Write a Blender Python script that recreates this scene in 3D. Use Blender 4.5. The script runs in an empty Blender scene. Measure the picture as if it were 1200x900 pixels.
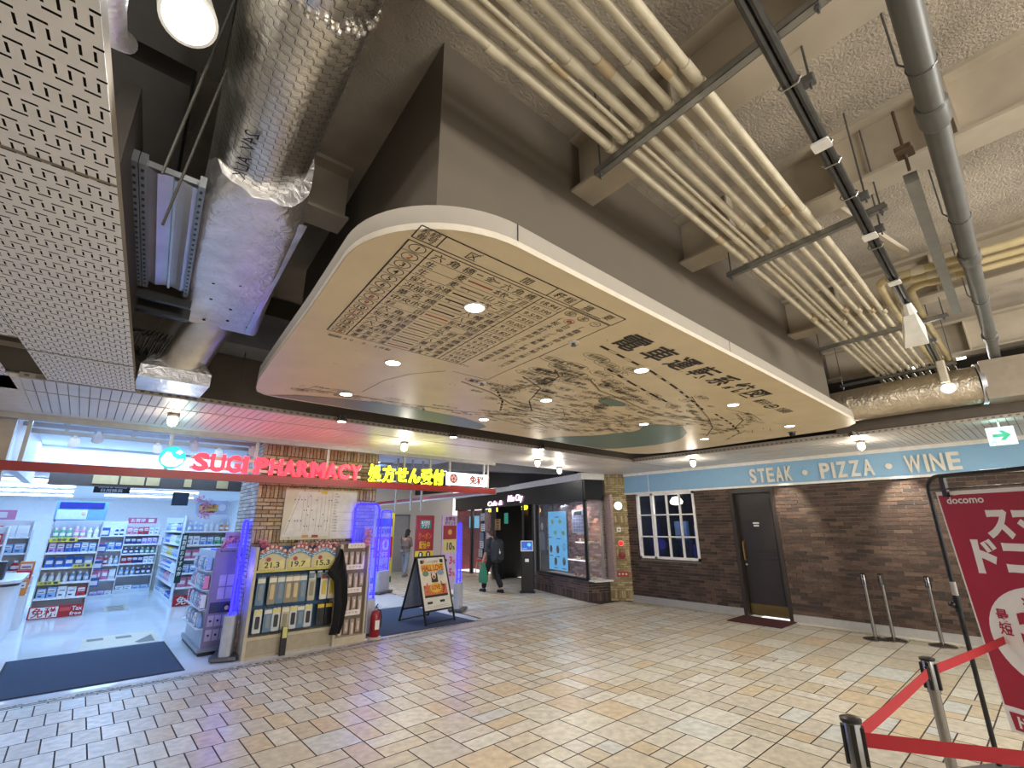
import bpy, math, random
from mathutils import Vector, Matrix
R = random.Random(7)
PI = math.pi
scene = bpy.context.scene
COL = scene.collection

# ------------------------------------------------------------------ camera, world, exposure
cd = bpy.data.cameras.new('camera'); cam = bpy.data.objects.new('camera', cd); COL.objects.link(cam)
cd.sensor_width = 36; cd.lens = 548 / 1200 * 36; cd.clip_start = .02; cd.clip_end = 100
cx_, cy_, cz_ = Vector((.75002, -.66139, -.005)), Vector((-.18751, -.21987, .95734)), Vector((-.63428, -.71709, -.28893))
cam.matrix_world = Matrix(((cx_.x, cy_.x, cz_.x, 0), (cx_.y, cy_.y, cz_.y, 0), (cx_.z, cy_.z, cz_.z, 1.7), (0, 0, 0, 1)))
scene.camera = cam
scene.view_settings.view_transform = 'Standard'; scene.view_settings.look = 'None'
scene.view_settings.exposure = 0.5; scene.view_settings.gamma = 1; scene.view_settings.use_curve_mapping = False
scene.cycles.use_denoising = True
scene.cycles.max_bounces = 8; scene.cycles.transparent_max_bounces = 12
scene.cycles.sample_clamp_indirect = 6
w = bpy.data.worlds.new('world'); scene.world = w; w.use_nodes = True
w.node_tree.nodes['Background'].inputs[0].default_value = (1, .985, .96, 1)
w.node_tree.nodes['Background'].inputs[1].default_value = 1.05

def lamp(name, kind, loc, power, col=(1, 1, 1), size=.1, aim=None, parent=None, size_y=None, spot=None, blend=.5):
    d = bpy.data.lights.new(name, kind); d.energy = power; d.color = col
    if kind == 'AREA':
        d.shape = 'RECTANGLE' if size_y else 'DISK'; d.size = size
        if size_y: d.size_y = size_y
    else: d.shadow_soft_size = size
    if kind == 'SPOT': d.spot_size = spot or 1.2; d.spot_blend = blend
    o = bpy.data.objects.new(name, d); COL.objects.link(o); o.location = loc
    if aim is not None: o.rotation_euler = (Vector(aim) - Vector(loc)).to_track_quat('-Z', 'Y').to_euler()
    if parent is not None:
        o.parent = parent; o.location = Vector(loc) - Vector(ORG[parent.name])
    return o

WARM = (1, .9, .76); NEUT = (1, .97, .92); COOL = (.34, .60, 1)
# mall lamps behind and beside the photographer (downlights of the same concourse)
for i, (x, y, p) in enumerate([(-2.4, -3.2, 5), (1.6, -3.2, 25), (4.6, -2.9, 30), (7.6, -2.6, 25)]):
    lamp('concourse_lamp', 'AREA', (x, y, 2.85), p, NEUT, .5, (x, y, 0))
# fill lights added out of view to brighten the open ceiling void
for x, y, p, tx_ in [(2.0, -3.6, 95, 3.0), (6.0, -3.6, 110, 6.0), (-2.4, -.6, 42, 1.0)]:
    lamp('void_fill_light', 'AREA', (x, y, 3.0), p, (1, .95, .86), 1.6, (tx_, 1.2, 4.2), size_y=.4)
for y in (1.7, 2.9): lamp('void_fill_light', 'AREA', (-.55, y, 3.0), 3.2, (1, .95, .86), .1, (1.15, y + .3, 3.55))  # added fill above the panels, brightens the soffit's left face
# pharmacy ceiling light (rows of tubes)
for x, y, p in [(-.6, 10.9, 30), (1.0, 10.9, 30), (.2, 13.0, 45), (1.6, 15.2, 45), (-.6, 16.5, 45), (4.4, 10.0, 32), (4.6, 13.2, 32)]:
    lamp('tube_light', 'AREA', (x, y, 2.77 if y > 11.3 else 3.03), p, COOL, 2.2, (x, y, 0), size_y=.5)
for y in (8.4, 9.4, 10.4): lamp('vestibule_light', 'AREA', (.5, y, 3.03), 3.6, (.6, .79, 1), 2.2, (.5, y, 0), size_y=.34)
lamp('doorway_spill_fill', 'AREA', (.3, 7.42, 2.88), 26, (.2, .42, 1), 1.8, (.1, 5.2, 0), size_y=.1)  # added lamp imitating the pharmacy's blue spill on the floor
for x, y in [(-1, 17), (.5, 20), (-1, 23), (3, 22)]: lamp('tube_light', 'AREA', (x, y, 2.77), 40, COOL, 2.2, (x, y, 0), size_y=.5)

# ------------------------------------------------------------------ materials
def L(h):
    h = h.lstrip('#'); v = [int(h[i:i + 2], 16) / 255 for i in (0, 2, 4)]
    return tuple(c / 12.92 if c <= .04045 else ((c + .055) / 1.055) ** 2.4 for c in v) + (1,)
MATS = {}
def mat(name, col='#808080', rough=.5, metal=0, emit=None, es=1, noise=.08, scale=12, bump=0, bscale=60, vcol=False, alpha=None, trans=0, spec=None, coat=0):
    if name in MATS: return MATS[name]
    m = bpy.data.materials.new(name); m.use_nodes = True; nt = m.node_tree; N = nt.nodes; K = nt.links
    b = N['Principled BSDF']; c = L(col) if isinstance(col, str) else col
    b.inputs['Roughness'].default_value = rough; b.inputs['Metallic'].default_value = metal
    if spec is not None: b.inputs['Specular IOR Level'].default_value = spec
    if coat: b.inputs['Coat Weight'].default_value = coat
    tc = N.new('ShaderNodeTexCoord')
    src = None
    if vcol:
        a = N.new('ShaderNodeAttribute'); a.attribute_name = 'Col'; src = a.outputs['Color']
    if noise:
        t = N.new('ShaderNodeTexNoise'); t.inputs['Scale'].default_value = scale; t.inputs['Detail'].default_value = 5
        K.new(tc.outputs['Object'], t.inputs['Vector'])
        mp = N.new('ShaderNodeMapRange'); mp.inputs[1].default_value = .3; mp.inputs[2].default_value = .7
        mp.inputs[3].default_value = 1 - noise; mp.inputs[4].default_value = 1 + noise
        K.new(t.outputs['Fac'], mp.inputs[0])
        mx = N.new('ShaderNodeMix'); mx.data_type = 'RGBA'; mx.blend_type = 'MULTIPLY'; mx.inputs[0].default_value = 1
        if src: K.new(src, mx.inputs[6])
        else: mx.inputs[6].default_value = c
        K.new(mp.outputs[0], mx.inputs[7]); src = mx.outputs[2]
    if src: K.new(src, b.inputs['Base Color'])
    else: b.inputs['Base Color'].default_value = c
    if emit:
        b.inputs['Emission Color'].default_value = L(emit); b.inputs['Emission Strength'].default_value = es
    if bump:
        t2 = N.new('ShaderNodeTexNoise'); t2.inputs['Scale'].default_value = bscale; t2.inputs['Detail'].default_value = 6
        K.new(tc.outputs['Object'], t2.inputs['Vector'])
        bp = N.new('ShaderNodeBump'); bp.inputs['Strength'].default_value = bump; bp.inputs['Distance'].default_value = .02
        K.new(t2.outputs['Fac'], bp.inputs['Height']); K.new(bp.outputs[0], b.inputs['Normal'])
    if alpha is not None: b.inputs['Alpha'].default_value = alpha
    if trans: b.inputs['Transmission Weight'].default_value = trans
    MATS[name] = m; return m

def perf_mat(name, col, p=.0305, q=.115):
    """painted sheet steel with the woven pattern of cut slots"""
    m = mat(name, col, .55, noise=.04); nt = m.node_tree; N = nt.nodes; K = nt.links; b = N['Principled BSDF']
    tc = N.new('ShaderNodeTexCoord'); sp = N.new('ShaderNodeSeparateXYZ'); K.new(tc.outputs['Object'], sp.inputs[0])
    def op(o, a, bb=None):
        n = N.new('ShaderNodeMath'); n.operation = o
        for i, v in enumerate((a, bb)):
            if v is None: continue
            if isinstance(v, (int, float)): n.inputs[i].default_value = v
            else: K.new(v, n.inputs[i])
        return n.outputs[0]
    def cell(v, per, off=0):
        return op('MULTIPLY', op('SUBTRACT', op('FRACT', op('ADD', op('DIVIDE', v, per), off)), .5), per)
    def less(v, t): return op('LESS_THAN', op('ABSOLUTE', v), t)
    X = op('SUBTRACT', sp.outputs[0], op('MULTIPLY', sp.outputs[1], .08)); Y = sp.outputs[1]
    v = cell(Y, q)
    ys = op('MULTIPLY', less(cell(X, p), .0034), less(v, .018))
    up = op('MULTIPLY', less(cell(X, 2 * p), .0185), less(op('SUBTRACT', v, .034), .0042))
    dn = op('MULTIPLY', less(cell(X, 2 * p, .5), .0185), less(op('ADD', v, .034), .0042))
    h = op('MAXIMUM', ys, op('MAXIMUM', up, dn))
    tr = N.new('ShaderNodeBsdfDiffuse'); tr.inputs[0].default_value = (.012, .011, .01, 1); mx = N.new('ShaderNodeMixShader')
    K.new(h, mx.inputs[0]); K.new(b.outputs[0], mx.inputs[1]); K.new(tr.outputs[0], mx.inputs[2])
    K.new(mx.outputs[0], N['Material Output'].inputs[0])
    return m

def foil_mat(name, col, rough=.22, wr=.7, sc=14):
    m = mat(name, col, rough, 1, noise=.12, scale=6); nt = m.node_tree; N = nt.nodes; K = nt.links; b = N['Principled BSDF']
    tc = N.new('ShaderNodeTexCoord')
    v = N.new('ShaderNodeTexVoronoi'); v.feature = 'DISTANCE_TO_EDGE'; v.inputs['Scale'].default_value = sc
    n = N.new('ShaderNodeTexNoise'); n.inputs['Scale'].default_value = sc * 1.6; n.inputs['Detail'].default_value = 7; n.inputs['Distortion'].default_value = 1.2
    K.new(tc.outputs['Object'], n.inputs['Vector'])
    mv = N.new('ShaderNodeVectorMath'); mv.operation = 'MULTIPLY_ADD'; mv.inputs[1].default_value = (.12,) * 3
    K.new(n.outputs['Color'], mv.inputs[0]); K.new(tc.outputs['Object'], mv.inputs[2]); K.new(mv.outputs[0], v.inputs['Vector'])
    ad = N.new('ShaderNodeMath'); ad.operation = 'MULTIPLY_ADD'; ad.inputs[1].default_value = .5
    K.new(v.outputs['Distance'], ad.inputs[0]); K.new(n.outputs['Fac'], ad.inputs[2])
    bp = N.new('ShaderNodeBump'); bp.inputs['Strength'].default_value = wr; bp.inputs['Distance'].default_value = .03
    K.new(ad.outputs[0], bp.inputs['Height']); K.new(bp.outputs[0], b.inputs['Normal'])
    return m

BLACK = mat('black_paint', '#141414', .45); WHITE = mat('white_paint', '#e6e4de', .45)
STEEL = mat('brushed_steel', '#b9b7b2', .28, 1); GREYM = mat('grey_metal', '#6e6f70', .4, .7)
GLASSP = None
def emis(name, col, s): return mat(name, '#111111' if s > 0 else col, .5, emit=col, es=s, noise=0)

# ------------------------------------------------------------------ mesh builder
ORG = {}
TXT = {}
class M:
    def __init__(s): s.V = []; s.F = []; s.I = []; s.C = []; s.mi = 0; s.col = (1, 1, 1, 1); s.fr()
    def fr(s, o=(0, 0, 0), u=(1, 0, 0), v=(0, 1, 0), n=None):
        s.o = Vector(o); s.u = Vector(u); s.v = Vector(v); s.n = Vector(n) if n else s.u.cross(s.v).normalized(); return s
    def vert(s, x, y, z=0): s.V.append(s.o + s.u * x + s.v * y + s.n * z); return len(s.V) - 1
    def face(s, ids): s.F.append(tuple(ids)); s.I.append(s.mi); s.C.append(s.col)
    def poly(s, pts): s.face([s.vert(*p) for p in pts])
    def box(s, a, b, c, d, e, f, skip=''):
        i = [s.vert(x, y, z) for z in (e, f) for y in (c, d) for x in (a, b)]
        for k, q in (('b', (0, 2, 3, 1)), ('t', (4, 5, 7, 6)), ('f', (0, 1, 5, 4)), ('k', (2, 6, 7, 3)), ('l', (0, 4, 6, 2)), ('r', (1, 3, 7, 5))):
            if k not in skip: s.face([i[j] for j in q])
        return s
    def prism(s, pts, z0, z1, caps=True):
        n = len(pts); a = [s.vert(x, y, z0) for x, y in pts]; b = [s.vert(x, y, z1) for x, y in pts]
        for k in range(n): s.face((a[k], a[(k + 1) % n], b[(k + 1) % n], b[k]))
        if caps: s.face(a[::-1]); s.face(b)
        return s
    def rbox(s, a, b, c, d, z0, z1, r=.02, n=4): return s.prism(rrect(a, b, c, d, r, n), z0, z1)
    def tube(s, path, r, n=8, caps=True):
        P = [Vector(p) for p in path]; rings = []; side = None
        for k, p in enumerate(P):
            t = (P[min(k + 1, len(P) - 1)] - P[max(k - 1, 0)]).normalized()
            if side is None: side = t.orthogonal().normalized()
            else: side = (side - t * side.dot(t)).normalized()
            up = t.cross(side); rr = r[k] if isinstance(r, (list, tuple)) else r
            rings.append([s.vert(*(p + (side * math.cos(2 * PI * j / n) + up * math.sin(2 * PI * j / n)) * rr)) for j in range(n)])
        for a, b in zip(rings, rings[1:]):
            for j in range(n): s.face((a[j], a[(j + 1) % n], b[(j + 1) % n], b[j]))
        if caps: s.face(rings[0][::-1]); s.face(rings[-1])
        return s
    def lathe(s, prof, x=0, y=0, n=16, arc=2 * PI):
        rings = [[s.vert(x + r * math.cos(arc * j / n), y + r * math.sin(arc * j / n), z) for j in range(n)] for r, z in prof]
        for a, b in zip(rings, rings[1:]):
            for j in range(n): s.face((a[j], a[(j + 1) % n], b[(j + 1) % n], b[j]))
        s.face(rings[0][::-1]); s.face(rings[-1]); return s
    def ball(s, c, r, n=10, sx=1, sy=1, sz=1):
        x, y, z = c; m = max(4, n // 2 + 1)
        top = [[s.vert(x + sx * r * math.sin(PI * i / m) * math.cos(2 * PI * j / n), y + sy * r * math.sin(PI * i / m) * math.sin(2 * PI * j / n), z + sz * r * math.cos(PI * i / m)) for j in range(n)] for i in range(1, m)]
        a = s.vert(x, y, z + sz * r); b = s.vert(x, y, z - sz * r)
        for j in range(n): s.face((a, top[0][j], top[0][(j + 1) % n])); s.face((b, top[-1][(j + 1) % n], top[-1][j]))
        for p, q in zip(top, top[1:]):
            for j in range(n): s.face((p[j], q[j], q[(j + 1) % n], p[(j + 1) % n]))
        return s
    def ring(s, x, y, rx, ry, wd, z=0, n=20):
        a = [s.vert(x + rx * math.cos(2 * PI * j / n), y + ry * math.sin(2 * PI * j / n), z) for j in range(n)]
        b = [s.vert(x + (rx - wd) * math.cos(2 * PI * j / n), y + (ry - wd) * math.sin(2 * PI * j / n), z) for j in range(n)]
        for j in range(n): s.face((a[j], a[(j + 1) % n], b[(j + 1) % n], b[j]))
        return s
    def disc(s, x, y, rx, ry=None, z=0, n=20):
        ry = ry or rx; s.poly([(x + rx * math.cos(2 * PI * j / n), y + ry * math.sin(2 * PI * j / n), z) for j in range(n)]); return s
    def line(s, pts, wd, z=0):
        for (x0, y0), (x1, y1) in zip(pts, pts[1:]):
            l = math.hypot(x1 - x0, y1 - y0)
            if l < 1e-6: continue
            a, b = -(y1 - y0) / l * wd / 2, (x1 - x0) / l * wd / 2
            s.poly([(x0 - a, y0 - b, z), (x1 - a, y1 - b, z), (x1 + a, y1 + b, z), (x0 + a, y0 + b, z)])
        return s
    def text(s, body, x, y, h, z=0, al='L', bold=0, ext=0, sx=1, res=3, width=None, shear=0):
        key = (body, bold, ext > 0, res, shear)
        if key not in TXT:
            cu = bpy.data.curves.new('t', 'FONT'); cu.body = body; cu.size = 1; cu.offset = bold; cu.resolution_u = res; cu.shear = shear
            cu.extrude = .05 if ext else 0
            o = bpy.data.objects.new('t', cu); me = bpy.data.meshes.new_from_object(o)
            TXT[key] = ([v.co[:] for v in me.vertices], [tuple(p.vertices) for p in me.polygons])
            bpy.data.objects.remove(o); bpy.data.meshes.remove(me); bpy.data.curves.remove(cu)
        vs, fs = TXT[key]
        if not vs: return s
        x0 = min(v[0] for v in vs); x1 = max(v[0] for v in vs); sc = h / .72
        if width: sx = width / ((x1 - x0) * sc)
        off = -x0 if al == 'L' else (-(x0 + x1) / 2 if al == 'C' else -x1)
        zs = ext / .1 / 1 if ext else 0
        ids = [s.vert(x + (v[0] + off) * sc * sx, y + v[1] * sc, z + ((v[2] + .05) * ext / .1 if ext else 0)) for v in vs]
        for f in fs: s.face([ids[i] for i in f])
        return s
    def build(s, name, mats, parent=None, smooth=False, ang=.7):
        if not isinstance(mats, (list, tuple)): mats = [mats]
        off = Vector(ORG[parent.name]) if parent is not None else Vector((0, 0, 0))
        me = bpy.data.meshes.new(name); me.from_pydata([tuple(v - off) for v in s.V], [], s.F)
        for m in mats: me.materials.append(m)
        me.polygons.foreach_set('material_index', s.I)
        if any(c != (1, 1, 1, 1) for c in s.C):
            at = me.color_attributes.new('Col', 'FLOAT_COLOR', 'CORNER'); d = []
            for p in me.polygons: d.extend(list(s.C[p.index]) * p.loop_total)
            at.data.foreach_set('color', d)
        if smooth:
            me.polygons.foreach_set('use_smooth', [True] * len(me.polygons)); me.set_sharp_from_angle(angle=ang)
        me.update()
        o = bpy.data.objects.new(name, me); COL.objects.link(o)
        if parent is not None: o.parent = parent
        ORG[o.name] = tuple(off)
        return o
def rrect(a, b, c, d, r, n=4):
    out = []
    for (x, y, t) in ((b - r, d - r, 0), (a + r, d - r, PI / 2), (a + r, c + r, PI), (b - r, c + r, 3 * PI / 2)):
        for k in range(n + 1): out.append((x + r * math.cos(t + PI / 2 * k / n), y + r * math.sin(t + PI / 2 * k / n)))
    return out
def tag(o, label, cat, group=None, kind=None):
    o['label'] = label; o['category'] = cat
    if group: o['group'] = group
    if kind: o['kind'] = kind
    return o
def thing(name, label, cat, loc=(0, 0, 0), group=None):
    o = bpy.data.objects.new(name, None); COL.objects.link(o); o.location = loc; o.empty_display_size = .1
    ORG[o.name] = tuple(loc); return tag(o, label, cat, group)
def struct(o, label, cat='structure'): return tag(o, label, cat, None, 'structure')
def dup(root, loc, label=None, rotz=None):
    r = root.copy(); COL.objects.link(r); r.location = loc
    if label: r['label'] = label
    if rotz is not None: r.rotation_euler = (0, 0, rotz)
    for ch in list(root.children):
        c = ch.copy(); COL.objects.link(c); c.parent = r
        for g in list(ch.children):
            d = g.copy(); COL.objects.link(d); d.parent = c
    return r
def jit(c, a):
    k = 1 + R.uniform(-a, a); return tuple(max(0, min(1, v * k * (1 + R.uniform(-a, a) * .22))) for v in c[:3]) + (1,)
ORD = ['first', 'second', 'third', 'fourth', 'fifth', 'sixth', 'seventh', 'eighth', 'ninth', 'tenth', 'eleventh', 'twelfth', 'thirteenth', 'fourteenth', 'fifteenth']
# ------------------------------------------------------------------ floor
TILE = mat('stone_tile', rough=.32, vcol=True, noise=.16, scale=14, bump=.05, bscale=40)
GROUT = mat('floor_grout', '#4a4136', .8)
TC = [L('#cdc6b5'), L('#c8bea9'), L('#d2cbba'), L('#c7bfae'), L('#d3cec0'), L('#c5b8a0'), L('#cbba9d')]
PALE = [L('#d3d2c8'), L('#cbccc5')]
m = M(); U = .19; g = .0055
m.col = L('#4a4136'); m.mi = 1
m.poly([(-4, -5, -.004), (10, -5, -.004), (10, 7.3, -.004), (-4, 7.3, -.004)])
m.poly([(5.4, 7.3, -.004), (11.5, 7.3, -.004), (11.5, 17.6, -.004), (5.4, 17.6, -.004)])
m.mi = 0
def tile(a, b, c, d, pale=.06):
    m.col = jit(R.choice(PALE) if R.random() < pale else R.choice(TC), .05)
    m.poly([(a + g, c + g, 0), (b - g, c + g, 0), (b - g, d - g, 0), (a + g, d - g, 0)])
# running bond next to the pharmacy
k = 0; x = -4.0
col = 0
y = 4.6
while y < 7.2:
    b = min(y + .37, 7.24); x = -4.0 + (.095 if col % 2 else 0)
    while x < 9.74: tile(x, min(x + U, 9.76), y, b, .15); x += U
    y += .37; col += 1
# random ashlar field
y = 4.6
while y > -5:
    x = -4.0 + R.choice((0, U))
    xe = 7.17 if y < 4.4 else 9.96
    while x < xe:
        t = R.random(); y0 = y - 2 * U
        if t < .34: tile(x, x + 2 * U, y0, y); x += 2 * U
        elif t < .58: tile(x, x + 2 * U, y0, y0 + U); tile(x, x + 2 * U, y0 + U, y); x += 2 * U
        elif t < .8: tile(x, x + U, y0, y); x += U
        else: tile(x, x + U, y0, y0 + U); tile(x, x + U, y0 + U, y); x += U
    if xe < 8:
        while x < 9.85: tile(x, min(x + .57, 9.86), y - 2 * U, y, .12); x += .57
    y -= 2 * U
# corridor beyond the threshold
y = 7.62
while y < 17.5:
    x = 5.9 + .1 * (y - 7.3) + R.uniform(0, .15)
    while x < 11.4:
        l = R.choice((.19, .38, .38)); tile(x, x + l, y, y + .38, .1); x += l
    y += .38
struct(m.build('floor', [TILE, GROUT]), 'beige stone tile floor of the concourse', 'floor')
# pharmacy floor
m = M(); m.box(-3, 5.9, 7.36, 25.2, -.05, .002)
m.poly([(5.9, 7.36, .002), (5.95, 7.36, .002), (6.95, 17.5, .002), (5.9, 17.5, .002)])
struct(m.build('floor_pharmacy', mat('white_vinyl', '#dfe3e6', .1, noise=.05, scale=2, spec=.7)), 'glossy white floor of the pharmacy', 'floor')
# threshold kerb of pebbles
m = M()
def thr(x): return 7.25 + (0 if x < 2.5 else (.1 * (x - 2.5) if x < 5.5 else .3)) - (0 if x < 6.7 else .125 * (x - 6.7))
xs = [-3 + .5 * i for i in range(25)]
for a, b in zip(xs, xs[1:]):
    m.col = L('#b9b2a4'); q = .2 if a < 6.2 else .42; m.poly([(a, 7.24, .003), (b, 7.24, .003), (b, thr(b) + q, .003), (a, thr(a) + q, .003)])
x = -2.5
while x < 9.0:
    for dy in (.03, .065):
        m.col = jit(L(R.choice(['#4c4a47', '#85817a', '#5d5a55', '#d4cfc4'])), .2)
        r = R.uniform(.012, .018); m.disc(x + R.uniform(-.006, .006), thr(x) + dy, r * 1.2, r, .006, 7)
    x += .036
struct(m.build('trim_1', mat('pebble_strip', rough=.5, vcol=True)), 'pale kerb with a strip of dark pebbles before the shops', 'threshold')
m = M()
y = -3.0
m.col = L('#b5ad9d'); m.poly([(9.72, -4, .003), (9.96, -4, .003), (9.96, 7.0, .003), (9.72, 7.0, .003)])
while y < 6.9:
    m.col = jit(L(R.choice(['#5c5a55', '#8b877e', '#d4cfc4'])), .2); m.disc(9.75, y, .014, .018, .006, 7); y += .045
struct(m.build('trim_2', mat('pebble_strip')), 'pebble border strip along the brick wall', 'border')
# ------------------------------------------------------------------ brick walls
def bricks(m, W, H, bw, bh, cols, gap=.009, dep=.008, hole=None, soldier=()):
    z = 0; r = 0
    while z < H - .01:
        sold = r in soldier
        h = min(bw if sold else bh, H - z); wd = bh if sold else bw
        x = 0 if sold else -(bw / 2 if r % 2 else 0)
        while x < W - .005:
            a, b = max(0, x), min(W, x + wd)
            for q in hole or ():
                if z < q[3] - .01 and z + h > q[2] + .01:
                    if q[0] <= a and b <= q[1]: b = a
                    elif a < q[0] < b: b = q[0]
                    elif a < q[1] < b: a = q[1]
            if b - a > .02:
                m.col = jit(R.choice(cols), .13); d = dep + R.uniform(-.004, .004)
                m.box(a + gap / 2, b - gap / 2, z + gap / 2, z + h - gap / 2, 0, d, 'b')
            x += wd
        z += h; r += 1
BRICK = mat('brick_faces', rough=.75, vcol=True, noise=.22, scale=30, bump=.3, bscale=70)
DK = [L('#4b3b31') , L('#403128'), L('#524136'), L('#362b25'), L('#5a473c'), L('#46342c')]
MORT = L('#6f655c')
# right wall: plane x = 9.98 facing -x ; u = -y, v = z
m = M(); m.fr((9.98, 7.05, 0), (0, -1, 0), (0, 0, 1))
hole = [(.30, 1.78, .93, 2.40), (2.55, 3.43, 0, 2.40)]
m.col = MORT
for a, b, c, d in [(0, .30, .13, 2.42), (.30, 1.78, .13, .93), (1.78, 2.55, .13, 2.42), (3.43, 10.5, .13, 2.42)]: m.box(a, b, c, d, -.12, 0)
bricks(m, 10.5, 2.41, .225, .064, DK, hole=hole + [(0, 11, 0, .13)])
struct(m.build('wall_right', BRICK), 'dark brown brick wall of the restaurant', 'wall')
m = M(); m.fr((9.98, 7.05, 0), (0, -1, 0), (0, 0, 1))
m.box(0, 2.55, 0, .13, -.05, .02); m.box(3.43, 10.5, 0, .13, -.05, .02)
struct(m.build('baseboard_right', mat('grey_stone', '#a3a29f', .5, bump=.1)), 'grey stone baseboard under the brick wall', 'baseboard')
# blue fascia + rails
m = M(); m.fr((9.98, 7.05, 0), (0, -1, 0), (0, 0, 1))
m.box(0, 10.5, 2.44, 2.84, -.1, .03); m.mi = 1
m.box(0, 10.5, 2.40, 2.44, -.1, .055); m.box(0, 10.5, 2.84, 2.91, -.1, .06); m.box(.68, .695, 2.44, 2.84, .03, .034)
struct(m.build('trim_3', [mat('blue_fascia', '#88b3d2', .5, noise=.03), WHITE]), 'pale blue fascia band with white rails above the brick wall', 'fascia')
# letters
t = thing('restaurant_lettering', 'raised cream letters reading STEAK PIZZA WINE on the blue fascia', 'sign', (9.95, 2.5, 2.5))
CREAM = mat('cream_letter', '#dcd8cc', .5)
def letter(ch, yc, w, h=.27):
    m = M(); m.fr((9.95, yc, 2.49), (0, -1, 0), (0, 0, 1))
    if ch == '.': m.lathe([(.047, 0), (.047, .03)], 0, .12, 16); m.build('dot', CREAM, t)
    else: m.text(ch, 0, 0, h, 0, 'C', .028, .03, 1, 4, width=w); m.build('letter', CREAM, t)
for word, y0, y1 in [('STEAK', 4.02, 3.2), ('PIZZA', 2.77, 1.93), ('WINE', 1.55, .83)]:
    wd = {'I': .35, 'W': 1.35}; ws = [wd.get(c, 1) for c in word]; tot = sum(ws); y = y0
    for c, q in zip(word, ws):
        s_ = (y0 - y1) * q / tot; letter(c, y - s_ / 2, s_ * (.8 if c != 'I' else .62)); y -= s_
letter('.', 3.0, 0); letter('.', 1.74, 0)
# door
t = thing('door_1', 'dark brown flush restaurant door in the brick wall', 'door', (9.98, 4.06, 0)); t['kind'] = 'structure'
DOORM = mat('dark_door', '#2b2622', .35, noise=.1, scale=3)
m = M(); m.fr((9.98, 4.5, 0), (0, -1, 0), (0, 0, 1))
m.box(.07, .81, .02, 2.3, -.16, -.11)
for a, b in ((.14, 1.0), (1.22, 2.2)): m.box(.16, .74, a, b, -.11, -.105)
for z in (1.05, 1.12, 1.17): m.box(.16, .74, z, z + .03, -.11, -.1)
leaf = m.build('door_leaf', DOORM, t)
m = M(); m.fr((9.98, 4.5, 0), (0, -1, 0), (0, 0, 1))
m.box(0, .07, 0, 2.40, -.2, .01); m.box(.81, .88, 0, 2.40, -.2, .01); m.box(.07, .81, 2.3, 2.40, -.2, .01); m.build('door_frame', mat('door_frame_metal', '#3a342e', .4, .3), t)
m = M(); m.fr((9.98, 4.5, 0), (0, -1, 0), (0, 0, 1))
m.box(.1, .15, 1.0, 1.38, -.11, -.095); m.tube([(.125, 1.03, -.1), (.125, 1.03, -.05), (.125, 1.35, -.05), (.125, 1.35, -.1)], .011, 8); m.build('pull_handle', mat('brass', '#8d7a4e', .3, .9), leaf)
m = M(); m.fr((9.98, 4.5, 0), (0, -1, 0), (0, 0, 1)); m.lathe([(.024, -.11), (.024, -.09), (.018, -.085)], .125, .93, 14); m.build('door_lock', STEEL, leaf)
m = M(); m.fr((9.98, 4.5, 0), (0, -1, 0), (0, 0, 1)); m.box(.09, .79, .03, .22, -.11, -.104); m.build('kick_plate', mat('brass', '#8d7a4e', .3, .9), leaf)
m = M(); m.fr((9.98, 4.5, 0), (0, -1, 0), (0, 0, 1)); m.box(.36, .48, 1.70, 1.73, -.11, -.1045); m.box(.37, .47, 1.65, 1.68, -.11, -.1045); m.build('door_plate', WHITE, leaf)
m = M(); m.prism(rrect(9.2, 9.93, 3.56, 4.5, .01), .002, .016)
tag(m.build('entrance_mat', mat('maroon_mat', '#4a1f1f', .95, bump=.5, bscale=300)), 'maroon doormat in front of the dark restaurant door', 'mat')
# window with white muntins
t = thing('window_1', 'white framed twelve pane window in the brick wall', 'window', (9.98, 6.0, .93)); t['kind'] = 'structure'
m = M(); m.fr((9.98, 7.05, 0), (0, -1, 0), (0, 0, 1))
a, b, c, d = .30, 1.78, .95, 2.40
for q in ((a, b, c, c + .05), (a, b, d - .05, d), (a, a + .05, c, d), (b - .05, b, c, d), (.69, .75, c, d)): m.box(*q, -.06, .025)
for x in (1.09, 1.41): m.box(x - .014, x + .014, c, d, -.05, .015)
for z in (1.43, 1.91): m.box(a, b, z - .014, z + .014, -.05, .015)
wf = m.build('window_frame', WHITE, t)
m = M(); m.fr((9.98, 7.05, 0), (0, -1, 0), (0, 0, 1)); m.box(a, b, c, d, -.04, -.034)
GL = mat('window_glass', '#20252c', .03, noise=0, alpha=.16, spec=.6)
m.build('pane', GL, wf)
# room seen through the window
m = M(); m.box(10.3, 12.2, 4.6, 7.4, .4, .45); m.box(12.15, 12.2, 4.6, 7.4, .4, 2.8); m.box(10.15, 12.2, 7.0, 7.05, .4, 2.9); m.box(10.1, 12.2, 4.55, 4.6, .4, 2.9); m.box(10.1, 12.2, 4.6, 7.05, 2.85, 2.9)
struct(m.build('wall_inner', mat('restaurant_dark', '#1d1f28', .6)), 'dark blue wall inside the restaurant behind the window', 'wall')
t = thing('glass_pendant', 'glowing white pendant lamp behind the muntin window', 'lamp', (10.5, 6.0, 2.2))
m = M(); m.lathe([(.02, 2.33), (.09, 2.31), (.15, 2.22), (.13, 2.16), (.05, 2.14)], 10.5, 6.0, 16); m.build('lamp_shade', emis('pendant_glow', '#fff2dc', 4), t, True)
m = M(); m.tube([(10.5, 6.0, 2.33), (10.5, 6.0, 2.8)], .008, 6); m.build('cord', BLACK, t)
lamp('pendant_lamp', 'POINT', (10.5, 6.0, 2.1), 8, NEUT, .1, parent=t)
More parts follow.
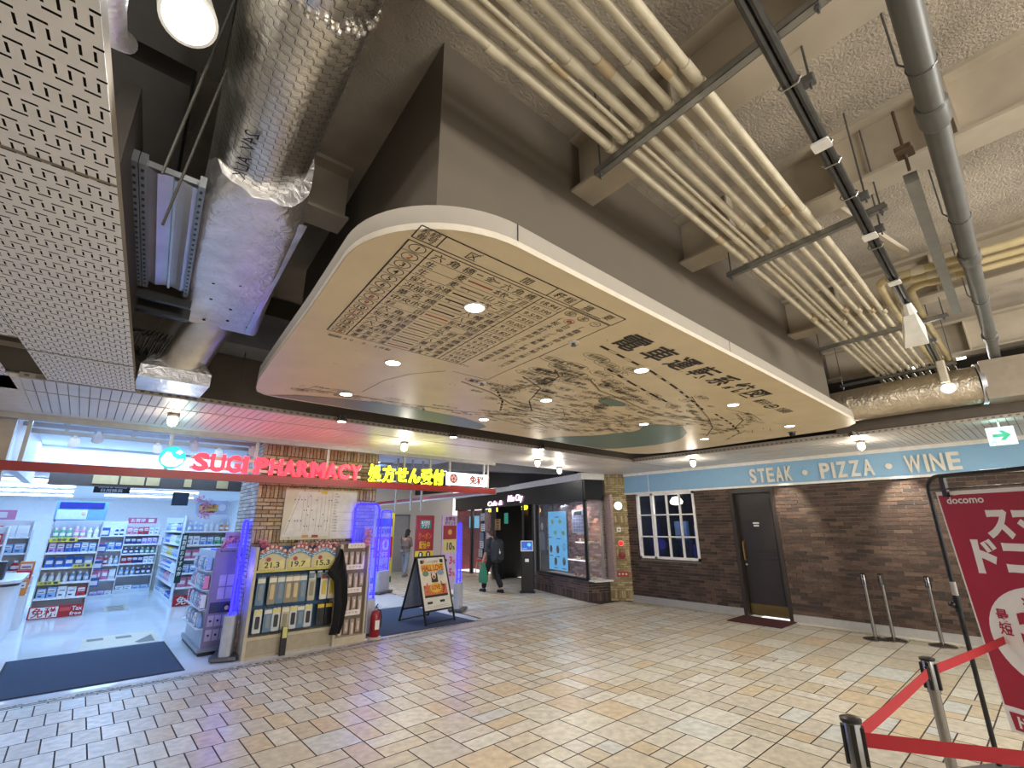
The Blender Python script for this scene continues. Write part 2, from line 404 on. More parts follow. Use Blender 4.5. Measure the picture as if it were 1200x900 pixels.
for i, (y, z, c) in enumerate([(6.2, 1.55, '#5f79a8'), (5.75, 1.45, '#7c94c4'), (5.45, 1.3, '#40598c'), (5.95, 1.0, '#2b3a86'), (6.35, 1.1, '#31406a'), (5.5, 1.75, '#86594f')]):
    m = M(); m.rbox(10.9 + .1 * i, 11.05 + .1 * i, y - .16, y + .16, z - .2, z + .22, .03); m.box(10.89 + .1 * i, 10.9 + .1 * i, y - .12, y + .12, z - .1, z + .1)
    o = tag(m.build('bar_crate', mat('crate' + str(i), c, .4)), 'bluish crate ' + ['at upper left', 'in the middle', 'at the right', 'low in the middle', 'low at left', 'reddish at upper right'][i] + ' behind the muntin window', 'crate', 'crates behind the window')
m = M(); m.box(10.8, 11.7, 4.9, 7.0, .45, .86); m.box(10.75, 11.75, 4.85, 7.05, .86, .9)
tag(m.build('service_counter', mat('restaurant_wood', '#2b2320', .5)), 'dark counter inside the restaurant window', 'counter')
lamp('restaurant_lamp', 'AREA', (10.8, 5.8, 2.7), 14, (.6, .72, 1), .6, (11.3, 5.7, .5))
# ------------------------------------------------------------------ upper ceiling
SPRAY = mat('sprayed_concrete', '#b0a698', .9, noise=.2, scale=3, bump=.6, bscale=70)
m = M(); m.box(-6, 13, -6, 19, 4.22, 4.4)
struct(m.build('ceiling', SPRAY), 'rough sprayed concrete slab above the pipes', 'ceiling')
BEAMP = mat('beam_paint', '#b8ad9b', .6, noise=.1, scale=5)
def beam(path, lab, ribs=()):
    (x0, y0), (x1, y1) = path; d = Vector((x1 - x0, y1 - y0, 0)); l = d.length; d.normalize()
    m = M(); m.fr((x0, y0, 0), d, (-d.y, d.x, 0))
    m.box(0, l, -.11, .11, 3.78, 3.80); m.box(0, l, -.012, .012, 3.80, 4.22); m.box(0, l, -.11, .11, 4.19, 4.22)
    for r in ribs: m.box(r, r + .014, -.11, .11, 3.80, 4.2)
    struct(m.build('beam', BEAMP), lab, 'beam')
beam(((1.83, -5), (2.10, 1.66)), 'cream steel beam across the pipes nearest the lens', (4.2, 5.2, 5.9, 6.3))
beam(((3.22, -5), (3.44, 1.66)), 'cream steel beam, second one across the pipes', (4.0, 4.9, 5.5, 6.2))
beam(((5.55, -5), (5.82, 1.66)), 'cream steel beam, third one across the pipes', (4.3, 5.3, 6.1))
beam(((7.9, -5), (8.2, 1.9)), 'cream steel beam above the far end of the pipes', (4.3, 5.3))
beam(((.3, 3.03), (1.02, 3.0)), 'short cream steel beam between foil duct and map ceiling', (.4,))
beam(((.4, 1.02), (.96, 1.02)), 'short cream steel beam beside the apex of the soffit', (.3,))
# soffit box over the map ceiling
SOF = mat('soffit_paint', '#6b6256', .75, noise=.03, scale=2)
m = M(); m.prism([(.99, 1.66), (6.9, 1.64), (7.1, 4.5), (1.25, 4.6)], 3.0, 4.25)
struct(m.build('ceiling_soffit', SOF), 'plain beige box soffit above the printed map ceiling', 'soffit')
# dark bulkhead beyond the duct
m = M(); m.box(-3, 10, 5.42, 5.5, 2.94, 4.2); m.box(7.95, 8.0, -4, 1.9, 2.94, 3.12)
struct(m.build('ceiling_bulkhead', mat('bulkhead_brown', '#4d443a', .7)), 'dark brown bulkhead behind the duct', 'bulkhead')
m = M(); m.box(-3.0, -2.9, -5, 8, 2.9, 4.3); m.box(-3, 11, -5.1, -5, 2.9, 4.3); m.box(10.1, 10.2, -5, 18, 2.9, 4.3)
struct(m.build('wall_upper', mat('plenum_dark', '#3c362f', .8)), 'dark upper wall of the ceiling void', 'wall')
m = M(); m.box(-3.0, -2.9, -5, 7.3, 0, 2.9)
struct(m.build('wall_left_light_block', mat('light_block_wall', '#9a9086', .6)), 'plain beige unseen wall added at the left to block light', 'wall')  # added wall, out of view, blocks ambient light from the left
# perforated panels
PERF = perf_mat('perforated_white', '#f2f0ed')
EDGE = mat('panel_edge', '#7e7364', .6)
def e(y): return -.305 + .083 * y
def panel(y0, y1, lab, x0=-.9):
    m = M()
    m.prism([(x0 + .083 * y0, y0), (e(y0), y0), (e(y1), y1), (x0 + .083 * y1, y1)], 2.9, 2.903)
    m.mi = 1
    m.prism([(e(y0) - .012, y0), (e(y0), y0), (e(y1), y1), (e(y1) - .012, y1)], 2.903, 2.96)
    m.prism([(x0 + .083 * y0, y1 - .012), (e(y1), y1 - .012), (e(y1), y1), (x0 + .083 * y1, y1)], 2.897, 2.93)
    tag(m.build('perforated_ceiling_panel', [PERF, EDGE]), lab, 'ceiling panel', 'perforated panels overhead')
panel(-1.0, .78, 'perforated white ceiling panel at the top left corner of the photo')
panel(.79, 2.04, 'perforated white ceiling panel beside the round spotlight')
panel(2.05, 4.55, 'long perforated white ceiling panel beside the foil duct')
panel(4.57, 5.45, 'perforated white ceiling panel next to the slatted strip')
for y0, y1, lab in ((-1, 2.04, 'perforated white ceiling panel cut off by the left edge, nearer one'), (2.05, 4.3, 'perforated white ceiling panel cut off by the left edge, farther one')):
    m = M(); m.prism([(-3, y0), (-.905 + .083 * y0, y0), (-.905 + .083 * y1, y1), (-3, y1)], 2.9, 2.903); m.mi = 1; m.prism([(-3, y1 - .012), (-.9 + .083 * y1, y1 - .012), (-.9 + .083 * y1, y1), (-3, y1)], 2.897, 2.93)
    tag(m.build('perforated_ceiling_panel', [PERF, EDGE]), lab, 'ceiling panel', 'perforated panels overhead')
m = M(); m.prism([(-3, 4.3), (-.72, 4.3), (-.66, 6.0), (-3, 6.0)], 2.9, 2.903)
tag(m.build('perforated_ceiling_panel', PERF), 'perforated white ceiling panel left of the open slot', 'ceiling panel', 'perforated panels overhead')
# slatted metal ceiling
SLAT = mat('slat_metal', '#e0dad0', .4, .35, noise=.05, scale=4)
DARK = mat('slat_back', '#6d665d', .7)
def slats(name, lab, frame, W, runs, pitch=.075):
    m = M(); m.fr(*frame)
    n = int(W / pitch)
    for i in range(n):
        a = i * pitch; c = .5 + .05 * R.random()
        for (y0, y1) in runs: m.box(a + .0035, a + pitch - .0035, y0, y1, 0, .012)
    m.mi = 1
    lo, hi = min(r[0] for r in runs), max(r[1] for r in runs)
    m.box(0, W, lo, hi, .014, .03)
    m.mi = 2; m.box(0, W, lo - .03, lo, -.004, .06)
    # punched edge angle
    m.mi = 1
    x = .03
    while x < W: m.box(x, x + .03, lo - .032, lo - .029, .008, .028); x += .07
    struct(m.build(name, [SLAT, DARK, mat('edge_angle', '#a79d8f', .5)]), lab, 'ceiling')
slats('ceiling_slats', 'slatted metal ceiling strip in front of the pharmacy', ((-.62, 5.48, 2.9), (1, 0, 0), (0, 1, 0)), 10.6, [(0, .50), (.54, 1.62)])
slats('ceiling_slats_right', 'slatted metal ceiling strip along the blue fascia', ((8.05, 5.45, 2.9), (0, -1, 0), (1, 0, 0)), 9.5, [(0, .62), (.66, 1.92)])
m = M(); m.box(-.62, 9.98, 7.1, 7.32, 2.9, 2.93); m.box(-3, -.62, 5.5, 7.32, 2.9, 2.93)
struct(m.build('ceiling_plain', WHITE), 'white ceiling strip above the pharmacy sign frame', 'ceiling')
# bulkhead lamps with cages
def caged(x, y, lab):
    t = thing('caged_bulkhead_lamp', lab, 'lamp', (x, y, 2.9), 'caged lamps under the slatted ceiling')
    m = M(); m.lathe([(.058, 2.9), (.058, 2.87), (.05, 2.865)], x, y, 16); m.build('lamp_base', mat('lamp_base_metal', '#9a948a', .4, .6), t, True)
    m = M(); m.lathe([(.045, 2.866), (.05, 2.83), (.046, 2.79), (.03, 2.768), (.008, 2.762)], x, y, 16); m.build('lamp_globe', emis('globe_glow', '#fff1d8', 6), t, True)
    m = M()
    for k in range(4):
        a = k * PI / 4; c, s_ = math.cos(a), math.sin(a)
        m.tube([(x + c * .054, y + s_ * .054, 2.866), (x + c * .055, y + s_ * .055, 2.80), (x, y, 2.752), (x - c * .055, y - s_ * .055, 2.80), (x - c * .054, y - s_ * .054, 2.866)], .0028, 5)
    for z in (2.84, 2.80): m.tube([(x + .056 * math.cos(2 * PI * j / 16), y + .056 * math.sin(2 * PI * j / 16), z) for j in range(17)], .0028, 5, False)
    m.build('wire_cage', mat('lamp_base_metal'), t)
    lamp('globe_lamp', 'POINT', (x, y, 2.70), 4 if x < 1 else 9, WARM, .06, parent=t)
caged(.54, 6.27, 'caged bulkhead lamp left above the pharmacy logo')
caged(3.4, 6.28, 'caged bulkhead lamp above the yellow pharmacy characters')
caged(6.27, 6.37, 'caged bulkhead lamp above the white tax free light box')
caged(7.55, 7.0, 'caged bulkhead lamp above the black diner fascia')
caged(8.6, 4.48, 'caged bulkhead lamp above the muntin window')
caged(8.65, 1.79, 'caged bulkhead lamp above the raised letters')
# small recessed lamps in the opening between map ceiling and slats
def pot(x, y, lab, p=10):
    t = thing('surface_downlight', lab, 'downlight', (x, y, 2.9), 'small white downlights around the map ceiling')
    m = M(); m.lathe([(.05, 2.96), (.06, 2.9), (.062, 2.885), (.05, 2.885)], x, y, 18); m.build('lamp_ring', mat('chrome_ring', '#cfcdc8', .2, .9), t, True)
    m = M(); m.lathe([(.048, 2.9), (.045, 2.882), (.01, 2.878)], x, y, 18); m.build('lens', emis('lens_glow', '#fff4e2', 9), t)
    lamp('pot_lamp', 'SPOT', (x, y, 2.86), p, WARM, .05, (x, y, 0), t, spot=2.0)
pot(2.09, 5.42, 'small downlight at the ceiling edge above the letters PHARMACY')
pot(3.69, 5.42, 'small downlight at the ceiling edge above the yellow characters')
pot(5.43, 5.42, 'small downlight at the ceiling edge near the green lagoon print')
pot(8.0, 1.71, 'small downlight at the ceiling edge beside the map corner')
# wall washers for the brick wall
for y, p in ((3.38, 110), (1.62, 170), (5.6, 10)):
    lamp('wall_washer', 'SPOT', (9.38, y, 2.88), p, WARM, .03, (9.98, y, 1.75), spot=.85, blend=.7)
# ------------------------------------------------------------------ printed map ceiling
BX = [(.69, 1.95)] + [(1.25 - .565 * math.sin(a) + .004, 1.9 - .54 * math.cos(a)) for a in [PI / 2 * (1 - k / 14) for k in range(15)]] + [ (4.0, 1.38), (6.73, 1.42), (7.02, 1.46), (7.2, 1.58), (7.31, 1.8), (7.36, 2.51), (7.45, 3.7), (7.43, 4.3), (7.3, 4.62), (7.0, 4.80), (6.4, 4.82), (4.03, 4.80), (1.99, 4.79), (1.2, 4.79), (1.07, 4.76), (.99, 4.68), (.95, 4.55), (.9, 4.29), (.85, 3.75), (.76, 2.66)]
t = thing('map_ceiling', 'suspended ceiling panel printed with an old tram route map', 'ceiling panel', (4, 3.1, 2.9))
PRINT = mat('map_paper', '#e3d0a8', .4, noise=.05, scale=3)
INK = mat('map_ink', '#2a211c', .6, noise=0); INKT = mat('map_ink_thin', '#3d3029', .6, noise=0); RED = mat('map_red', '#b04a3e', .6, noise=0); LAG = mat('map_green', '#68806f', .4, noise=.05); BRN = mat('map_brown', '#8a7560', .6, noise=0)
m = M(); m.prism(BX, 2.9, 2.925)
ox, oy = .80, 1.50
m.fr((0, 0, 2.8985), (1, 0, 0), (0, -1, 0))          # print is read from below: up on the page is -y
def S(x, y): return (x + .083 * (y - 1.5), -y)
def ln(p, wd, mi=1): m.mi = mi; m.line([S(*q) for q in p], wd)
def tx(s_, x, y, h, mi=1, al='L', bold=0, width=None, z=0): m.mi = mi; a, b = S(x, y); m.text(s_, a, b, h, z, al, bold, res=2, width=width)
# table
X0, X1, XN, XD, XR, Y0, Y1, YB = .83, .955, .955, 1.66, 1.86, 1.50, 1.60, 2.84
ln([(X0, Y0), (2.255, Y0), (2.255, 1.615)], .008); ln([(X0, Y0), (X0, Y1), (2.13, Y1)], .006); ln([(2.255, 1.615), (1.86, 1.615)], .005)
ln([(X0, 1.625), (2.25, 1.625)], .006); ln([(X0, 1.625), (X0, YB)], .008); ln([(X1, Y0), (X1, Y1)], .006); ln([(X1, 1.625), (X1, YB)], .007); ln([(X0, YB), (1.95, YB)], .005)
ln([(XD, Y0), (XD, Y1)], .006); ln([(XD, 1.625), (XD, YB)], .006); ln([(XR, Y0), (XR, Y1)], .006); ln([(XR, 1.625), (XR, YB)], .006); ln([(2.25, 1.625), (2.25, 2.76)], .006)
tx('系統', .845, 1.545, .034); tx('番号', .845, 1.588, .034); tx('区', 1.10, 1.58, .05); tx('間', 1.45, 1.58, .05); tx('粁', 1.69, 1.58, .05); tx('程', 1.77, 1.58, .05); tx('摘', 1.93, 1.58, .05); tx('要', 2.12, 1.58, .05)
rows = [('1', 0, '六 角 橋', '六 角 橋', '18.941', 1), ('2', 1, '生　　麦', '本牧一丁目', '10.390', 3), ('3', 0, '生　　麦', '山 元 町', '9.570', 5), ('4', 0, '保土ヶ谷橋', '本牧一丁目', '7.910', 1), ('5', 0, '洪福寺前', '日 ノ 出 町', '10.002', 1), ('6', 0, '葦 名 橋', '八 幡 橋', '9.136', 1), ('7', 0, '中央市場', '八 幡 橋', '15.822', 1), ('8', 1, '杉　　田', '桜木町駅前', '13.462', 3), ('9', 1, '六 角 橋', '滝 　 頭', '8.720', 5), ('10', 0, '桜木町駅前', '弘 明 寺', '9.275', 5), ('11', 1, '六 角 橋', '芦 名 橋', '9.512', 5), ('12', 1, '六 角 橋', '八 角 橋', '14.128', 5), ('13', 0, '桜木町駅前', '葦 名 橋', '10.547', 5), ('16', 0, '葦 風 ヶ 浦', '八 幡 橋', '9.654', 1), ('18', 1, '葦 風 ヶ 浦', '葦 風 ヶ 浦', '10.978', 3)]
dy = (YB - 1.625) / len(rows)
for i, (n_, rd, a, b, dist, cc) in enumerate(rows):
    y = 1.625 + dy * i
    ln([(X0, y + dy), (XR, y + dy)], .003, 2)
    mi = 3 if rd else 1
    m.mi = 1; cx, cy = S((X0 + X1) / 2, y + dy / 2); m.ring(cx, cy, .042, .034, .004); tx(n_, (X0 + X1) / 2, y + dy * .5 + .02, .04, mi, 'C', .01)
    tx(a, XN + .02, y + dy * .82, .046, 1, width=.24); tx(b, XD - .26, y + dy * .82, .046, 1, width=.23)
    if i == 0: ln([(1.23, y + .04), (1.27, y + .04)], .01, 5); tx('金', 1.29, y + .06, .04); ln([(1.34, y + .04), (1.38, y + .04)], .01, 5)
    else: ln([(1.23, y + dy / 2), (1.39, y + dy / 2)], .013, cc)
    tx(dist, XD + .03, y + dy * .8, .042, 1, width=.14)
for i, q in enumerate(['(桜木町駅前ヨリ三吉橋経由運転', '(日中ノミ運転(朝夕ヲ除ク)', '(臨時系統ハ繁忙期ニ限リ運行ス']):
    a, b = S(1.93 + .1 * i, 1.70)
    sub = M(); m.mi = 1
    for k, ch in enumerate(q):
        if k * .062 < 1.05: m.text(ch, *S(1.92 + .1 * i, 1.78 + .064 * k), .042, res=2)
for i, (s_, rd) in enumerate([('桜', 0), ('系', 0), ('一', 0)]):
    cx, cy = S(1.93 + .115 * i, 1.67); m.mi = 1; m.ring(cx, cy, .042, .03, .004); tx(s_, 1.93 + .115 * i, 1.688, .036, 1, 'C')
cx, cy = S(2.0, 1.75); m.mi = 3; m.ring(cx, cy, .04, .03, .004); m.disc(cx, cy, .02, .016, -.0004)
tx('昭和３９．５．１作製', .86, 2.93, .034, 2, width=.44)
# title
TT = '電車運転系統図'
for k, ch in enumerate(TT): tx(ch, 2.46 + .337 * k, 1.80, .185, 1, 'L', .022, width=.26)
tx('横浜市', 4.86, 1.83, .09, 1, 'L', .01, width=.26); cx, cy = S(5.26, 1.80); m.mi = 1; m.ring(cx, cy, .1, .07, .02); m.line([(cx - .06, cy), (cx + .06, cy)], .02); m.line([(cx, cy - .05), (cx, cy + .05)], .02); tx('交通局', 5.42, 1.83, .09, 1, 'L', .01, width=.28)
ln([(4.95, 2.16), (5.5, 2.1), (5.9, 2.16)], .006, 2)
# railway dashes
def dash(p, wd=.02, seg=.09):
    for (x0, y0), (x1, y1) in zip(p, p[1:]):
        l = math.hypot(x1 - x0, y1 - y0); n_ = max(1, int(l / seg))
        for k in range(n_):
            if k % 2 == 0: ln([(x0 + (x1 - x0) * k / n_, y0 + (y1 - y0) * k / n_), (x0 + (x1 - x0) * (k + 1) / n_, y0 + (y1 - y0) * (k + 1) / n_)], wd, 1)
    ln([(a, b + .012) for a, b in p], .003, 2); ln([(a, b - .012) for a, b in p], .003, 2)
dash([(2.46, 1.88), (2.9, 1.93), (3.24, 1.97), (3.76, 2.08), (4.12, 2.17), (4.8, 2.35)]); dash([(2.88, 2.16), (3.36, 2.27), (3.86, 2.37), (4.28, 2.44)]); dash([(5.1, 2.36), (5.7, 2.47), (6.44, 2.68), (6.85, 3.09)]); dash([(2.55, 3.25), (2.8, 3.5), (3.0, 3.8)], .02, .05)
# lagoon
m.mi = 4
def pg(p): m.face([m.vert(*S(a - .083 * (b - 1.5), b), .0004) for a, b in p])
pg([(1.1, 4.75), (1.3, 4.58), (1.63, 4.45), (2.0, 4.34), (2.5, 4.33), (3.13, 4.37), (3.5, 4.5), (3.63, 4.6), (3.65, 4.79), (2.5, 4.79)])
pg([(4.75, 4.78), (4.9, 4.45), (5.19, 4.06), (5.34, 3.61), (5.3, 3.45), (5.08, 3.24), (5.16, 3.1), (5.56, 2.98), (5.98, 3.15), (6.3, 3.4), (6.47, 3.63), (6.55, 4.0), (6.4, 4.6), (6.2, 4.79)])
cx, cy = S(3.75, 2.81); m.disc(cx, cy, .2, .09, .0004, 24)
m.mi = 0
for p in ([(5.3, 3.9), (5.75, 4.1), (5.7, 4.14)], [(5.5, 3.2), (5.85, 3.35), (5.82, 3.42)], [(6.0, 3.5), (6.35, 3.8), (6.25, 3.85)], [(2.0, 4.5), (2.5, 4.62), (2.48, 4.66)]): m.face([m.vert(*S(a - .083 * (b - 1.5), b), -.0005) for a, b in p])
ln([(2.25, 2.76), (2.26, 3.02), (1.9, 3.02)], .005, 2); ln([(1.52, 4.07), (1.55, 3.6), (1.66, 3.3), (1.85, 3.05)], .006, 2)
# stations
ST = ['桜木町', '高島町', '横浜駅前', '戸部', '浅間下', '洪福寺', '尾張屋橋', '滝頭', '八幡橋', '根岸橋', '葦名橋', '杉田', '白楽', '六角橋', '東神奈川', '入江橋', '生麦', '子安', '元町', '山元町', '本牧', '間門', '麦田', '花園橋', '吉野町', '蒔田', '弘明寺', '保土ヶ谷']
def station(x, y, w_=.17, h=.045, rot=0, oval=True):
    cx, cy = S(x, y); m.mi = 2
    s_ = R.choice(ST)
    if oval: m.ring(cx, cy, w_ / 2 + .03, h * .95, .004, 0, 14)
    m.mi = 1; m.text(s_, cx, cy - h * .36, h * .8, 0, 'C', res=1, width=w_ * .8)
lines = [[(1.05, 4.3), (1.5, 4.25), (2.1, 4.2), (2.7, 4.1), (3.2, 3.9), (3.7, 3.75), (4.3, 3.55), (4.9, 3.3), (5.4, 2.9)], [(2.1, 3.2), (2.5, 3.3), (2.9, 3.5), (3.3, 3.6), (3.9, 3.55), (4.5, 3.35)], [(2.45, 2.75), (2.8, 2.9), (3.0, 3.3), (3.3, 3.6)], [(3.0, 2.45), (3.3, 2.6), (3.7, 2.65), (4.2, 2.75), (4.7, 2.8), (5.2, 2.75), (5.8, 2.6)], [(4.2, 2.15), (4.6, 2.3), (5.2, 2.5), (5.8, 2.75), (6.3, 3.1)], [(5.3, 2.2), (5.7, 2.3), (6.1, 2.6), (6.2, 3.0)], [(3.5, 3.9), (4.0, 4.1), (4.6, 3.95), (5.0, 3.7)], [(3.0, 4.1), (3.6, 4.2), (4.2, 4.3)], [(2.55, 2.45), (2.7, 2.55), (2.75, 2.75), (2.65, 2.9)]]
for p in lines:
    ln(p, .009, 2); ln([(a + .01, b + .02) for a, b in p], .004, 5)
    for (x0, y0), (x1, y1) in zip(p, p[1:]):
        for k in range(4): station(x0 + (x1 - x0) * (k + .5) / 4 + R.uniform(-.05, .05), y0 + (y1 - y0) * (k + .5) / 4 + R.choice((-.1, .1)), R.uniform(.13, .2), .045, oval=R.random() < .45)
for x, y in [(2.62, 2.05), (2.8, 2.1), (3.1, 2.05), (2.4, 2.3), (2.62, 2.28), (2.75, 2.4), (2.95, 2.28), (2.5, 2.55), (2.45, 2.66), (3.0, 2.16), (3.2, 2.36), (3.3, 2.46), (3.5, 2.4), (2.9, 2.6), (2.35, 3.1), (2.55, 3.1)]: station(x, y, .24, .055)
for k in range(70):
    x, y = R.uniform(2.45, 5.2), R.uniform(2.35, 3.3)
    if y > 2.15 + .13 * (x - 2.4): station(x, y, R.uniform(.13, .2), .045, oval=R.random() < .5)
# ticks of the coast line, lagoon-side station ladder
for k in range(26):
    x = 1.0 + k * .085; ln([(x, 4.27), (x + .03, 4.2)], .004, 2)
    if k % 2 == 0: station(x + .03, 4.36 - .012 * k + (0 if k < 12 else .02), .1, .04, oval=k < 3)
for k in range(260):
    x, y = R.uniform(3.0, 5.3), R.uniform(3.0, 4.1)
    if R.random() < .5: station(x, y, R.uniform(.1, .17), .036, oval=False)
    else: ln([(x, y), (x + R.uniform(-.15, .15), y + R.uniform(-.1, .1))], .004, R.choice((2, 5)))
for k in range(40):
    x, y = R.uniform(5.2, 6.7), R.uniform(2.1, 2.9); ln([(x, y), (x + R.uniform(-.25, .25), y + R.uniform(-.15, .15))], .005, 2)
for k in range(4):
    ln([(4.9 + .05 * k, 2.62), (4.85 + .05 * k, 2.75)], .014, 1); ln([(4.55 + .04 * k, 3.05), (4.5 + .04 * k, 3.25)], .012, 1)
# specks of the old paper
m.mi = 5
for k in range(110):
    x, y = R.uniform(.8, 6.8), R.uniform(1.45, 4.7); a = R.uniform(0, 3); l = R.uniform(.008, .04); ln([(x, y), (x + l * math.cos(a), y + l * math.sin(a))], R.uniform(.003, .007), 5)
m.build('printed_panel', [PRINT, INK, INKT, RED, LAG, BRN], t)
m = M(); n_ = len(BX); RIMC = []
m.prism(BX, 2.926, 3.02); m.mi = 1
cxm, cym = 4, 3.1
ins = [(cxm + (x - cxm) * 1.001, cym + (y - cym) * 1.002) for x, y in BX]; m.prism(ins, 2.898, 2.93, False)
for x, y in ((1.24, 1.358), (3.4, 1.372), (5.6, 1.402)): m.box(x, x + .002, y - .001, y, 2.93, 3.02)
m.mi = 2
for x, y in ((1.24, 1.3565), (3.4, 1.3745), (5.6, 1.405)): m.box(x, x + .0025, y - .0015, y + .01, 2.93, 3.019)
m.build('panel_rim', [mat('rim_paint', '#b0a89d', .45, noise=.03), mat('rim_lip', '#e3d9c8', .4), GREYM], t, True, .5)
# downlights in the map
def down(x, y, lab, p):
    t = thing('recessed_downlight', lab, 'downlight', (x, y, 2.9), 'round downlights in the map ceiling')
    m = M(); m.lathe([(.066, 2.899), (.066, 2.894), (.055, 2.892), (.055, 2.899)], x, y, 24); m.build('trim_ring', mat('ring_white', '#d8d2c6', .4), t, True)
    m = M(); m.lathe([(.055, 2.897), (.05, 2.8915), (.01, 2.891)], x, y, 24); m.build('lens', emis('downlight_glow', '#fff6e8', 12), t)
    lamp('downlight_lamp', 'SPOT', (x, y, 2.87), p, NEUT, .05, (x, y, 0), t, spot=2.3, blend=.7)
cols_ = ['first', 'second', 'third', 'fourth']
for j, (xs_, y0) in enumerate((((1.46, 3.17, 4.89, 6.56), 1.97), ((1.56, 3.26, 5.02, 6.62), 3.14), ((1.65, 3.33), 4.24))):
    for i, x in enumerate(xs_):
        down(x, y0 + .03 * i, 'round downlight in the map ceiling, %s row from the table edge, %s from the left' % (cols_[j], cols_[i]), 5 if i == 0 else 24)
def detector(x, y, lab):
    t = thing('ceiling_sprinkler', lab, 'sprinkler', (x, y, 2.9), 'sprinklers in the map ceiling')
    m = M(); m.lathe([(.04, 2.899), (.036, 2.893), (.018, 2.892)], x, y, 18); m.build('escutcheon', mat('ring_white'), t, True)
    m = M(); m.lathe([(.012, 2.893), (.012, 2.878), (.02, 2.876), (.02, 2.873)], x, y, 12); m.build('sprinkler_head', GREYM, t)
detector(2.30, 1.96, 'small white sprinkler beside the table print'); detector(2.40, 3.11, 'small white sprinkler below the table print'); detector(2.5, 4.25, 'small white sprinkler near the green lagoon print')
t = thing('dome_camera', 'small black dome camera at the far corner of the map ceiling', 'camera', (7.05, 2.2, 2.9))
m = M(); m.lathe([(.05, 2.9), (.05, 2.89), (.045, 2.885)], 7.05, 2.2, 18); m.build('camera_base', GREYM, t, True)
m = M(); m.lathe([(.043, 2.886), (.038, 2.86), (.02, 2.846), (.005, 2.842)], 7.05, 2.2, 18); m.build('dome', mat('dome_black', '#0c0c0e', .1), t, True)
# ------------------------------------------------------------------ pipes, trapeze hangers, conduits
PIPE = mat('pipe_cream', '#cfc5ad', .5, noise=.12, scale=9, bump=.06, bscale=90)
COUP = mat('coupling_tan', '#b9a684', .55, noise=.15)
PY = [1.165, 1.085, 1.035, .985, .90, .815, .73, .66]
PR = [.024, .024, .011, .024, .022, .023, .02, .023]
for i, (y, r) in enumerate(zip(PY, PR)):
    t = thing('conduit_pipe', ('thin ' if r < .015 else '') + 'cream painted pipe running under the beams, %s from the map ceiling side' % ORD[i], 'pipe', (0, y, 3.63), 'cream pipes on the trapeze hangers')
    z = 3.608 + r
    m = M(); m.tube([(-1.2, y - .02, z), (1.5, y, z), (4, y + .02, z), (7.4, y + .09, z), (9.3, y + .14, z)], r, 10); m.build('pipe_run', PIPE, t, True)
    cp = [(.95 + .1 * i, 1), (3.0 + .12 * (i % 3), 1), (5.0 + .1 * (i % 4), 1)] if r > .015 else [(1.2, 1)]
    for cx, _ in cp:
        yy = y + (0 if cx < 1.6 else (cx - 1.5) * .008)
        m = M(); m.tube([(cx - .05, yy, z), (cx + .05, yy, z)], r + .004, 10); m.build('coupling', COUP if (i + int(cx)) % 2 else PIPE, t, True)
    for cx in (1.74, 3.41, 5.85, 7.75):
        yy = y + (0 if cx < 1.6 else (cx - 1.5) * (.008 if cx < 4.5 else .014))
        m = M(); m.tube([(cx - .012, yy, z), (cx + .012, yy, z)], r + .006, 10); m.build('pipe_clamp', PIPE, t, True)
YEL = mat('pipe_yellowed', '#c4b389', .5, noise=.15, scale=8)
for i in range(3):
    y = .60 - .075 * i; x = 4.62 + .17 * i; z = 3.64
    t = thing('elbow_pipe', 'yellowed elbow pipe coming from the right wall, %s of three' % ['outermost', 'middle one', 'innermost'][i], 'pipe', (x, y, z), 'yellowed elbow pipes')
    r = .03
    path = [(x + .12, -3, z)] + [(x + .10, -1, z), (x + .02, y - .15, z)] + [(x + .12 * (1 - math.cos(a)), y - .12 + .12 * math.sin(a), z) for a in (.0, .4, .8, 1.2, 1.57)] + [(x + .6, y + .02, z), (7.4, y + .05, z), (9.2, y + .1, z)]
    m = M(); m.tube(path, r, 10); m.build('pipe_run', YEL, t, True)
    for cx in (5.85, 7.75):
        m = M(); m.tube([(cx - .012, y + .03, z), (cx + .012, y + .03, z)], r + .006, 10); m.build('pipe_clamp', PIPE, t, True)
    m = M(); m.tube([(x + .03, y - .30, z), (x + .02, y - .22, z)], r + .005, 10); m.build('coupling', PIPE, t, True)
def hanger(x0, y0, x1, y1, lab):
    t = thing('trapeze_hanger', lab, 'pipe hanger', ((x0 + x1) / 2, (y0 + y1) / 2, 3.58), 'steel trapeze hangers under the pipes')
    d = Vector((x1 - x0, y1 - y0, 0)); l = d.length; d.normalize()
    m = M(); m.fr((x0, y0, 0), d, (-d.y, d.x, 0)); m.box(0, l, -.021, .021, 3.565, 3.568); m.box(0, l, -.021, -.018, 3.565, 3.605); m.box(0, l, .018, .021, 3.565, 3.605); m.box(0, l, -.021, -.012, 3.602, 3.605); m.box(0, l, .012, .021, 3.602, 3.605)
    m.build('strut_channel', mat('galvanised', '#8f8f8c', .38, .8, noise=.15), t)
    for s_ in (.03, l - .03):
        p = Vector((x0, y0, 0)) + d * s_
        m = M(); m.tube([(p.x, p.y, 3.53), (p.x, p.y, 4.22)], .005, 6); m.tube([(p.x, p.y, 3.548), (p.x, p.y, 3.562)], .012, 6); m.build('threaded_rod', GREYM, t)
hanger(1.80, 1.31, 1.71, .16, 'grey steel trapeze hanger nearest the lens under the cream pipes')
hanger(3.48, 1.34, 3.37, .30, 'grey steel trapeze hanger under the second beam')
hanger(5.92, 1.44, 5.78, .30, 'grey steel trapeze hanger beside the floodlight')
hanger(7.83, 1.71, 7.67, .45, 'grey steel trapeze hanger at the far end of the pipes')
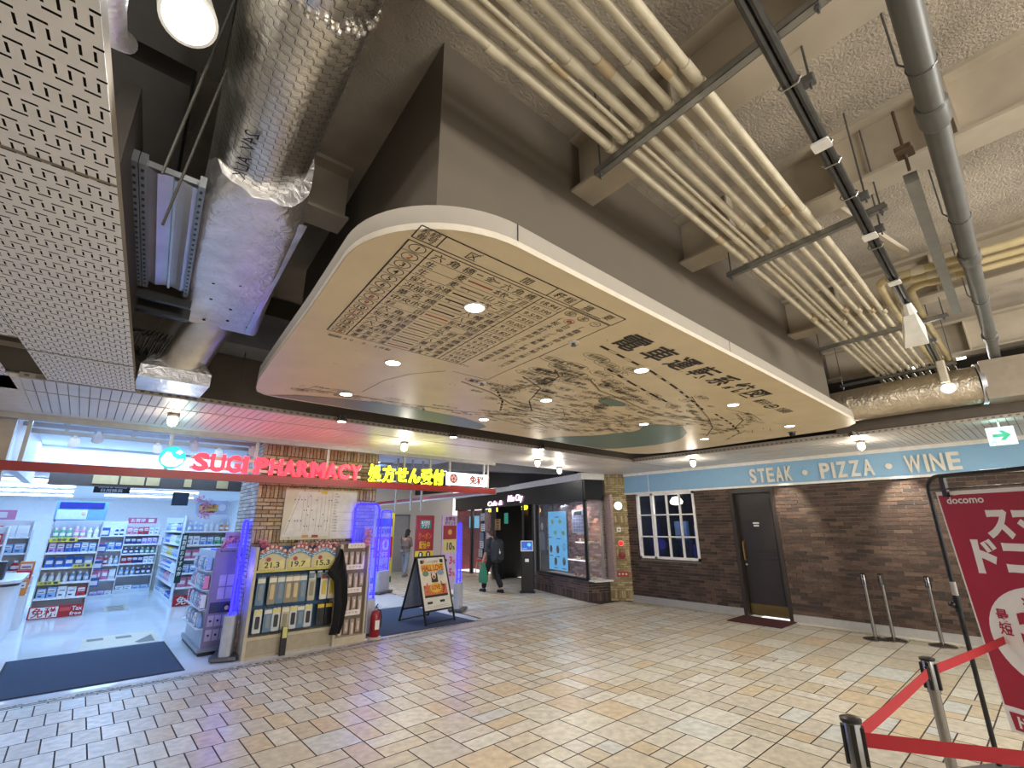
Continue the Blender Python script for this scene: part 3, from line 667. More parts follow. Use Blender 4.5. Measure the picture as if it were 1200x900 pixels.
# dark double rail
t = thing('lighting_rail', 'dark double lighting rail strapped beside the cream pipes', 'rail', (3, .4, 3.53))
RAILM = mat('rail_dark', '#4c4c4b', .35, .7, noise=.2)
def ry(x): return .295 + .04 * x
for k in (0, 1):
    m = M(); m.tube([(-.5, ry(-.5) - .02 + .034 * k, 3.535), (5, ry(5) - .02 + .034 * k, 3.535), (9.3, ry(9.3) - .02 + .034 * k, 3.535)], .017, 8); m.build('rail_tube', RAILM, t, True)
for x in (1.95, 2.45, 2.62, 3.0, 3.75, 4.4):
    m = M(); y = ry(x)
    m.tube([(x, y - .045, 3.535), (x, y - .03, 3.512), (x, y + .03, 3.512), (x, y + .045, 3.535), (x, y + .03, 3.558), (x, y - .03, 3.558), (x, y - .045, 3.535)], .004, 5); m.build('strap', STEEL, t)
for x in (2.42, 3.55, 4.45):
    m = M(); y = ry(x); m.rbox(x - .04, x + .04, y - .04, y + .04, 3.505, 3.516, .01); m.build('rail_joint', WHITE, t)
for x in (2.05, 3.15, 3.62, 6.5):
    m = M(); y = ry(x) - .06; m.tube([(x, y, 3.53), (x, y, 4.2)], .005, 6); m.rbox(x - .02, x + .02, y - .02, y + .06, 3.56, 3.6, .008); m.build('rail_hook', GREYM, t)
# grey drain pipe
t = thing('drain_pipe', 'thick grey drain pipe crossing the upper right corner', 'pipe', (4, 0, 3.6))
DRN = mat('pvc_grey', '#5a5a57', .42, noise=.12, scale=6)
def gy(x): return -.085 + .026 * x
m = M(); m.tube([(-1, gy(-1), 3.6), (8.3, gy(8.3), 3.6)], .052, 14); m.build('pipe_run', DRN, t, True)
for x in (2.72, 4.6, 6.9):
    m = M(); m.tube([(x - .09, gy(x), 3.6), (x - .08, gy(x), 3.6), (x + .06, gy(x), 3.6), (x + .09, gy(x), 3.6)], [.055, .064, .064, .055], 14); m.build('socket', DRN, t, True)
for x in (2.35, 3.9, 5.6):
    m = M(); y = gy(x); m.tube([(x, y + .054 * math.cos(a), 3.6 + .054 * math.sin(a)) for a in [2 * PI * k / 12 for k in range(13)]], .004, 5); m.tube([(x, y + .05, 3.63), (x, y + .07, 3.66), (x, y + .07, 4.2)], .005, 6); m.build('pipe_hook', GREYM, t)
# grey hanging channel and its clamp
t = thing('hanging_channel', 'flat grey steel channel hanging between the drain pipe and the rail', 'channel', (4.2, .2, 3.58))
m = M(); m.tube([(3.2, .15, 3.60), (5.75, .235, 3.60)], .045, 4); m.build('channel_body', mat('channel_grey', '#85837d', .5, .4), t)
m = M(); m.tube([(3.16, .145, 3.62), (3.1, .14, 3.72), (3.1, .14, 4.0)], .008, 6); m.rbox(3.05, 3.15, .1, .18, 3.70, 3.73, .01); m.build('beam_clamp', mat('rusty', '#5c4a38', .7, .4, noise=.3), t)
# diagonal brace by second beam
m = M(); m.tube([(3.55, .62, 3.9), (4.4, .36, 3.7)], .035, 4)
tag(m.build('diagonal_brace', BEAMP), 'pale diagonal steel brace under the second beam', 'brace')
# floodlight on rail
t = thing('rail_floodlight', 'white box floodlight hanging from the rail beside the pipes', 'lamp', (5.3, .53, 3.45))
m = M(); m.tube([(5.0, .49, 3.52), (5.05, .49, 3.44)], [.03, .05], 8); m.build('lamp_bracket', WHITE, t)
m = M(); m.fr((5.05, .5, 3.46), Vector((.93, .09, -.35)).normalized(), (0, 1, 0))
pr = [[(0, -.04, -.04), (0, .04, -.04), (0, .04, .04), (0, -.04, .04)], [(.12, -.05, -.06), (.12, .05, -.06), (.12, .05, .06), (.12, -.05, .06)], [(.38, -.085, -.1), (.38, .085, -.1), (.38, .085, .1), (.38, -.085, .1)]]
ids = [[m.vert(*p) for p in q] for q in pr]
for a, b in zip(ids, ids[1:]):
    for j in range(4): m.face((a[j], a[(j + 1) % 4], b[(j + 1) % 4], b[j]))
m.face(ids[0][::-1]); m.build('lamp_housing', WHITE, t)
m.V, m.F, m.I, m.C = [], [], [], []; m.box(.378, .384, -.08, .08, -.095, .095); m.build('lens', emis('lens_glow', '#fff4e2', 9), t)
lamp('flood_lamp', 'SPOT', (5.47, .54, 3.30), 25, NEUT, .08, (7.2, .6, 1.5), t, spot=1.8)
t = thing('rail_spotlight', 'lit round spotlight hanging at the far end of the rail', 'lamp', (7.2, .55, 3.2))
m = M(); m.rbox(7.18, 7.26, .52, .6, 3.26, 3.52, .015); m.build('lamp_bracket', mat('rail_bracket', '#b8ae9c', .5), t)
m = M(); m.fr((7.22, .55, 3.2), (0, 1, 0), Vector((.5, 0, .87)), Vector((-.8, -.1, -.45)).normalized()); m.lathe([(.05, -.1), (.075, 0), (.08, .03), (.07, .03)], 0, 0, 18); m.build('lamp_housing', WHITE, t, True)
m = M(); m.fr((7.22, .55, 3.2), (0, 1, 0), Vector((.5, 0, .87)), Vector((-.8, -.1, -.45)).normalized()); m.lathe([(.07, .028), (.05, .036), (.01, .04)], 0, 0, 18); m.build('lens', emis('downlight_glow', '#fff6e8', 12), t)
lamp('spot_lamp', 'SPOT', (7.1, .54, 3.15), 25, NEUT, .06, (6.2, .4, 1), t, spot=2.0)
# ------------------------------------------------------------------ ducts
FOIL = foil_mat('foil_wrap', '#e2ded6', .32, .2, 6); FOIL2 = foil_mat('foil_box', '#f0eef0', .42, .4, 9)
t = thing('foil_duct', 'big round foil wrapped air duct under chicken wire beside the map ceiling', 'duct', (.3, 1.5, 3.55))
def dx(y): return .155 + .082 * y
m = M(); ax = [(dx(y), y, 3.56) for y in (-1.5, 0, .8, 1.28, 1.30, 1.32, 1.9, 2.5)]
m.tube(ax, [.216, .216, .216, .214, .207, .214, .216, .222], 40); m.build('duct_shell', FOIL, t, True)
# chicken wire: hexagons rolled round the shell
m = M(); H_ = .042; nx = 36; r = .2205
def cyl(s_, a): y = s_; return (dx(y) + r * math.cos(a), y, 3.56 + r * math.sin(a))
stp = 2 * PI / nx
for i in range(nx):
    a = i * stp
    if math.sin(a) > .35: continue
    for j in range(-6, 58):
        y = j * H_ + (H_ / 2 if i % 2 else 0)
        if y > 2.42: continue
        p = [(y - H_ * .5, a), (y - H_ * .22, a + stp * .33), (y + H_ * .22, a + stp * .33), (y + H_ * .5, a)]
        p2 = [(y + H_ * .22, a + stp * .33), (y + H_ * .5, a + stp)]
        for (u0, v0), (u1, v1) in ((p[1], p[2]), ((y - H_ * .22, a + stp * .33), (y - H_ * .5 + .006, a + stp * .0)), (p2[0], (y + H_ * .28, a + stp))):
            A, B = Vector(cyl(u0, v0)), Vector(cyl(u1, v1)); n_ = Vector((math.cos(v0), 0, math.sin(v0))); sd = (B - A).cross(n_)
            if sd.length < 1e-6: continue
            sd = sd.normalized() * .0012
            m.face([m.vert(*(A + sd)), m.vert(*(B + sd)), m.vert(*(B - sd)), m.vert(*(A - sd))])
m.build('chicken_wire', mat('wire_dark', '#3d3833', .5, .6), t)
m = M(); m.fr((dx(1.1) + .02, 1.95, 3.334), (.06, 1, 0), (-1, .06, 0)); m.text('24V  AL/K  2', 0, 0, .06, 0, 'L', 0, 0); m.build('marker_writing', BLACK, t)
m = M()
for k in range(26):
    a = PI + PI * k / 25; y = 1.3 + .012 * math.sin(k * 1.7)
    m.ball((dx(y) + .218 * math.cos(a), y, 3.56 + .218 * math.sin(a)), .012, 6)
m.build('seam_tape', FOIL, t, True)
t = thing('foil_plenum_box', 'square foil wrapped plenum box at the end of the round duct', 'duct', (.5, 3.4, 3.5))
m = M()
sec = [(2.35, .16, .60, 3.30, 3.80, .18), (2.55, .14, .64, 3.30, 3.82, .08), (3.4, .22, .73, 3.32, 3.82, .04), (4.42, .32, .86, 3.33, 3.82, .04)]
ids = []
for y, a, b, c, d, r in sec: ids.append([m.vert(px_, y + .02 * math.sin(px_ * 40), pz_) for px_, pz_ in rrect(a, b, c, d, r, 5)])
for a, b in zip(ids, ids[1:]):
    for j in range(len(a)): m.face((a[j], a[(j + 1) % len(a)], b[(j + 1) % len(a)], b[j]))
m.face(ids[0]); m.face(ids[-1]); m.build('box_shell', FOIL2, t, True)
m = M()
for y in (2.75, 3.1, 3.5, 3.9, 4.25):
    for f in (.2, .5, .82):
        x = .16 + .085 * (y - 2.5) + .5 * f; m.lathe([(.012, 3.335), (.012, 3.322), (.004, 3.318)], x + .03, y + .06 * math.sin(y * 9 + f * 7), 8)
m.build('insulation_pins', BLACK, t)
m = M(); m.fr((.19, 2.5, 3.318), (.08, 1, 0), (-1, .08, 0)); m.box(0, 1.9, -.45, -.41, 0, .003); m.build('tape_strip', FOIL, t)
t = thing('foil_elbow_duct', 'foil wrapped elbow duct dropping to the slatted ceiling', 'duct', (.3, 4.9, 3.2))
m = M(); m.tube([(.52, 4.2, 3.56), (.5, 4.5, 3.54), (.46, 4.75, 3.46), (.41, 4.98, 3.31), (.38, 5.1, 3.12), (.38, 5.12, 3.04)], [.2, .235, .25, .245, .225, .21], 32); m.build('elbow_shell', FOIL, t, True)
m = M(); ids = []
for z, a, b, c, d in ((3.16, .2, .56, 4.94, 5.3), (3.03, .12, .64, 4.88, 5.4), (2.92, .12, .64, 4.88, 5.4)): ids.append([m.vert(x, y, z) for x, y in ((a, c), (b, c), (b, d), (a, d))])
for a, b in zip(ids, ids[1:]):
    for j in range(4): m.face((a[j], a[(j + 1) % 4], b[(j + 1) % 4], b[j]))
m.face(ids[0]); m.face(ids[-1]); m.build('outlet_boot', FOIL2, t)
# galvanised damper
t = thing('duct_damper', 'bare galvanised duct section with punched flanges left of the foil box', 'duct', (.05, 3.1, 3.35))
GALV = mat('galvanised_bright', '#ccd0d8', .36, .85, noise=.1, scale=5, bump=.1, bscale=4)
def sk(y): return .085 * (y - 2.45)
m = M()
prof = [(-.08, 0), (-.04, .016), (.0, .004), (.02, .0), (.026, .018), (.038, .018), (.044, 0), (.07, .006), (.1, .016), (.12, .012)]
for a, b in zip(prof, prof[1:]): m.poly([(a[0] + sk(2.45), 2.45, 3.30 - a[1]), (b[0] + sk(2.45), 2.45, 3.30 - b[1]), (b[0] + sk(3.75), 3.75, 3.30 - b[1]), (a[0] + sk(3.75), 3.75, 3.30 - a[1])])
m.prism([(-.08 + sk(2.45), 2.45), (.12 + sk(2.45), 2.45), (.12 + sk(3.75), 3.75), (-.08 + sk(3.75), 3.75)], 3.305, 3.335)
m.build('duct_sheet', GALV, t)
for o_, nm in ((-.108, 'flange'), (-.14, 'flange'), (.122, 'flange')):
    m = M(); m.prism([(o_ + sk(2.4), 2.4), (o_ + .028 + sk(2.4), 2.4), (o_ + .028 + sk(3.8), 3.8), (o_ + sk(3.8), 3.8)], 3.27, 3.33); m.mi = 1
    for k in range(22):
        y = 2.44 + .061 * k; m.prism([(o_ + .008 + sk(y), y), (o_ + .02 + sk(y), y), (o_ + .02 + sk(y), y + .022), (o_ + .008 + sk(y), y + .022)], 3.268, 3.2695)
    m.build(nm, [mat('flange_grey', '#8b8f94', .4, .7), BLACK], t)
m = M(); m.prism([(-.2 + sk(2.2), 2.2), (-.135 + sk(2.2), 2.2), (-.135 + sk(4.0), 4.0), (-.2 + sk(4.0), 4.0)], 3.1, 3.5)
tag(m.build('dark_duct_frame', mat('frame_dark', '#2e2925', .6)), 'dark steel frame rail between perforated panel and bare duct', 'frame')
# foil flexible tube at top left
m = M(); m.tube([(-.21, 1.3, 3.12), (-.22, 1.5, 3.14), (-.22, 1.66, 3.2), (-.2, 1.8, 3.32)], [.035, .04, .04, .035], 14)
tag(m.build('flexible_foil_hose', FOIL2, None, True), 'short crumpled foil hose behind the perforated panel edge', 'duct')
# cables and threaded rods in the void
for i, (a, b, lab) in enumerate([((.02, 2.3, 2.95), (.18, 1.45, 4.1), 'thin grey support rod below the round spotlight'), ((-.02, 2.0, 3.0), (.12, 1.5, 4.1), 'thin dark support rod left of the foil duct'), ((.93, 5.2, 2.95), (.95, 5.2, 4.1), 'thin rod in front of the brown bulkhead')]):
    m = M(); m.tube([a, b], .0055, 6); tag(m.build('support_rod', mat('rod_dark', '#45423e', .5, .4)), lab, 'rod', 'thin rods in the ceiling void')
m = M(); m.box(.12, .14, 5.0, 5.1, 3.0, 3.05)
for k in range(9):
    x = -.02 + .03 * k; m.tube([(x, 4.15 + .02 * k, 3.05 + .01 * (k % 3)), (x + .05, 4.5, 3.2), (x + .02 * (k % 2), 4.9, 3.1), (x - .02, 5.3, 3.3)], .007, 5)
tag(m.build('cable_bundle', BLACK), 'bundle of black cables beside the elbow duct', 'cable')
m = M(); m.box(.0, .32, 4.05, 4.12, 3.2, 3.28); m.box(-.05, .3, 3.86, 3.9, 3.22, 3.28)
tag(m.build('black_bracket', BLACK), 'black steel bracket at the end of the bare duct', 'bracket')
m = M(); m.prism([(.66, 5.0), (1.3, 5.0), (1.3, 5.4), (.66, 5.4)], 3.42, 3.8)
tag(m.build('grey_duct_box', GALV), 'plain galvanised duct box above the brown bulkhead', 'duct')
m = M(); m.prism([(-1.2, .9), (.02, .9), (.1, 2.2), (-1.2, 2.2)], 3.72, 4.15); m.prism([(-1.2, 2.35), (.0, 2.35), (.1, 4.6), (-1.2, 4.6)], 3.75, 4.1)
tag(m.build('dark_void_boxes', mat('void_box_dark', '#26231f', .6)), 'dark boxes added above the perforated panels to keep the void dark', 'duct')  # boxes put in to darken this side of the void
# round can spotlight
t = thing('can_spotlight', 'lit white cylinder spotlight near the top left corner', 'lamp', (-.04, 1.48, 3.25))
m = M(); ax_ = Vector((.12, -.5, -.86)).normalized(); au_ = Vector((1, 0, .14)).normalized(); av_ = ax_.cross(au_); m.fr((-.045, 1.475, 3.23), au_, av_, ax_); m.lathe([(.04, -.28), (.078, -.25), (.08, 0), (.07, .004), (.068, -.012)], 0, 0, 28); m.build('lamp_housing', WHITE, t, True)
m = M(); m.fr((-.045, 1.475, 3.23), au_, av_, ax_); m.lathe([(.068, -.004), (.06, -.001), (.01, 0)], 0, 0, 24); m.build('lens', emis('can_glow', '#f4f7ff', 14), t)
m = M(); m.tube([(-.09, 1.6, 3.44), (-.12, 1.62, 3.8), (-.12, 1.62, 4.2)], .014, 8); m.build('lamp_stem', WHITE, t)
lamp('can_lamp', 'SPOT', (-.035, 1.48, 3.2), 30, (.95, .97, 1), .05, (.4, 1.7, 0), t, spot=1.5)
# insulated duct at right
t = thing('insulated_duct', 'silver insulated duct lying above the slatted ceiling at the right', 'duct', (7.75, 1, 3.28))
m = M(); m.tube([(7.62, 1.78, 3.24), (7.66, 1.4, 3.26), (7.72, .9, 3.28), (7.78, .32, 3.29)], [.215, .22, .225, .225], 28); m.build('duct_shell', foil_mat('foil_dull', '#cbbfac', .42, .5, 9), t, True)
m = M(); m.tube([(7.775, .335, 3.29), (7.785, .29, 3.29)], .25, 28); m.build('end_flange', GALV, t, True)
m = M(); m.fr((7.8, .29, 0), (.1, -1, 0), (0, 0, 1)); m.box(0, 2.6, 3.06, 3.52, -.25, .25)
tag(m.build('duct_casing', mat('casing_beige', '#8f8373', .6)), 'plain beige duct casing continuing to the right of the silver duct', 'duct')
# glowing strips put in for bright patches in the void beyond
for i, (y, z, l) in enumerate([(-.05, 4.02, .28), (.52, 3.92, .22), (1.0, 3.9, .1)]):
    t = thing('void_glow_strip', 'glowing white strip in the dark ceiling void, %s' % ['right of the drain pipe', 'left of the drain pipe', 'smallest by the rail end'][i], 'lamp', (8.9, y, z), 'glowing strips in the ceiling void')
    m = M(); m.rbox(8.86, 8.94, y - l / 2, y + l / 2, z, z + .05, .02); m.build('diffuser', emis('strip_glow', '#fffaf0', 3), t)
    m = M(); m.box(8.85, 8.95, y - l / 2 - .01, y + l / 2 + .01, z + .05, z + .08); m.tube([(8.9, y, z + .08), (8.9, y, 4.2)], .01, 6); m.build('strip_body', WHITE, t)
lamp('void_lamp', 'AREA', (8.8, .6, 3.9), 8, NEUT, .5, (8.0, 1.2, 3.2))  # added lamp spreading the strips' light in the void
for i, (x, y) in enumerate([(7.3, 2.2), (7.6, 2.6)]):
    m = M(); m.tube([(x - .2, y + .3, 3.5), (x + .2, y - .4, 3.7)], .02, 6); tag(m.build('dark_strut', BLACK), 'dark diagonal strut behind the soffit end, %s' % ['nearer one', 'farther one'][i], 'strut')
# exit sign
t = thing('exit_sign', 'lit white emergency exit sign with a green arrow', 'sign', (8.3, .28, 2.72))
m = M(); m.fr((8.3, .41, 2.61), (0, -1, 0), (0, 0, 1)); m.box(0, .25, 0, .225, -.04, 0); sh = m.build('sign_housing', WHITE, t)
m = M(); m.fr((8.3, .41, 2.61), (0, -1, 0), (0, 0, 1)); m.box(.004, .246, .004, .221, 0, .003); sf = m.build('sign_face', emis('exit_white', '#b8fbf4', 1.5), sh)
m = M(); m.fr((8.3, .41, 2.61), (0, -1, 0), (0, 0, 1)); m.mi = 0
m.prism([(.05, .10), (.14, .10), (.11, .06), (.15, .06), (.21, .12), (.15, .18), (.11, .18), (.14, .14), (.05, .14)], .003, .005); m.text('門', .03, .02, .03, .004); m.build('green_arrow', emis('exit_green', '#0fae6c', .9), sh)
m = M(); m.box(8.315, 8.335, .27, .29, 2.835, 2.9); m.build('sign_stem', WHITE, t)
lamp('exit_glow', 'POINT', (8.22, .28, 2.75), 1.2, (.5, 1, .95), .08, parent=t)
# ------------------------------------------------------------------ pharmacy pillar
YB_ = [L('#b7a17c'), L('#a8916c'), L('#c2ad89'), L('#9c8664'), L('#b5a184')]
m = M(); m.col = L('#4f453a'); m.box(1.9, 3.78, 7.9, 9.0, 0, 2.96)
m.fr((1.89, 7.9, 0), (1, 0, 0), (0, 0, 1)); bricks(m, 1.90, 2.94, .19, .057, YB_, .012, .01, soldier=(3, 12, 21, 30, 39, 40))
m.fr((1.9, 9.0, 0), (0, -1, 0), (0, 0, 1)); bricks(m, 1.1, 2.94, .19, .057, [L('#c9c2b6'), L('#d4cec2'), L('#bdb6aa')], .01, .01)  # left face bricks paler: the white light on them is in their colour
struct(m.build('pillar', BRICK), 'wide tan brick pillar between the two pharmacy entrances', 'pillar')
# guide map on the pillar
t = thing('floor_guide_board', 'pale floor guide board mounted on the tan brick pillar', 'sign', (2.85, 7.88, 1.9))
m = M(); m.fr((2.28, 7.885, 1.50), (1, 0, 0), (0, 0, 1)); m.box(0, 1.15, 0, .77, -.01, .02); m.build('board', mat('board_cream', '#cfc8ae', .4, noise=.03), t)
m = M(); m.fr((2.28, 7.865, 1.50), (1, 0, 0), (0, 0, 1), (0, -1, 0))
m.poly([(.02, .05, .001), (.72, .05, .001), (.72, .72, .001), (.2, .72, .001)]); m.poly([(.74, .02, .001), (1.13, .02, .001), (1.13, .74, .001), (.74, .74, .001)])
m.mi = 1
for x in (.28, .34, .40, .50, .56, .62, .68): m.line([(x, .12), (x, .66)], .006, .002)
for y in (.12, .29, .42): m.line([(.76, y), (1.12, y)], .005, .002)
m.line([(.05, .08), (.22, .66)], .008, .002)
m.mi = 2
for x, y in [(.15, .60), (.2, .60), (.25, .6), (.30, .6), (.1, .28), (.18, .28), (.22, .28), (.27, .28), (.38, .66), (.36, .5), (.3, .44), (.34, .44), (.42, .44), (.36, .37), (.48, .6), (.46, .3), (.64, .28), (.68, .28), (.68, .6), (.72, .6), (.33, .2), (.37, .2), (.55, .2), (.59, .2), (.28, .74), (.5, .74), (.12, .03), (.6, .38)]: m.disc(x, y, .009, z=.003, n=8)
for k in range(14): m.text(R.choice(['1F 食品', '2F 雑貨', 'B1 飲食', '改札口', '薬局', '出口']), .77, .70 - .045 * k, .016, .002, res=1)
m.mi = 3; m.box(.54, .64, .70, .74, 0, .002); m.mi = 4; m.box(.46, .56, .03, .07, 0, .002); m.mi = 5; m.box(.31, .41, .03, .07, 0, .002)
m.build('printed_plan', [mat('plan_white', '#d8d7cf', .4), mat('plan_grey', '#a9a79b', .5), BLACK, mat('plan_yellow', '#d8c01e', .5), mat('plan_red', '#a8322c', .5), mat('plan_orange', '#d69a5a', .5)], t)
m = M()
for x in (2.5, 3.3): m.rbox(x, x + .05, 7.86, 7.9, 1.47, 1.5, .005)
m.build('board_clip', BLACK, t)
# ------------------------------------------------------------------ red frame with signs
REDB = mat('red_enamel', '#8f1310', .35, noise=.05)
t = thing('sign_gantry', 'dark red sign beam with grey posts across the pharmacy front', 'sign frame', (2.5, 7.3, 2.33))
m = M(); m.box(-2.6, 5.98, 7.26, 7.34, 2.285, 2.385); m.build('red_beam', REDB, t)
m = M(); m.fr((5.98, 7.3, 0), Vector((.105, 1, 0)).normalized(), Vector((-1, .105, 0)).normalized()); m.box(0, 8.5, -.03, .05, 2.31, 2.385); m.mi = 1; m.box(0, 8.5, -.04, .06, 2.285, 2.31); m.build('red_return_beam', [mat('red_bright', '#b31a16', .35), WHITE], t)
POST = mat('post_grey', '#a8a5a0', .4, .4)
for x in (-.63, .66, 1.66, 2.66, 3.98, 4.5, 4.92, 5.72, 5.82):
    m = M(); m.box(x - .018, x + .018, 7.30, 7.335, 2.385, 2.93); m.build('post', POST, t)
m = M(); m.box(-2.6, 5.98, 7.27, 7.36, 2.84, 2.9); m.build('top_rail', POST, t)
NEON = mat('sign_red', '#5a0a10', .4, emit='#ff2a3c', es=2.2, noise=0); NEONY = mat('sign_yellow', '#4a4600', .4, emit='#f2ff2a', es=2.3, noise=0)
t = thing('pharmacy_sign', 'glowing red letters SUGI PHARMACY above the red beam', 'sign', (2, 7.25, 2.4))
def neon(word, x0, x1, z, h, mt, ext=.05, b=.03, nm='letter', italic=0, back=None):
    ws = [{'I': .5, 'M': 1.25, ' ': .35}.get(c, 1) for c in word]; tot = sum(ws); x = x0
    for c, q in zip(word, ws):
        s_ = (x1 - x0) * q / tot
        if c != ' ':
            m = M(); m.fr((x + s_ / 2, 7.27, z), (1, 0, 0), (0, 0, 1)); m.text(c, 0, 0, h, 0, 'C', b, ext, 1, 4, width=s_ * (.9 if c != 'I' else .7)); o = m.build(nm, mt, t)
            if back:
                m = M(); m.fr((x + s_ / 2, 7.285, z), (1, 0, 0), (0, 0, 1)); m.text(c, 0, -.004, h * 1.02, 0, 'C', b + .045, .02, 1, 3, width=s_ * 1.02); m.build('letter_backing', back, t)
        x += s_
neon('SUGI PHARMACY', .92, 3.19, 2.405, .215, NEON, b=.04)
m = M(); m.box(.9, 3.2, 7.285, 7.30, 2.42, 2.46); m.box(.9, 3.2, 7.285, 7.30, 2.55, 2.59); m.build('letter_rail', POST, t)
t = thing('prescription_sign', 'glowing yellow Japanese characters on dark backing above the red beam', 'sign', (4, 7.25, 2.4))
neon('処方せん受付', 3.30, 4.76, 2.42, .2, NEONY, b=.03, nm='character', back=mat('sign_dark', '#1d1c10', .5))
t = thing('pharmacy_logo', 'glowing turquoise and white round leaf logo left of the red letters', 'sign', (.7, 7.25, 2.53))
m = M(); m.fr((.70, 7.28, 2.535), (1, 0, 0), (0, 0, 1)); m.lathe([(.135, 0), (.135, .06), (.125, .065)], 0, 0, 32); m.build('logo_disc', emis('logo_teal', '#12c9b4', 1.3), t)
m = M(); m.fr((.70, 7.213, 2.535), (1, 0, 0), (0, 0, 1), (0, -1, 0)); m.prism([(-.12, -.03), (-.1, -.085), (-.04, -.115), (.05, -.11), (.11, -.06), (.115, -.01), (.05, -.02), (.0, .01), (-.03, .06), (-.07, .065)], 0, .004); m.prism([(.02, .06), (.07, .04), (.1, .07), (.06, .1)], 0, .004); m.build('logo_leaf', emis('logo_white', '#f4fffb', 2.2), t)
t = thing('tax_free_sign', 'white light box reading 免税 with a red blossom at the end of the red beam', 'sign', (5.25, 7.25, 2.5))
m = M(); m.box(4.82, 5.72, 7.2, 7.28, 2.405, 2.63); m.build('light_box', emis('box_white', '#fffdfa', 1.6), t)
m = M(); m.fr((4.82, 7.198, 2.405), (1, 0, 0), (0, 0, 1), (0, -1, 0)); m.disc(.115, .115, .085, z=.001); m.text('免税', .47, .05, .115, .001, 'L', .04, width=.34); m.mi = 1
for k in range(5):
    a = PI / 2 + 2 * PI * k / 5; m.disc(.115 + .042 * math.cos(a), .115 + .042 * math.sin(a), .024, z=.002, n=10)
m.build('box_lettering', [mat('sign_print_red', '#c22a26', .5), mat('sign_print_pale', '#f6d8d2', .5)], t)
for x, c in ((2, (1, .25, .3)), (4.0, (1, .95, .2))): lamp('sign_glow', 'AREA', (x, 7.18, 2.52), .7, c, 1.6, (x, 6.2, 2.55), size_y=.2)
lamp('logo_glow', 'POINT', (.7, 7.1, 2.54), 1.6, (.3, .9, 1), .1)
# ------------------------------------------------------------------ pharmacy shell
PW = mat('pharmacy_white', '#e3e6ea', .5, noise=.03)
m = M(); m.box(-3.1, -3.0, 7.4, 25.2, 0, 3.5); struct(m.build('wall_left', PW), 'white left wall of the pharmacy', 'wall')
m = M(); m.box(-3, 5.0, 25.1, 25.2, 0, 2.9); m.box(4.9, 5.0, 17.6, 25.2, 0, 2.9); struct(m.build('wall_back', PW), 'white back wall of the pharmacy', 'wall')
m = M(); m.box(-3, 5.0, 11.3, 25.2, 2.78, 2.84); struct(m.build('ceiling_pharmacy', PW), 'white ceiling of the pharmacy', 'ceiling')
m = M(); m.box(-3, 5.9, 7.5, 11.4, 3.06, 3.1); struct(m.build('ceiling_vestibule', PW), 'white raised ceiling behind the pharmacy sign', 'ceiling')
m = M(); m.box(-.75, 3.5, 11.22, 11.3, 2.6, 3.06); m.box(-3, -.75, 11.22, 11.3, 2.7, 3.06); m.box(-.85, -.75, 7.6, 11.3, 2.4, 3.06); struct(m.build('wall_vestibule', PW), 'white wall above the pharmacy entrance', 'wall')
m = M(); m.box(-.56, 3.5, 11.18, 11.34, 2.40, 2.61); struct(m.build('trim_4', mat('soffit_dark', '#4a3f38', .6)), 'dark brown drop beam above the pharmacy entrance', 'beam')
m = M()
for i, (x, q) in enumerate(((.0, .35), (.38, .35), (.76, .2), (1.35, .12), (1.9, .2))): m.box(x, x + q, 11.165, 11.18, 2.44, 2.6)
tag(m.build('shelf_strip_labels', mat('kraft_label', '#b39a6c', .6)), 'kraft paper strips stuck on the dark drop beam', 'label')
m = M(); m.prism([(-.62, 7.36), (-.5, 7.36), (-.5, 7.9), (-.62, 9.1)], 0, 3.4) if False else None
m.box(-1.25, -.75, 7.45, 7.6, 0, 2.9); struct(m.build('pillar_left', mat('pillar_beige', '#b5a48e', .6)), 'beige pillar at the left edge beside the pharmacy', 'pillar')
for i, y in enumerate((8.0, 8.55)):
    m = M(); m.box(-.75, 1.85, y, y + .05, 2.88, 2.93)
    for x in (-.4, .3, 1.0): m.box(x, x + .04, y, y + .05, 2.93, 3.06)
    tag(m.build('track_rail', POST), 'grey lighting track under the raised pharmacy ceiling, %s' % ['front one', 'rear one'][i], 'rail', 'lighting tracks')
def tspot(x, y, lab, lit=True):
    t = thing('track_spotlight', lab, 'lamp', (x, y, 2.88), 'track spotlights behind the pharmacy sign')
    m = M(); m.box(x - .02, x + .02, y, y + .04, 2.84, 2.88); m.build('track_adapter', WHITE, t)
    m = M(); m.fr((x, y, 2.8), (1, 0, 0), (0, .8, .6), (0, -.5, -.87)); m.lathe([(.035, -.08), (.05, -.06), (.055, .06), (.045, .062)], 0, 0, 16); lh = m.build('lamp_housing', WHITE, t, True)
    m = M(); m.fr((x, y, 2.8), (1, 0, 0), (0, .8, .6), (0, -.5, -.87)); m.lathe([(.045, .058), (.01, .06)], 0, 0, 14); m.build('lens', emis('track_glow', '#ffffff', 8), lh)
for i, x in enumerate((-.28, -.05, .62, 1.0, 1.4, 1.75)): tspot(x, 7.98 if i % 2 else 8.53, 'white track spotlight behind the sign, %s from the left' % ORD[i])
# tubes on the pharmacy ceiling
for i, (x0, x1, y) in enumerate([(-2.8, -.3, 15.0), (-2.8, -.3, 17.0), (-2.8, -.35, 19.3), (-2.8, -.4, 22.0), (.4, 2.6, 18.0), (.4, 2.9, 21.0), (4.0, 4.9, 12.5)]):
    t = thing('ceiling_tube', 'fluorescent tube on the pharmacy ceiling, %s' % ['left front row', 'left second row', 'left third row', 'left rear row', 'right front row', 'right rear row', 'beyond the pillar'][i], 'lamp', (x0, y, 2.75), 'fluorescent tubes of the pharmacy')
    m = M(); m.tube([(x0, y, 2.72), (x1, y, 2.72)], .025, 8); m.build('tube', emis('tube_glow', '#eef6ff', 7), t, True)
    m = M(); m.box(x0 - .02, x1 + .02, y - .05, y + .05, 2.745, 2.78); m.build('tube_batten', WHITE, t)
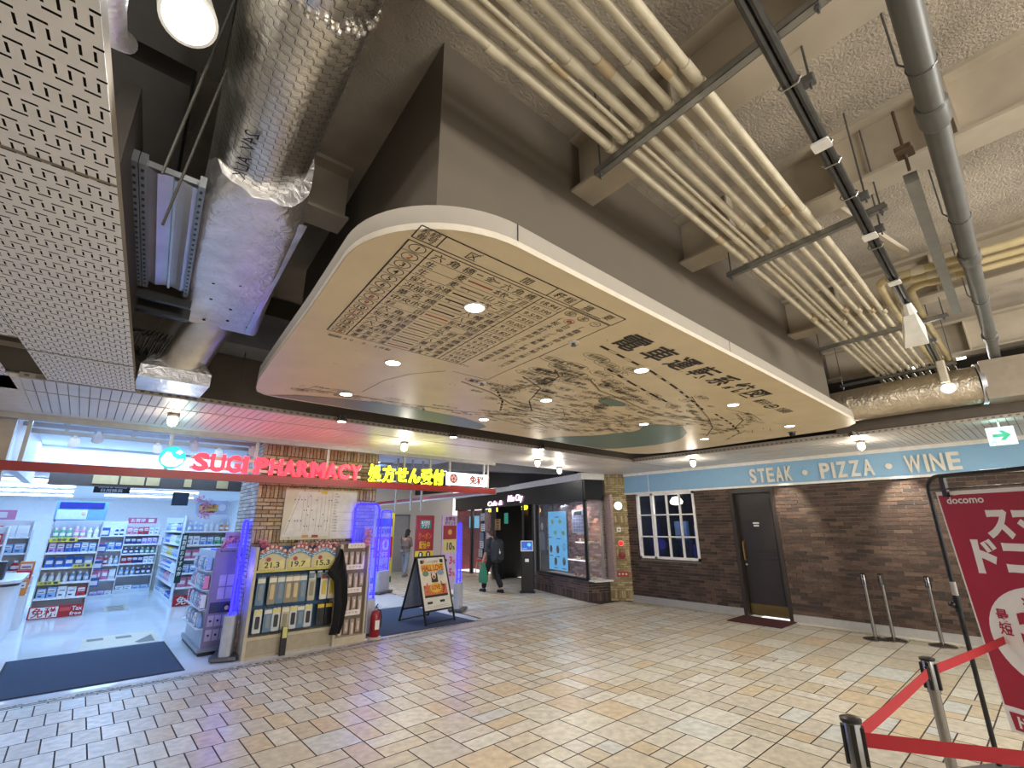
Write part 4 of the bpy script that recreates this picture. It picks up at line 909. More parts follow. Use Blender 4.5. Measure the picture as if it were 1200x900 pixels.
# ------------------------------------------------------------------ merchandise
PAL = {'blue': '#2f6fd0', 'pale blue': '#8fb8e8', 'white': '#e8eef2', 'pink': '#e58bb0', 'red': '#c8283a', 'yellow': '#e6cf3a', 'green': '#58a878', 'navy': '#22307a', 'orange': '#e08a3a', 'lilac': '#b39ad8'}
PMESH = {}
def pmesh(kind, c):
    if (kind, c) in PMESH: return PMESH[kind, c]
    a = mat('pack_' + c.replace(' ', '_'), PAL[c], .35, noise=.05); b = mat('pack_label', '#e9ebee', .4, noise=.05); m = M()
    if kind == 'box':
        m.box(-.5, .5, -.5, .5, 0, 1); m.mi = 1; m.box(-.4, .4, -.515, -.5, .5, .86); m.box(-.515, -.5, -.4, .4, .5, .86); m.mi = 2; m.box(-.3, .3, -.52, -.515, .6, .68); m.box(-.3, .1, -.515, -.5, .15, .28)
    elif kind == 'bottle':
        m.lathe([(.3, 0), (.42, .02), (.42, .62), (.22, .74), (.2, .78)], 0, 0, 10); m.mi = 1; m.lathe([(.23, .78), (.23, .98), (.1, 1)], 0, 0, 10); m.lathe([(.428, .2), (.428, .5)], 0, 0, 10)
    else:
        m.prism([(-.5, -.2), (.5, -.2), (.5, .2), (-.5, .2)], 0, .04); ids = []
        for z, y_, x_ in ((.03, .2, .5), (.3, .36, .5), (.75, .25, .49), (1, .03, .48)): ids.append([m.vert(x, y, z) for x, y in ((-x_, -y_), (x_, -y_), (x_, y_), (-x_, y_))])
        for p, q in zip(ids, ids[1:]):
            for j in range(4): m.face((p[j], p[(j + 1) % 4], q[(j + 1) % 4], q[j]))
        m.mi = 1; m.poly([(-.36, -.37, .34), (.36, -.37, .34), (.36, -.31, .68), (-.36, -.31, .68)])
    o = m.build('p', [a, b, mat('pack_ink', '#2c3a66', .5)]); me = o.data; bpy.data.objects.remove(o); PMESH[kind, c] = me; return me
NAMES = {'box': 'medicine_box', 'bottle': 'lotion_bottle', 'pouch': 'refill_pouch'}
def product(kind, c, loc, sx, sy, sz, where, rz=0):
    o = bpy.data.objects.new(NAMES[kind], pmesh(kind, c)); COL.objects.link(o); o.location = loc; o.scale = (sx, sy, sz); o.rotation_euler = (0, 0, rz)
    tag(o, '%s %s %s' % (c, NAMES[kind].replace('_', ' '), where), kind if kind != 'pouch' else 'pouch', '%s %s' % (NAMES[kind].replace('_', ' '), where))
SHF = mat('shelf_white', '#dfe4ea', .4, noise=.02)
def gondola(nm, lab, x0, x1, y0, y1, zs, top, spec, where, face='-y', back=True, ends=True):
    """shelf unit; face tells which side the goods look at"""
    t = thing(nm, lab, 'shelf', ((x0 + x1) / 2, (y0 + y1) / 2, 0))
    m = M(); m.box(x0, x1, y0, y1, 0, .09); m.build('base', SHF, t)
    m = M()
    if face == '-y': m.box(x0, x1, y1 - .03, y1, .09, top)
    elif face == '+x': m.box(x0, x0 + .03, y0, y1, .09, top)
    else: m.box(x1 - .03, x1, y0, y1, .09, top)
    m.build('back_panel', SHF, t)
    if ends:
        for q in ((x0, x0 + .02, y0, y1), (x1 - .02, x1, y0, y1)) if face == '-y' else ((x0, x1, y0, y0 + .02), (x0, x1, y1 - .02, y1)):
            m = M(); m.box(q[0], q[1], q[2] + (.15 if face == '-y' else 0), q[3], .09, top); m.build('side_panel', SHF, t)
    for i, z in enumerate(zs):
        if i:
            m = M()
            if face == '-y': m.box(x0 + .02, x1 - .02, y0, y1 - .03, z - .02, z); m.mi = 1; m.box(x0 + .02, x1 - .02, y0 - .006, y0, z - .035, z + .004)
            elif face == '+x': m.box(x0 + .03, x1, y0 + .02, y1 - .02, z - .02, z); m.mi = 1; m.box(x1, x1 + .006, y0 + .02, y1 - .02, z - .035, z + .004)
            else: m.box(x0, x1 - .03, y0 + .02, y1 - .02, z - .02, z); m.mi = 1; m.box(x0 - .006, x0, y0 + .02, y1 - .02, z - .035, z + .004)
            m.build('shelf_board', [SHF, mat('price_rail', '#f0f2f4', .3)], t)
        zt = (zs[i + 1] - .05) if i + 1 < len(zs) else top
        kind, cols, wd = spec[i % len(spec)]
        h = min(zt - z - .03, {'box': .2, 'bottle': .22, 'pouch': .24}[kind]); w_ = wd
        L0, L1 = (x0 + .04, x1 - .04) if face == '-y' else (y0 + .04, y1 - .04); n_ = max(1, int((L1 - L0) / w_)); pit = (L1 - L0) / n_
        for k in range(n_):
            c = cols[int(k * len(cols) / n_)]; s_ = L0 + pit * (k + .5); hh = h * R.uniform(.85, 1)
            wtxt = 'on the %s shelf of %s' % (['bottom', 'second', 'third', 'fourth', 'fifth', 'sixth', 'seventh'][i], where)
            zz = z + (.09 if i == 0 else 0)
            if face == '-y': product(kind, c, (s_, y0 + .09, zz), pit * .9, .13, hh - (.09 if i == 0 else 0), wtxt)
            elif face == '+x': product(kind, c, (x1 - .09, s_, zz), pit * .9, .13, hh - (.09 if i == 0 else 0), wtxt, PI / 2)
            else: product(kind, c, (x0 + .09, s_, zz), pit * .9, .13, hh - (.09 if i == 0 else 0), wtxt, -PI / 2)
    return t
g1 = gondola('shelf_endcap', 'white endcap shelf with blue goods and a red tax free card', -.45, .36, 13.46, 13.95, [0, .38, .66, .94, 1.22, 1.5], 1.82,
        [('pouch', ['green', 'pink'], .16), ('box', ['pale blue', 'white', 'red'], .13), ('bottle', ['white', 'pale blue'], .1), ('pouch', ['blue', 'blue', 'pale blue'], .13), ('box', ['lilac', 'blue', 'pale blue'], .12), ('bottle', ['green', 'pink', 'white'], .1)], 'the left endcap')
m = M(); m.box(-.45, .36, 13.5, 13.55, 1.84, 2.22); m.mi = 1; m.box(-.42, .05, 13.485, 13.5, 1.86, 2.05); m.mi = 2; m.ball((.0, 13.49, 1.98), .05, 10, 1, .3, 1); m.mi = 3; m.box(-.4, .3, 13.485, 13.5, 2.08, 2.2); m.build('header_panel', [mat('header_blue', '#6f9ede', .4), mat('header_pale', '#c9d8ee', .4), mat('skin_print', '#e0b9a0', .5), mat('header_navy', '#232f86', .4)], g1)
def card(nm, lab, x0, x1, y, z0, z1, bg, items, cat='sign', group=None, tk=.01, parent=None, extra=None):
    """flat printed card facing the concourse; items = (text, x, z, h, colour, width) in 0..1 of the card"""
    cols_ = [bg] + sorted({i[4] for i in items}); W_, H_ = x1 - x0, z1 - z0
    m = M(); m.fr((x0, y, z0), (1, 0, 0), (0, 0, 1)); m.box(0, W_, 0, H_, -tk, 0)
    for s_, x, z, h, c, wd in items:
        m.mi = cols_.index(c)
        if s_ == '#': m.box(x * W_, (x + wd) * W_, z * H_, (z + h) * H_, 0, .001)
        elif s_ == 'o': m.disc(x * W_, z * H_, h * H_, z=.0015)
        else: m.text(s_, x * W_, z * H_, h * H_, .003, 'L', .015, res=2, width=wd * W_ if wd else None)
    o = m.build(nm, [mat('print_' + c.lstrip('#'), c, .45, noise=.03) for c in cols_], parent)
    return o if parent else tag(o, lab, cat, group)
card('tax_free_card', 'red tax free card at the foot of the left endcap shelf', -.45, .34, 13.40, .02, .24, '#b3232b', [('#', .03, .08, .84, '#f0eeea', .5), ('免税', .06, .2, .58, '#b3232a', .44), ('#', .56, .5, .3, '#d9534f', .2), ('Tax', .78, .5, .36, '#f0eeea', .2), ('free', .76, .12, .3, '#f0eeea', .22)])
card('tax_free_card', 'red tax free card at the foot of the right endcap shelf', 1.82, 2.42, 13.36, .02, .24, '#b3232b', [('免税', .1, .2, .58, '#f0eeea', .66)])
g2 = gondola('aisle_shelf', 'white aisle shelf running back from the left endcap', -.45, .36, 13.97, 17.3, [0, .4, .75, 1.1, 1.45], 1.85, [('box', ['blue', 'pale blue', 'white'], .2), ('bottle', ['white', 'pink', 'pale blue'], .17), ('box', ['pink', 'white', 'red', 'lilac'], .2), ('bottle', ['white', 'lilac', 'pale blue'], .17), ('box', ['white', 'blue', 'navy'], .2)], 'the aisle behind the left endcap', '+x')
g3 = gondola('back_shelf', 'white back wall shelf with rows of dark small goods', .95, 1.75, 17.2, 17.7, [0, .45, .75, 1.0, 1.25, 1.5], 1.78, [('box', ['white', 'pale blue'], .16), ('bottle', ['pale blue', 'navy'], .11), ('box', ['red', 'navy', 'white'], .12), ('bottle', ['navy', 'green'], .11), ('box', ['navy', 'lilac'], .12), ('box', ['pink', 'red', 'white'], .12)], 'the back wall unit')
g4 = gondola('side_shelf', 'white shelf against the back left wall with pink topped goods', -2.4, -.75, 14.4, 14.9, [0, .45, .85, 1.2, 1.52], 1.85, [('box', ['white', 'pale blue', 'red'], .2), ('box', ['pale blue', 'white', 'orange'], .2), ('bottle', ['white', 'lilac', 'red'], .15), ('box', ['white', 'green', 'pale blue'], .17), ('pouch', ['pink', 'pink', 'red', 'white'], .18)], 'the rear left unit')
g5 = gondola('shelf_endcap', 'white endcap shelf beside the tan pillar with pink blossoms on top', 1.82, 2.75, 13.43, 13.9, [0, .4, .7, 1.0, 1.3, 1.6], 1.95, [('box', ['blue', 'red', 'white'], .14), ('pouch', ['pink', 'red', 'lilac'], .16), ('box', ['pale blue', 'white'], .15), ('pouch', ['pink', 'white', 'lilac'], .16), ('box', ['white', 'pale blue', 'green'], .13), ('bottle', ['pale blue', 'white', 'orange'], .1)], 'the right endcap')
card('shelf_poster', 'yellow and lilac poster above the right endcap shelf', 1.95, 2.6, 13.44, 1.98, 2.3, '#b9c4e6', [('#', .08, .2, .5, '#d8bf6a', .6), ('#', .1, .12, .12, '#c8405a', .5), ('SALE', .12, .45, .3, '#c8405a', .5), ('o', .82, .5, .25, '#dfe6f5', 0)])
card('vertical_banner', 'dark green vertical banner with white characters at the right endcap', 1.78, 1.9, 13.42, .5, 1.55, '#0f3a34', [(c, .18, .88 - .105 * k, .07, '#e8ece6', .64) for k, c in enumerate('薬剤師おすすめ商')])
# blossoms
def blossoms(lab, pts, n, rad, col='#e79fb8'):
    t = thing('cherry_blossom_garland', lab, 'artificial flowers', pts[0], 'artificial blossoms')
    m = M(); m.tube(pts, .006, 5); m.build('twig', mat('twig_brown', '#5c4433', .8), t)
    m = M()
    for k in range(n):
        i = R.randrange(len(pts) - 1); f = R.random(); p = Vector(pts[i]).lerp(Vector(pts[i + 1]), f) + Vector((R.uniform(-1, 1), R.uniform(-1, 1), R.uniform(-1, 1))) * rad
        u = Vector((R.uniform(-1, 1), R.uniform(-1, 1), R.uniform(-1, 1))).normalized(); v = u.orthogonal().normalized(); m.fr(p, u, v)
        s_ = R.uniform(.016, .026)
        for q in range(5):
            a = 2 * PI * q / 5; m.poly([(0, 0, 0)] + [(s_ * r_ * math.cos(a + d_), s_ * r_ * math.sin(a + d_), .2 * s_) for r_, d_ in ((.8, -.5), (1, -.15), (1, .15), (.8, .5))])
    m.build('petals', mat('petal_' + col.lstrip('#'), col, .6, noise=.2), t)
blossoms('pink blossom garland above the right endcap shelf', [(1.9, 13.4, 2.35), (2.15, 13.35, 2.25), (2.05, 13.35, 2.0), (2.2, 13.3, 1.95)], 170, .09)
blossoms('pink blossom spray on the purple display stand', [(1.72, 8.3, 1.52), (1.66, 8.28, 1.47), (1.62, 8.26, 1.38)], 60, .035)
blossoms('pink blossom spray standing beside the card on the purple stand', [(1.86, 8.5, 1.52), (1.93, 8.45, 1.58), (1.98, 8.45, 1.5)], 60, .04)
blossoms('pink blossom spray at the left top of the contact lens rack', [(2.0, 7.75, 1.5), (2.06, 7.7, 1.42), (2.16, 7.65, 1.36)], 90, .04, '#dd8390')
blossoms('pink blossom sprigs along the top of the contact lens rack', [(2.45, 7.62, 1.44), (2.8, 7.6, 1.45), (3.1, 7.6, 1.42)], 70, .03, '#e0a0a4')
blossoms('pink blossom garland hanging beside the blue gate', [(3.62, 7.7, 1.62), (3.58, 7.65, 1.5), (3.5, 7.62, 1.38)], 110, .05)
# hanging black sign and framed notices
card('hanging_sign', 'black hanging sign with white writing inside the pharmacy', .05, .62, 12.6, 2.36, 2.62, '#1f2a36', [('化粧品', .2, .66, .2, '#dfe5ea', .6), ('General Goods', .1, .38, .2, '#dfe5ea', .8), ('日用雑貨', .2, .1, .18, '#dfe5ea', .6)])
m = M(); m.rbox(1.6, 1.95, 14.8, 14.9, 2.22, 2.55, .02); m.mi = 1; m.box(1.64, 1.91, 14.79, 14.8, 2.26, 2.5)
tag(m.build('wall_monitor', [mat('monitor_grey', '#2b3036', .4), mat('monitor_face', '#3f4a55', .2)]), 'dark small monitor hung below the pharmacy ceiling', 'monitor')
t = thing('storage_cabinet', 'tall pale cabinet at the back of the pharmacy aisle', 'cabinet', (2.0, 17.6, 0))
CABM = mat('cabinet_pale', '#c9c9bf', .5, noise=.04)
m = M(); m.box(1.8, 2.5, 17.5, 17.9, 0, 1.2); m.build('body', CABM, t)
for z0, z1 in ((.05, .6), (.64, 1.16)):
    m = M(); m.box(1.83, 2.47, 17.48, 17.5, z0, z1); cdoor = m.build('door', CABM, t)
m = M(); m.tube([(1.95, 17.47, 1.1), (1.95, 17.45, 1.1), (2.35, 17.45, 1.1), (2.35, 17.47, 1.1)], .008, 6); m.build('handle', STEEL, cdoor)
for i, c in enumerate(('lilac', 'navy', 'white')): product('box', c, (1.95 + .2 * i, 17.65, 1.2), .16, .2, .2, 'on top of the pale cabinet')
# register counter
t = thing('register_counter', 'rounded white register counter at the left edge of the pharmacy', 'counter', (-.95, 11.3, 0))
m = M(); m.prism(rrect(-1.7, -.58, 10.6, 12.4, .22, 6), 0, .86); m.build('body', SHF, t, True)
m = M(); m.prism(rrect(-1.76, -.52, 10.54, 12.46, .24, 6), .9, .94); m.build('worktop', mat('worktop_white', '#d5dbe2', .25), t, True)
m = M(); m.prism(rrect(-1.74, -.54, 10.56, 12.44, .23, 6), .86, .9); m.build('dark_edge', mat('edge_dark', '#3a4048', .4), t, True)
m = M(); m.rbox(-1.1, -.75, 10.9, 11.2, .94, 1.2, .02); m.mi = 1; m.box(-1.06, -.79, 10.89, 10.9, .98, 1.16)
tag(m.build('cash_register', [mat('monitor_grey'), mat('monitor_face')]), 'small dark cash register on the white counter', 'register')
for i, c in enumerate(('orange', 'red', 'orange')): product('box', c, (-.62, 12.55 + .28 * i, .55 + .14 * i), .2, .2, .26, 'stacked beside the register counter')
m = M(); m.box(-.75, -.5, 12.48, 13.3, 0, .55); m.box(-.75, -.5, 12.7, 13.3, .55, .69); m.box(-.75, -.5, 12.98, 13.3, .69, .83)
tag(m.build('stepped_display', SHF), 'white stepped display beside the register counter', 'display')
# floor stickers and mats
def flat(nm, lab, pts, items=(), z=.004, mt=None, cat='floor sticker'):
    m = M(); m.poly([(x, y, z) for x, y in pts]); m.mi = 1
    for q in items: m.poly([(x, y, z + .001) for x, y in q])
    tag(m.build(nm, mt), lab, cat)
STK = [mat('sticker_cream', '#d6cdb4', .3), mat('sticker_print', '#5e5c55', .4), ]
flat('floor_sticker', 'cream floor sticker just behind the left doormat', [(.30, 9.72), (1.26, 9.72), (1.26, 10.75), (.35, 10.75)], [[(.4, 10.4), (.6, 10.4), (.6, 10.6), (.4, 10.6)], [(.75, 10.35), (.95, 10.35), (.95, 10.55), (.75, 10.55)], [(1.0, 9.8), (1.2, 9.8), (1.2, 10.4), (.95, 9.9)]], mt=STK)
flat('floor_sticker', 'small cream floor sticker deeper in the left aisle', [(.7, 13.7), (1.1, 13.7), (1.1, 14.5), (.7, 14.5)], [[(.76, 13.8 + .2 * k), (1.04, 13.8 + .2 * k), (1.04, 13.9 + .2 * k), (.76, 13.9 + .2 * k)] for k in range(4)], mt=STK)
flat('floor_sticker', 'cream floor sticker behind the right doormat', [(4.55, 10.2), (5.3, 10.2), (5.3, 11.0), (4.6, 11.0)], [[(4.95, 10.25), (5.25, 10.25), (5.05, 10.9)]], mt=[STK[0], mat('sticker_blue', '#5a6a86', .4)])
MATB = mat('mat_blue', '#3d4b62', .95, noise=.2, scale=80, bump=.4, bscale=250); MATE = mat('mat_edge', '#23282f', .8)
for nm, lab, a, b, c, d in (('entrance_mat', 'dark blue doormat at the left pharmacy entrance', -.38, 1.27, 7.62, 9.62), ('entrance_mat', 'dark blue doormat under the folding sign', 3.85, 5.78, 7.66, 10.0)):
    m = M(); m.prism(rrect(a, b, c, d, .01), .002, .012); m.mi = 1; m.prism(rrect(a - .03, b + .03, c - .03, d + .03, .01), .002, .006); tag(m.build(nm, [MATB, MATE]), lab, 'mat', 'pharmacy doormats')
g6 = gondola('side_gondola', 'white gondola with mixed goods behind the register counter', -2.3, -1.0, 12.9, 13.4, [0, .42, .78, 1.1, 1.4], 1.72, [('box', ['white', 'pale blue', 'lilac'], .17), ('box', ['red', 'white', 'orange'], .16), ('bottle', ['pale blue', 'white', 'lilac'], .12), ('pouch', ['white', 'pink', 'pale blue'], .16), ('box', ['pink', 'white', 'red'], .15)], 'the gondola behind the register')
g7 = gondola('wall_shelf', 'white wall shelf at the back between endcap and dark goods unit', .42, .92, 16.2, 16.6, [0, .45, .8, 1.15, 1.5], 1.85, [('box', ['lilac', 'white'], .12), ('pouch', ['pink', 'white'], .13), ('bottle', ['red', 'white', 'pale blue'], .1), ('box', ['pale blue', 'blue'], .12), ('bottle', ['white', 'navy'], .1)], 'the narrow unit beside the back aisle')
g8 = gondola('right_aisle_shelf', 'white aisle shelf running back from the right endcap', 1.82, 2.75, 13.92, 17.0, [0, .4, .7, 1.0, 1.3, 1.6], 1.95, [('box', ['blue', 'white', 'pale blue'], .26), ('pouch', ['white', 'pink', 'pale blue'], .26), ('bottle', ['white', 'blue', 'lilac'], .22), ('box', ['pale blue', 'yellow', 'white'], .26), ('pouch', ['green', 'white', 'blue'], .26)], 'the aisle behind the right endcap', '-x')
for i, (x0, x1, y, z0, z1, bg, cc, lab) in enumerate([(-.42, .0, 13.44, 1.42, 1.5, '#d8cf4a', '#2a2f6a', 'yellow price strip high on the left endcap'), (.02, .32, 13.44, .92, .99, '#d8cf4a', '#2a2f6a', 'yellow price strip in the middle of the left endcap'), (-.42, -.1, 13.44, .62, .69, '#d8cf4a', '#2a2f6a', 'yellow price strip low on the left endcap'), (-2.35, -1.05, 14.36, 1.86, 2.05, '#d98ab4', '#f2e6ee', 'pink topper card on the rear left shelf'), (.95, 1.6, 17.16, 1.8, 1.95, '#c85a7a', '#f2e6ee', 'rosy topper card on the back wall unit')]):
    card('price_strip', lab, x0, x1, y, z0, z1, bg, [('お買得', .1, .25, .5, cc, .5), ('#', .7, .2, .6, cc, .2)])
for i, (x, y, z0, z1, c, lab) in enumerate([(.46, 14.3, .55, 1.6, '#3a5fb0', 'blue swing cards clipped along the left aisle front part'), (.46, 15.4, .6, 1.6, '#c86a8a', 'rosy swing cards clipped along the left aisle rear part')]):
    for k in range(4):
        z = z0 + (z1 - z0) * k / 3; m = M(); m.rbox(x - .11, x + .06, y + .06 * k, y + .07 + .06 * k, z - .09, z + .09, .01); m.mi = 1; m.box(x - .09, x + .04, y - .002 + .06 * k, y + .06 * k, z - .06, z + .03)
        tag(m.build('swing_card', [mat('swing_%d' % i, c, .4, noise=.2), mat('pack_label', '#e9ebee', .4)]), lab.replace('cards clipped', 'card clipped') + ', %s from the floor' % ORD[k], 'card', 'swing cards in the left aisle')
# ------------------------------------------------------------------ rack before the pillar
BEI = mat('rack_beige', '#bfb49c', .5, noise=.06)
t = thing('goods_rack', 'beige hook rack of contact lens goods in front of the tan pillar', 'rack', (2.5, 7.7, 0))
m = M(); m.box(1.93, 3.12, 7.62, 7.84, 0, .26); m.mi = 1; m.box(1.95, 3.1, 7.60, 7.62, .03, .22); m.build('base', [BEI, mat('rack_base', '#a59a84', .5)], t)
m = M(); m.box(1.93, 3.12, 7.80, 7.84, .26, 1.42); m.build('back_panel', mat('rack_blue', '#3f6488', .6, noise=.1), t)
for a in (1.90, 3.10):
    m = M(); m.box(a, a + .04, 7.55, 7.86, 0, 1.42); m.build('side_panel', BEI, t)
m = M(); m.box(1.93, 3.12, 7.56, 7.8, 1.08, 1.11); m.build('shelf_board', mat('rack_yellow', '#c9bf62', .5), t)
rows_ = [(.82, 'card'), (.5, 'pack')]
def hook(x, z, tgt):
    m = M(); m.tube([(x, 7.80, z), (x, 7.62, z), (x, 7.615, z + .02)], .004, 5); m.build('hook', STEEL, tgt)
GOOD = {}
def good(kind):
    if kind in GOOD: return GOOD[kind]
    m = M(); w_, h_ = .1, .2
    m.prism(rrect(-w_ / 2, w_ / 2, -h_, 0, .012), -.012, .0)
    m.mi = 1; m.prism(rrect(-.026, .026, -.165, -.06, .012), 0, .008)
    m.mi = 2; m.box(-.045, .045, -.045, -.012, 0, .003); m.mi = 3; m.disc(0, -.11, .022, z=.0075, n=12)
    P_ = {'tan': ('#8d8672', '#cbb78e', '#e4dfcc', '#6e5b3d'), 'clear': ('#5f7f9c', '#7e8b94', '#dcd9c8', '#3a4450'), 'blister': ('#c8ccd0', '#22262c', '#d8cf7a', '#0d0f12'), 'pack': ('#e6e2d2', '#d9c23a', '#c5392e', '#7a6a5a'), 'black': ('#1a1c1f', '#101214', '#d8b92a', '#d8d4cc'), 'pouch': ('#b9b39c', '#8d8a74', '#d8d3bd', '#5b5a4c')}[kind]
    o = m.build('g', [mat('good_%s_%d' % (kind, i), c, .35, noise=.08) for i, c in enumerate(P_)]); me = o.data; bpy.data.objects.remove(o); GOOD[kind] = me; return me
def hang(kind, x, z, lab, sx=1, sz=1, y=7.64):
    o = bpy.data.objects.new('hanging_pack', good(kind)); COL.objects.link(o); o.matrix_world = Matrix.Translation((x, y, z)) @ Matrix.Rotation(PI / 2, 4, 'X') @ Matrix.Diagonal((sx, sz, 1, 1))
    tag(o, lab, 'package', 'packages hanging on the contact lens rack'); hook(x, z - .005, t)
NM = {'tan': 'tan', 'clear': 'clear blue', 'blister': 'black and clear', 'pack': 'white and yellow', 'black': 'black', 'pouch': 'olive'}
up = [('clear', 2.05), ('tan', 2.2), ('clear', 2.31), ('tan', 2.42), ('tan', 2.52), ('clear', 2.62), ('pouch', 2.75), ('pack', 2.93), ('pack', 3.05)]
lo_ = [('blister', 2.06), ('clear', 2.19), ('blister', 2.3), ('pouch', 2.42), ('blister', 2.53), ('clear', 2.63), ('blister', 2.74), ('black', 2.92), ('black', 3.04)]
for row, z, sz, nm_ in ((up, 1.02, 1.85, 'upper'), (lo_, .6, 1.5, 'lower')):
    for i, (k, x) in enumerate(row): hang(k, x, z, '%s package in the %s row of the rack, %s from the left' % (NM[k], nm_, ORD[i]), 1.05, sz)
for i, x in enumerate((2.72, 2.84, 2.95)): hang('clear', x, 1.06 + .0, 'small clear blue package at the top right of the contact lens rack, %s of three' % ORD[i], .8, .5, 7.60)
def arch(x0, x1, lab, price, pc):
    t2 = thing('rack_header', lab, 'price board', ((x0 + x1) / 2, 7.57, 1.2), 'arched price boards on the rack')
    n_ = 10; w_ = x1 - x0; top = [(x0 + w_ * k / n_, .08 * math.sin(PI * k / n_)) for k in range(n_ + 1)]
    m = M(); m.fr((0, 7.57, 0), (1, 0, 0), (0, 0, 1))
    m.prism([(x0, 1.11), (x1, 1.11)] + [(a, 1.36 + b) for a, b in top[::-1]], -.01, 0); ab = m.build('board', mat('arch_cream', '#cfc49c', .5), t2)
    m = M(); m.fr((0, 7.559, 0), (1, 0, 0), (0, 0, 1), (0, -1, 0))
    for z0, z1, mi in ((1.315, 1.365, 0), (1.25, 1.31, 1)):
        m.mi = mi
        for (a, b), (c, d) in zip(top, top[1:]): m.poly([(a, z0 + b, .001), (c, z0 + d, .001), (c, z1 + d, .001), (a, z1 + b, .001)])
    txt = '文具フェアー'; cc = 'コンタクトコーナー'
    for s_, z, mi, h in (('お買得お買得', 1.325, 2, .03), (cc, 1.262, 2, .036)):
        for k, ch in enumerate(s_):
            f = (k + .5) / len(s_); m.mi = mi; m.text(ch, x0 + w_ * f, z + .08 * math.sin(PI * f), h, .002, 'C', .02, res=1)
    m.mi = 3; m.box(x0 + .03, x1 - .02, 1.125, 1.23, 0, .002); m.mi = 4; m.text(price, x0 + .07, 1.14, .075, .003, 'L', .02, width=.2); m.mi = 0; m.disc(x0 + .12, 1.25, .03, z=.003)
    m.build('board_print', [mat('arch_red', '#a8444a', .5), mat('arch_blue', '#4f86ad', .5), mat('arch_white', '#ece8dc', .5), mat('arch_yellow', '#d8cf86', .5), mat('arch_navy', '#2c3442', .5)], ab)
arch(1.96, 2.31, 'arched price board reading 21.3 on the contact lens rack', '21.3', 0); arch(2.32, 2.67, 'arched price board reading 19.7 on the contact lens rack', '19.7', 0); arch(2.68, 3.03, 'arched price board reading 15.3 on the contact lens rack', '15.3', 0)
m = M(); m.rbox(2.36, 2.44, 7.50, 7.54, 0, .36, .01); m.mi = 1; m.box(2.37, 2.43, 7.495, 7.5, .22, .36)
tag(m.build('card_stand', [BLACK, mat('card_yellow', '#c9c87a', .5)]), 'short black post with a small price card before the rack', 'stand')
# brown rack to the right
t = thing('cosmetic_rack', 'narrow brown hook rack of pale cosmetic tools right of the black cloth', 'rack', (3.4, 7.7, 0))
m = M(); m.box(3.16, 3.6, 7.68, 7.72, .06, 1.42); m.build('back_panel', mat('rack_brown', '#7d6a58', .6, noise=.15), t)
m = M(); m.box(3.14, 3.62, 7.55, 7.78, 0, .1); m.build('base', BEI, t)
for a in (3.14, 3.59):
    m = M(); m.box(a, a + .025, 7.6, 7.74, .1, 1.42); m.build('side_panel', BEI, t)
LAB = mat('tag_white', '#e4dcd6', .5); LABT = mat('tag_text', '#b05060', .6)
for z in (1.36, 1.04, .7, .38):
    m = M(); m.fr((3.24, 7.6, z), (1, 0, 0), (0, 0, 1)); m.box(0, .28, 0, .075, -.005, 0); m.mi = 1; m.text('おすすめ', .04, .022, .032, .001, width=.2, res=1); m.build('shelf_tag', [LAB, LABT], t)
PT = mat('tool_pale', '#d9bfb0', .4, noise=.1); PT2 = mat('tool_blister', '#a4988c', .3)
TM = None
for j, z in enumerate((1.3, .98, .64, .32)):
    for k in range(4):
        if TM is None:
            m = M(); m.prism(rrect(-.03, .03, -.24, 0, .01), -.008, 0); m.mi = 1; m.prism(rrect(-.015, .015, -.2, -.05, .01), 0, .012); o = m.build('g', [PT2, PT]); TM = o.data; bpy.data.objects.remove(o)
        o = bpy.data.objects.new('cosmetic_tool', TM); COL.objects.link(o); o.matrix_world = Matrix.Translation((3.24 + .095 * k, 7.65, z)) @ Matrix.Rotation(PI / 2, 4, 'X') @ Matrix.Diagonal((1.1, .8 + .25 * ((k + j) % 2), 1, 1))
        tag(o, 'pale blister packed tool in the %s row of the brown rack, %s from the left' % (['top', 'second', 'third', 'bottom'][j], ORD[k]), 'package', 'tools on the brown rack')
        m = M(); m.tube([(3.24 + .095 * k, 7.68, z - .004), (3.24 + .095 * k, 7.63, z - .004)], .003, 5); m.build('hook', STEEL, t)
# black cloth
m = M(); ids = []
for z, a, b, y in ((1.36, 3.07, 3.10, 7.48), (1.26, 3.04, 3.13, 7.46), (1.08, 2.94, 3.17, 7.45), (1.02, 2.90, 3.18, 7.44), (.9, 3.02, 3.20, 7.44), (.6, 3.06, 3.23, 7.45), (.3, 3.06, 3.20, 7.46), (.17, 3.03, 3.17, 7.47)):
    row = []
    for k in range(9):
        f = k / 8; row.append(m.vert(a + (b - a) * f, y + .03 * math.sin(f * 9 + z * 3), z + (.05 * (1 - f) if z == 1.02 else 0)))
    for k in range(8, -1, -1):
        f = k / 8; row.append(m.vert(a + (b - a) * f, y + .04 + .02 * math.sin(f * 9 + z * 3), z))
    ids.append(row)
for p, q in zip(ids, ids[1:]):
    for j in range(len(p)): m.face((p[j], p[(j + 1) % len(p)], q[(j + 1) % len(p)], q[j]))
m.face(ids[0]); m.face(ids[-1])
tag(m.build('black_cloth', mat('cloth_black', '#131315', .9, noise=.3), None, True), 'black cloth bag hanging on a hook between the two racks', 'cloth')
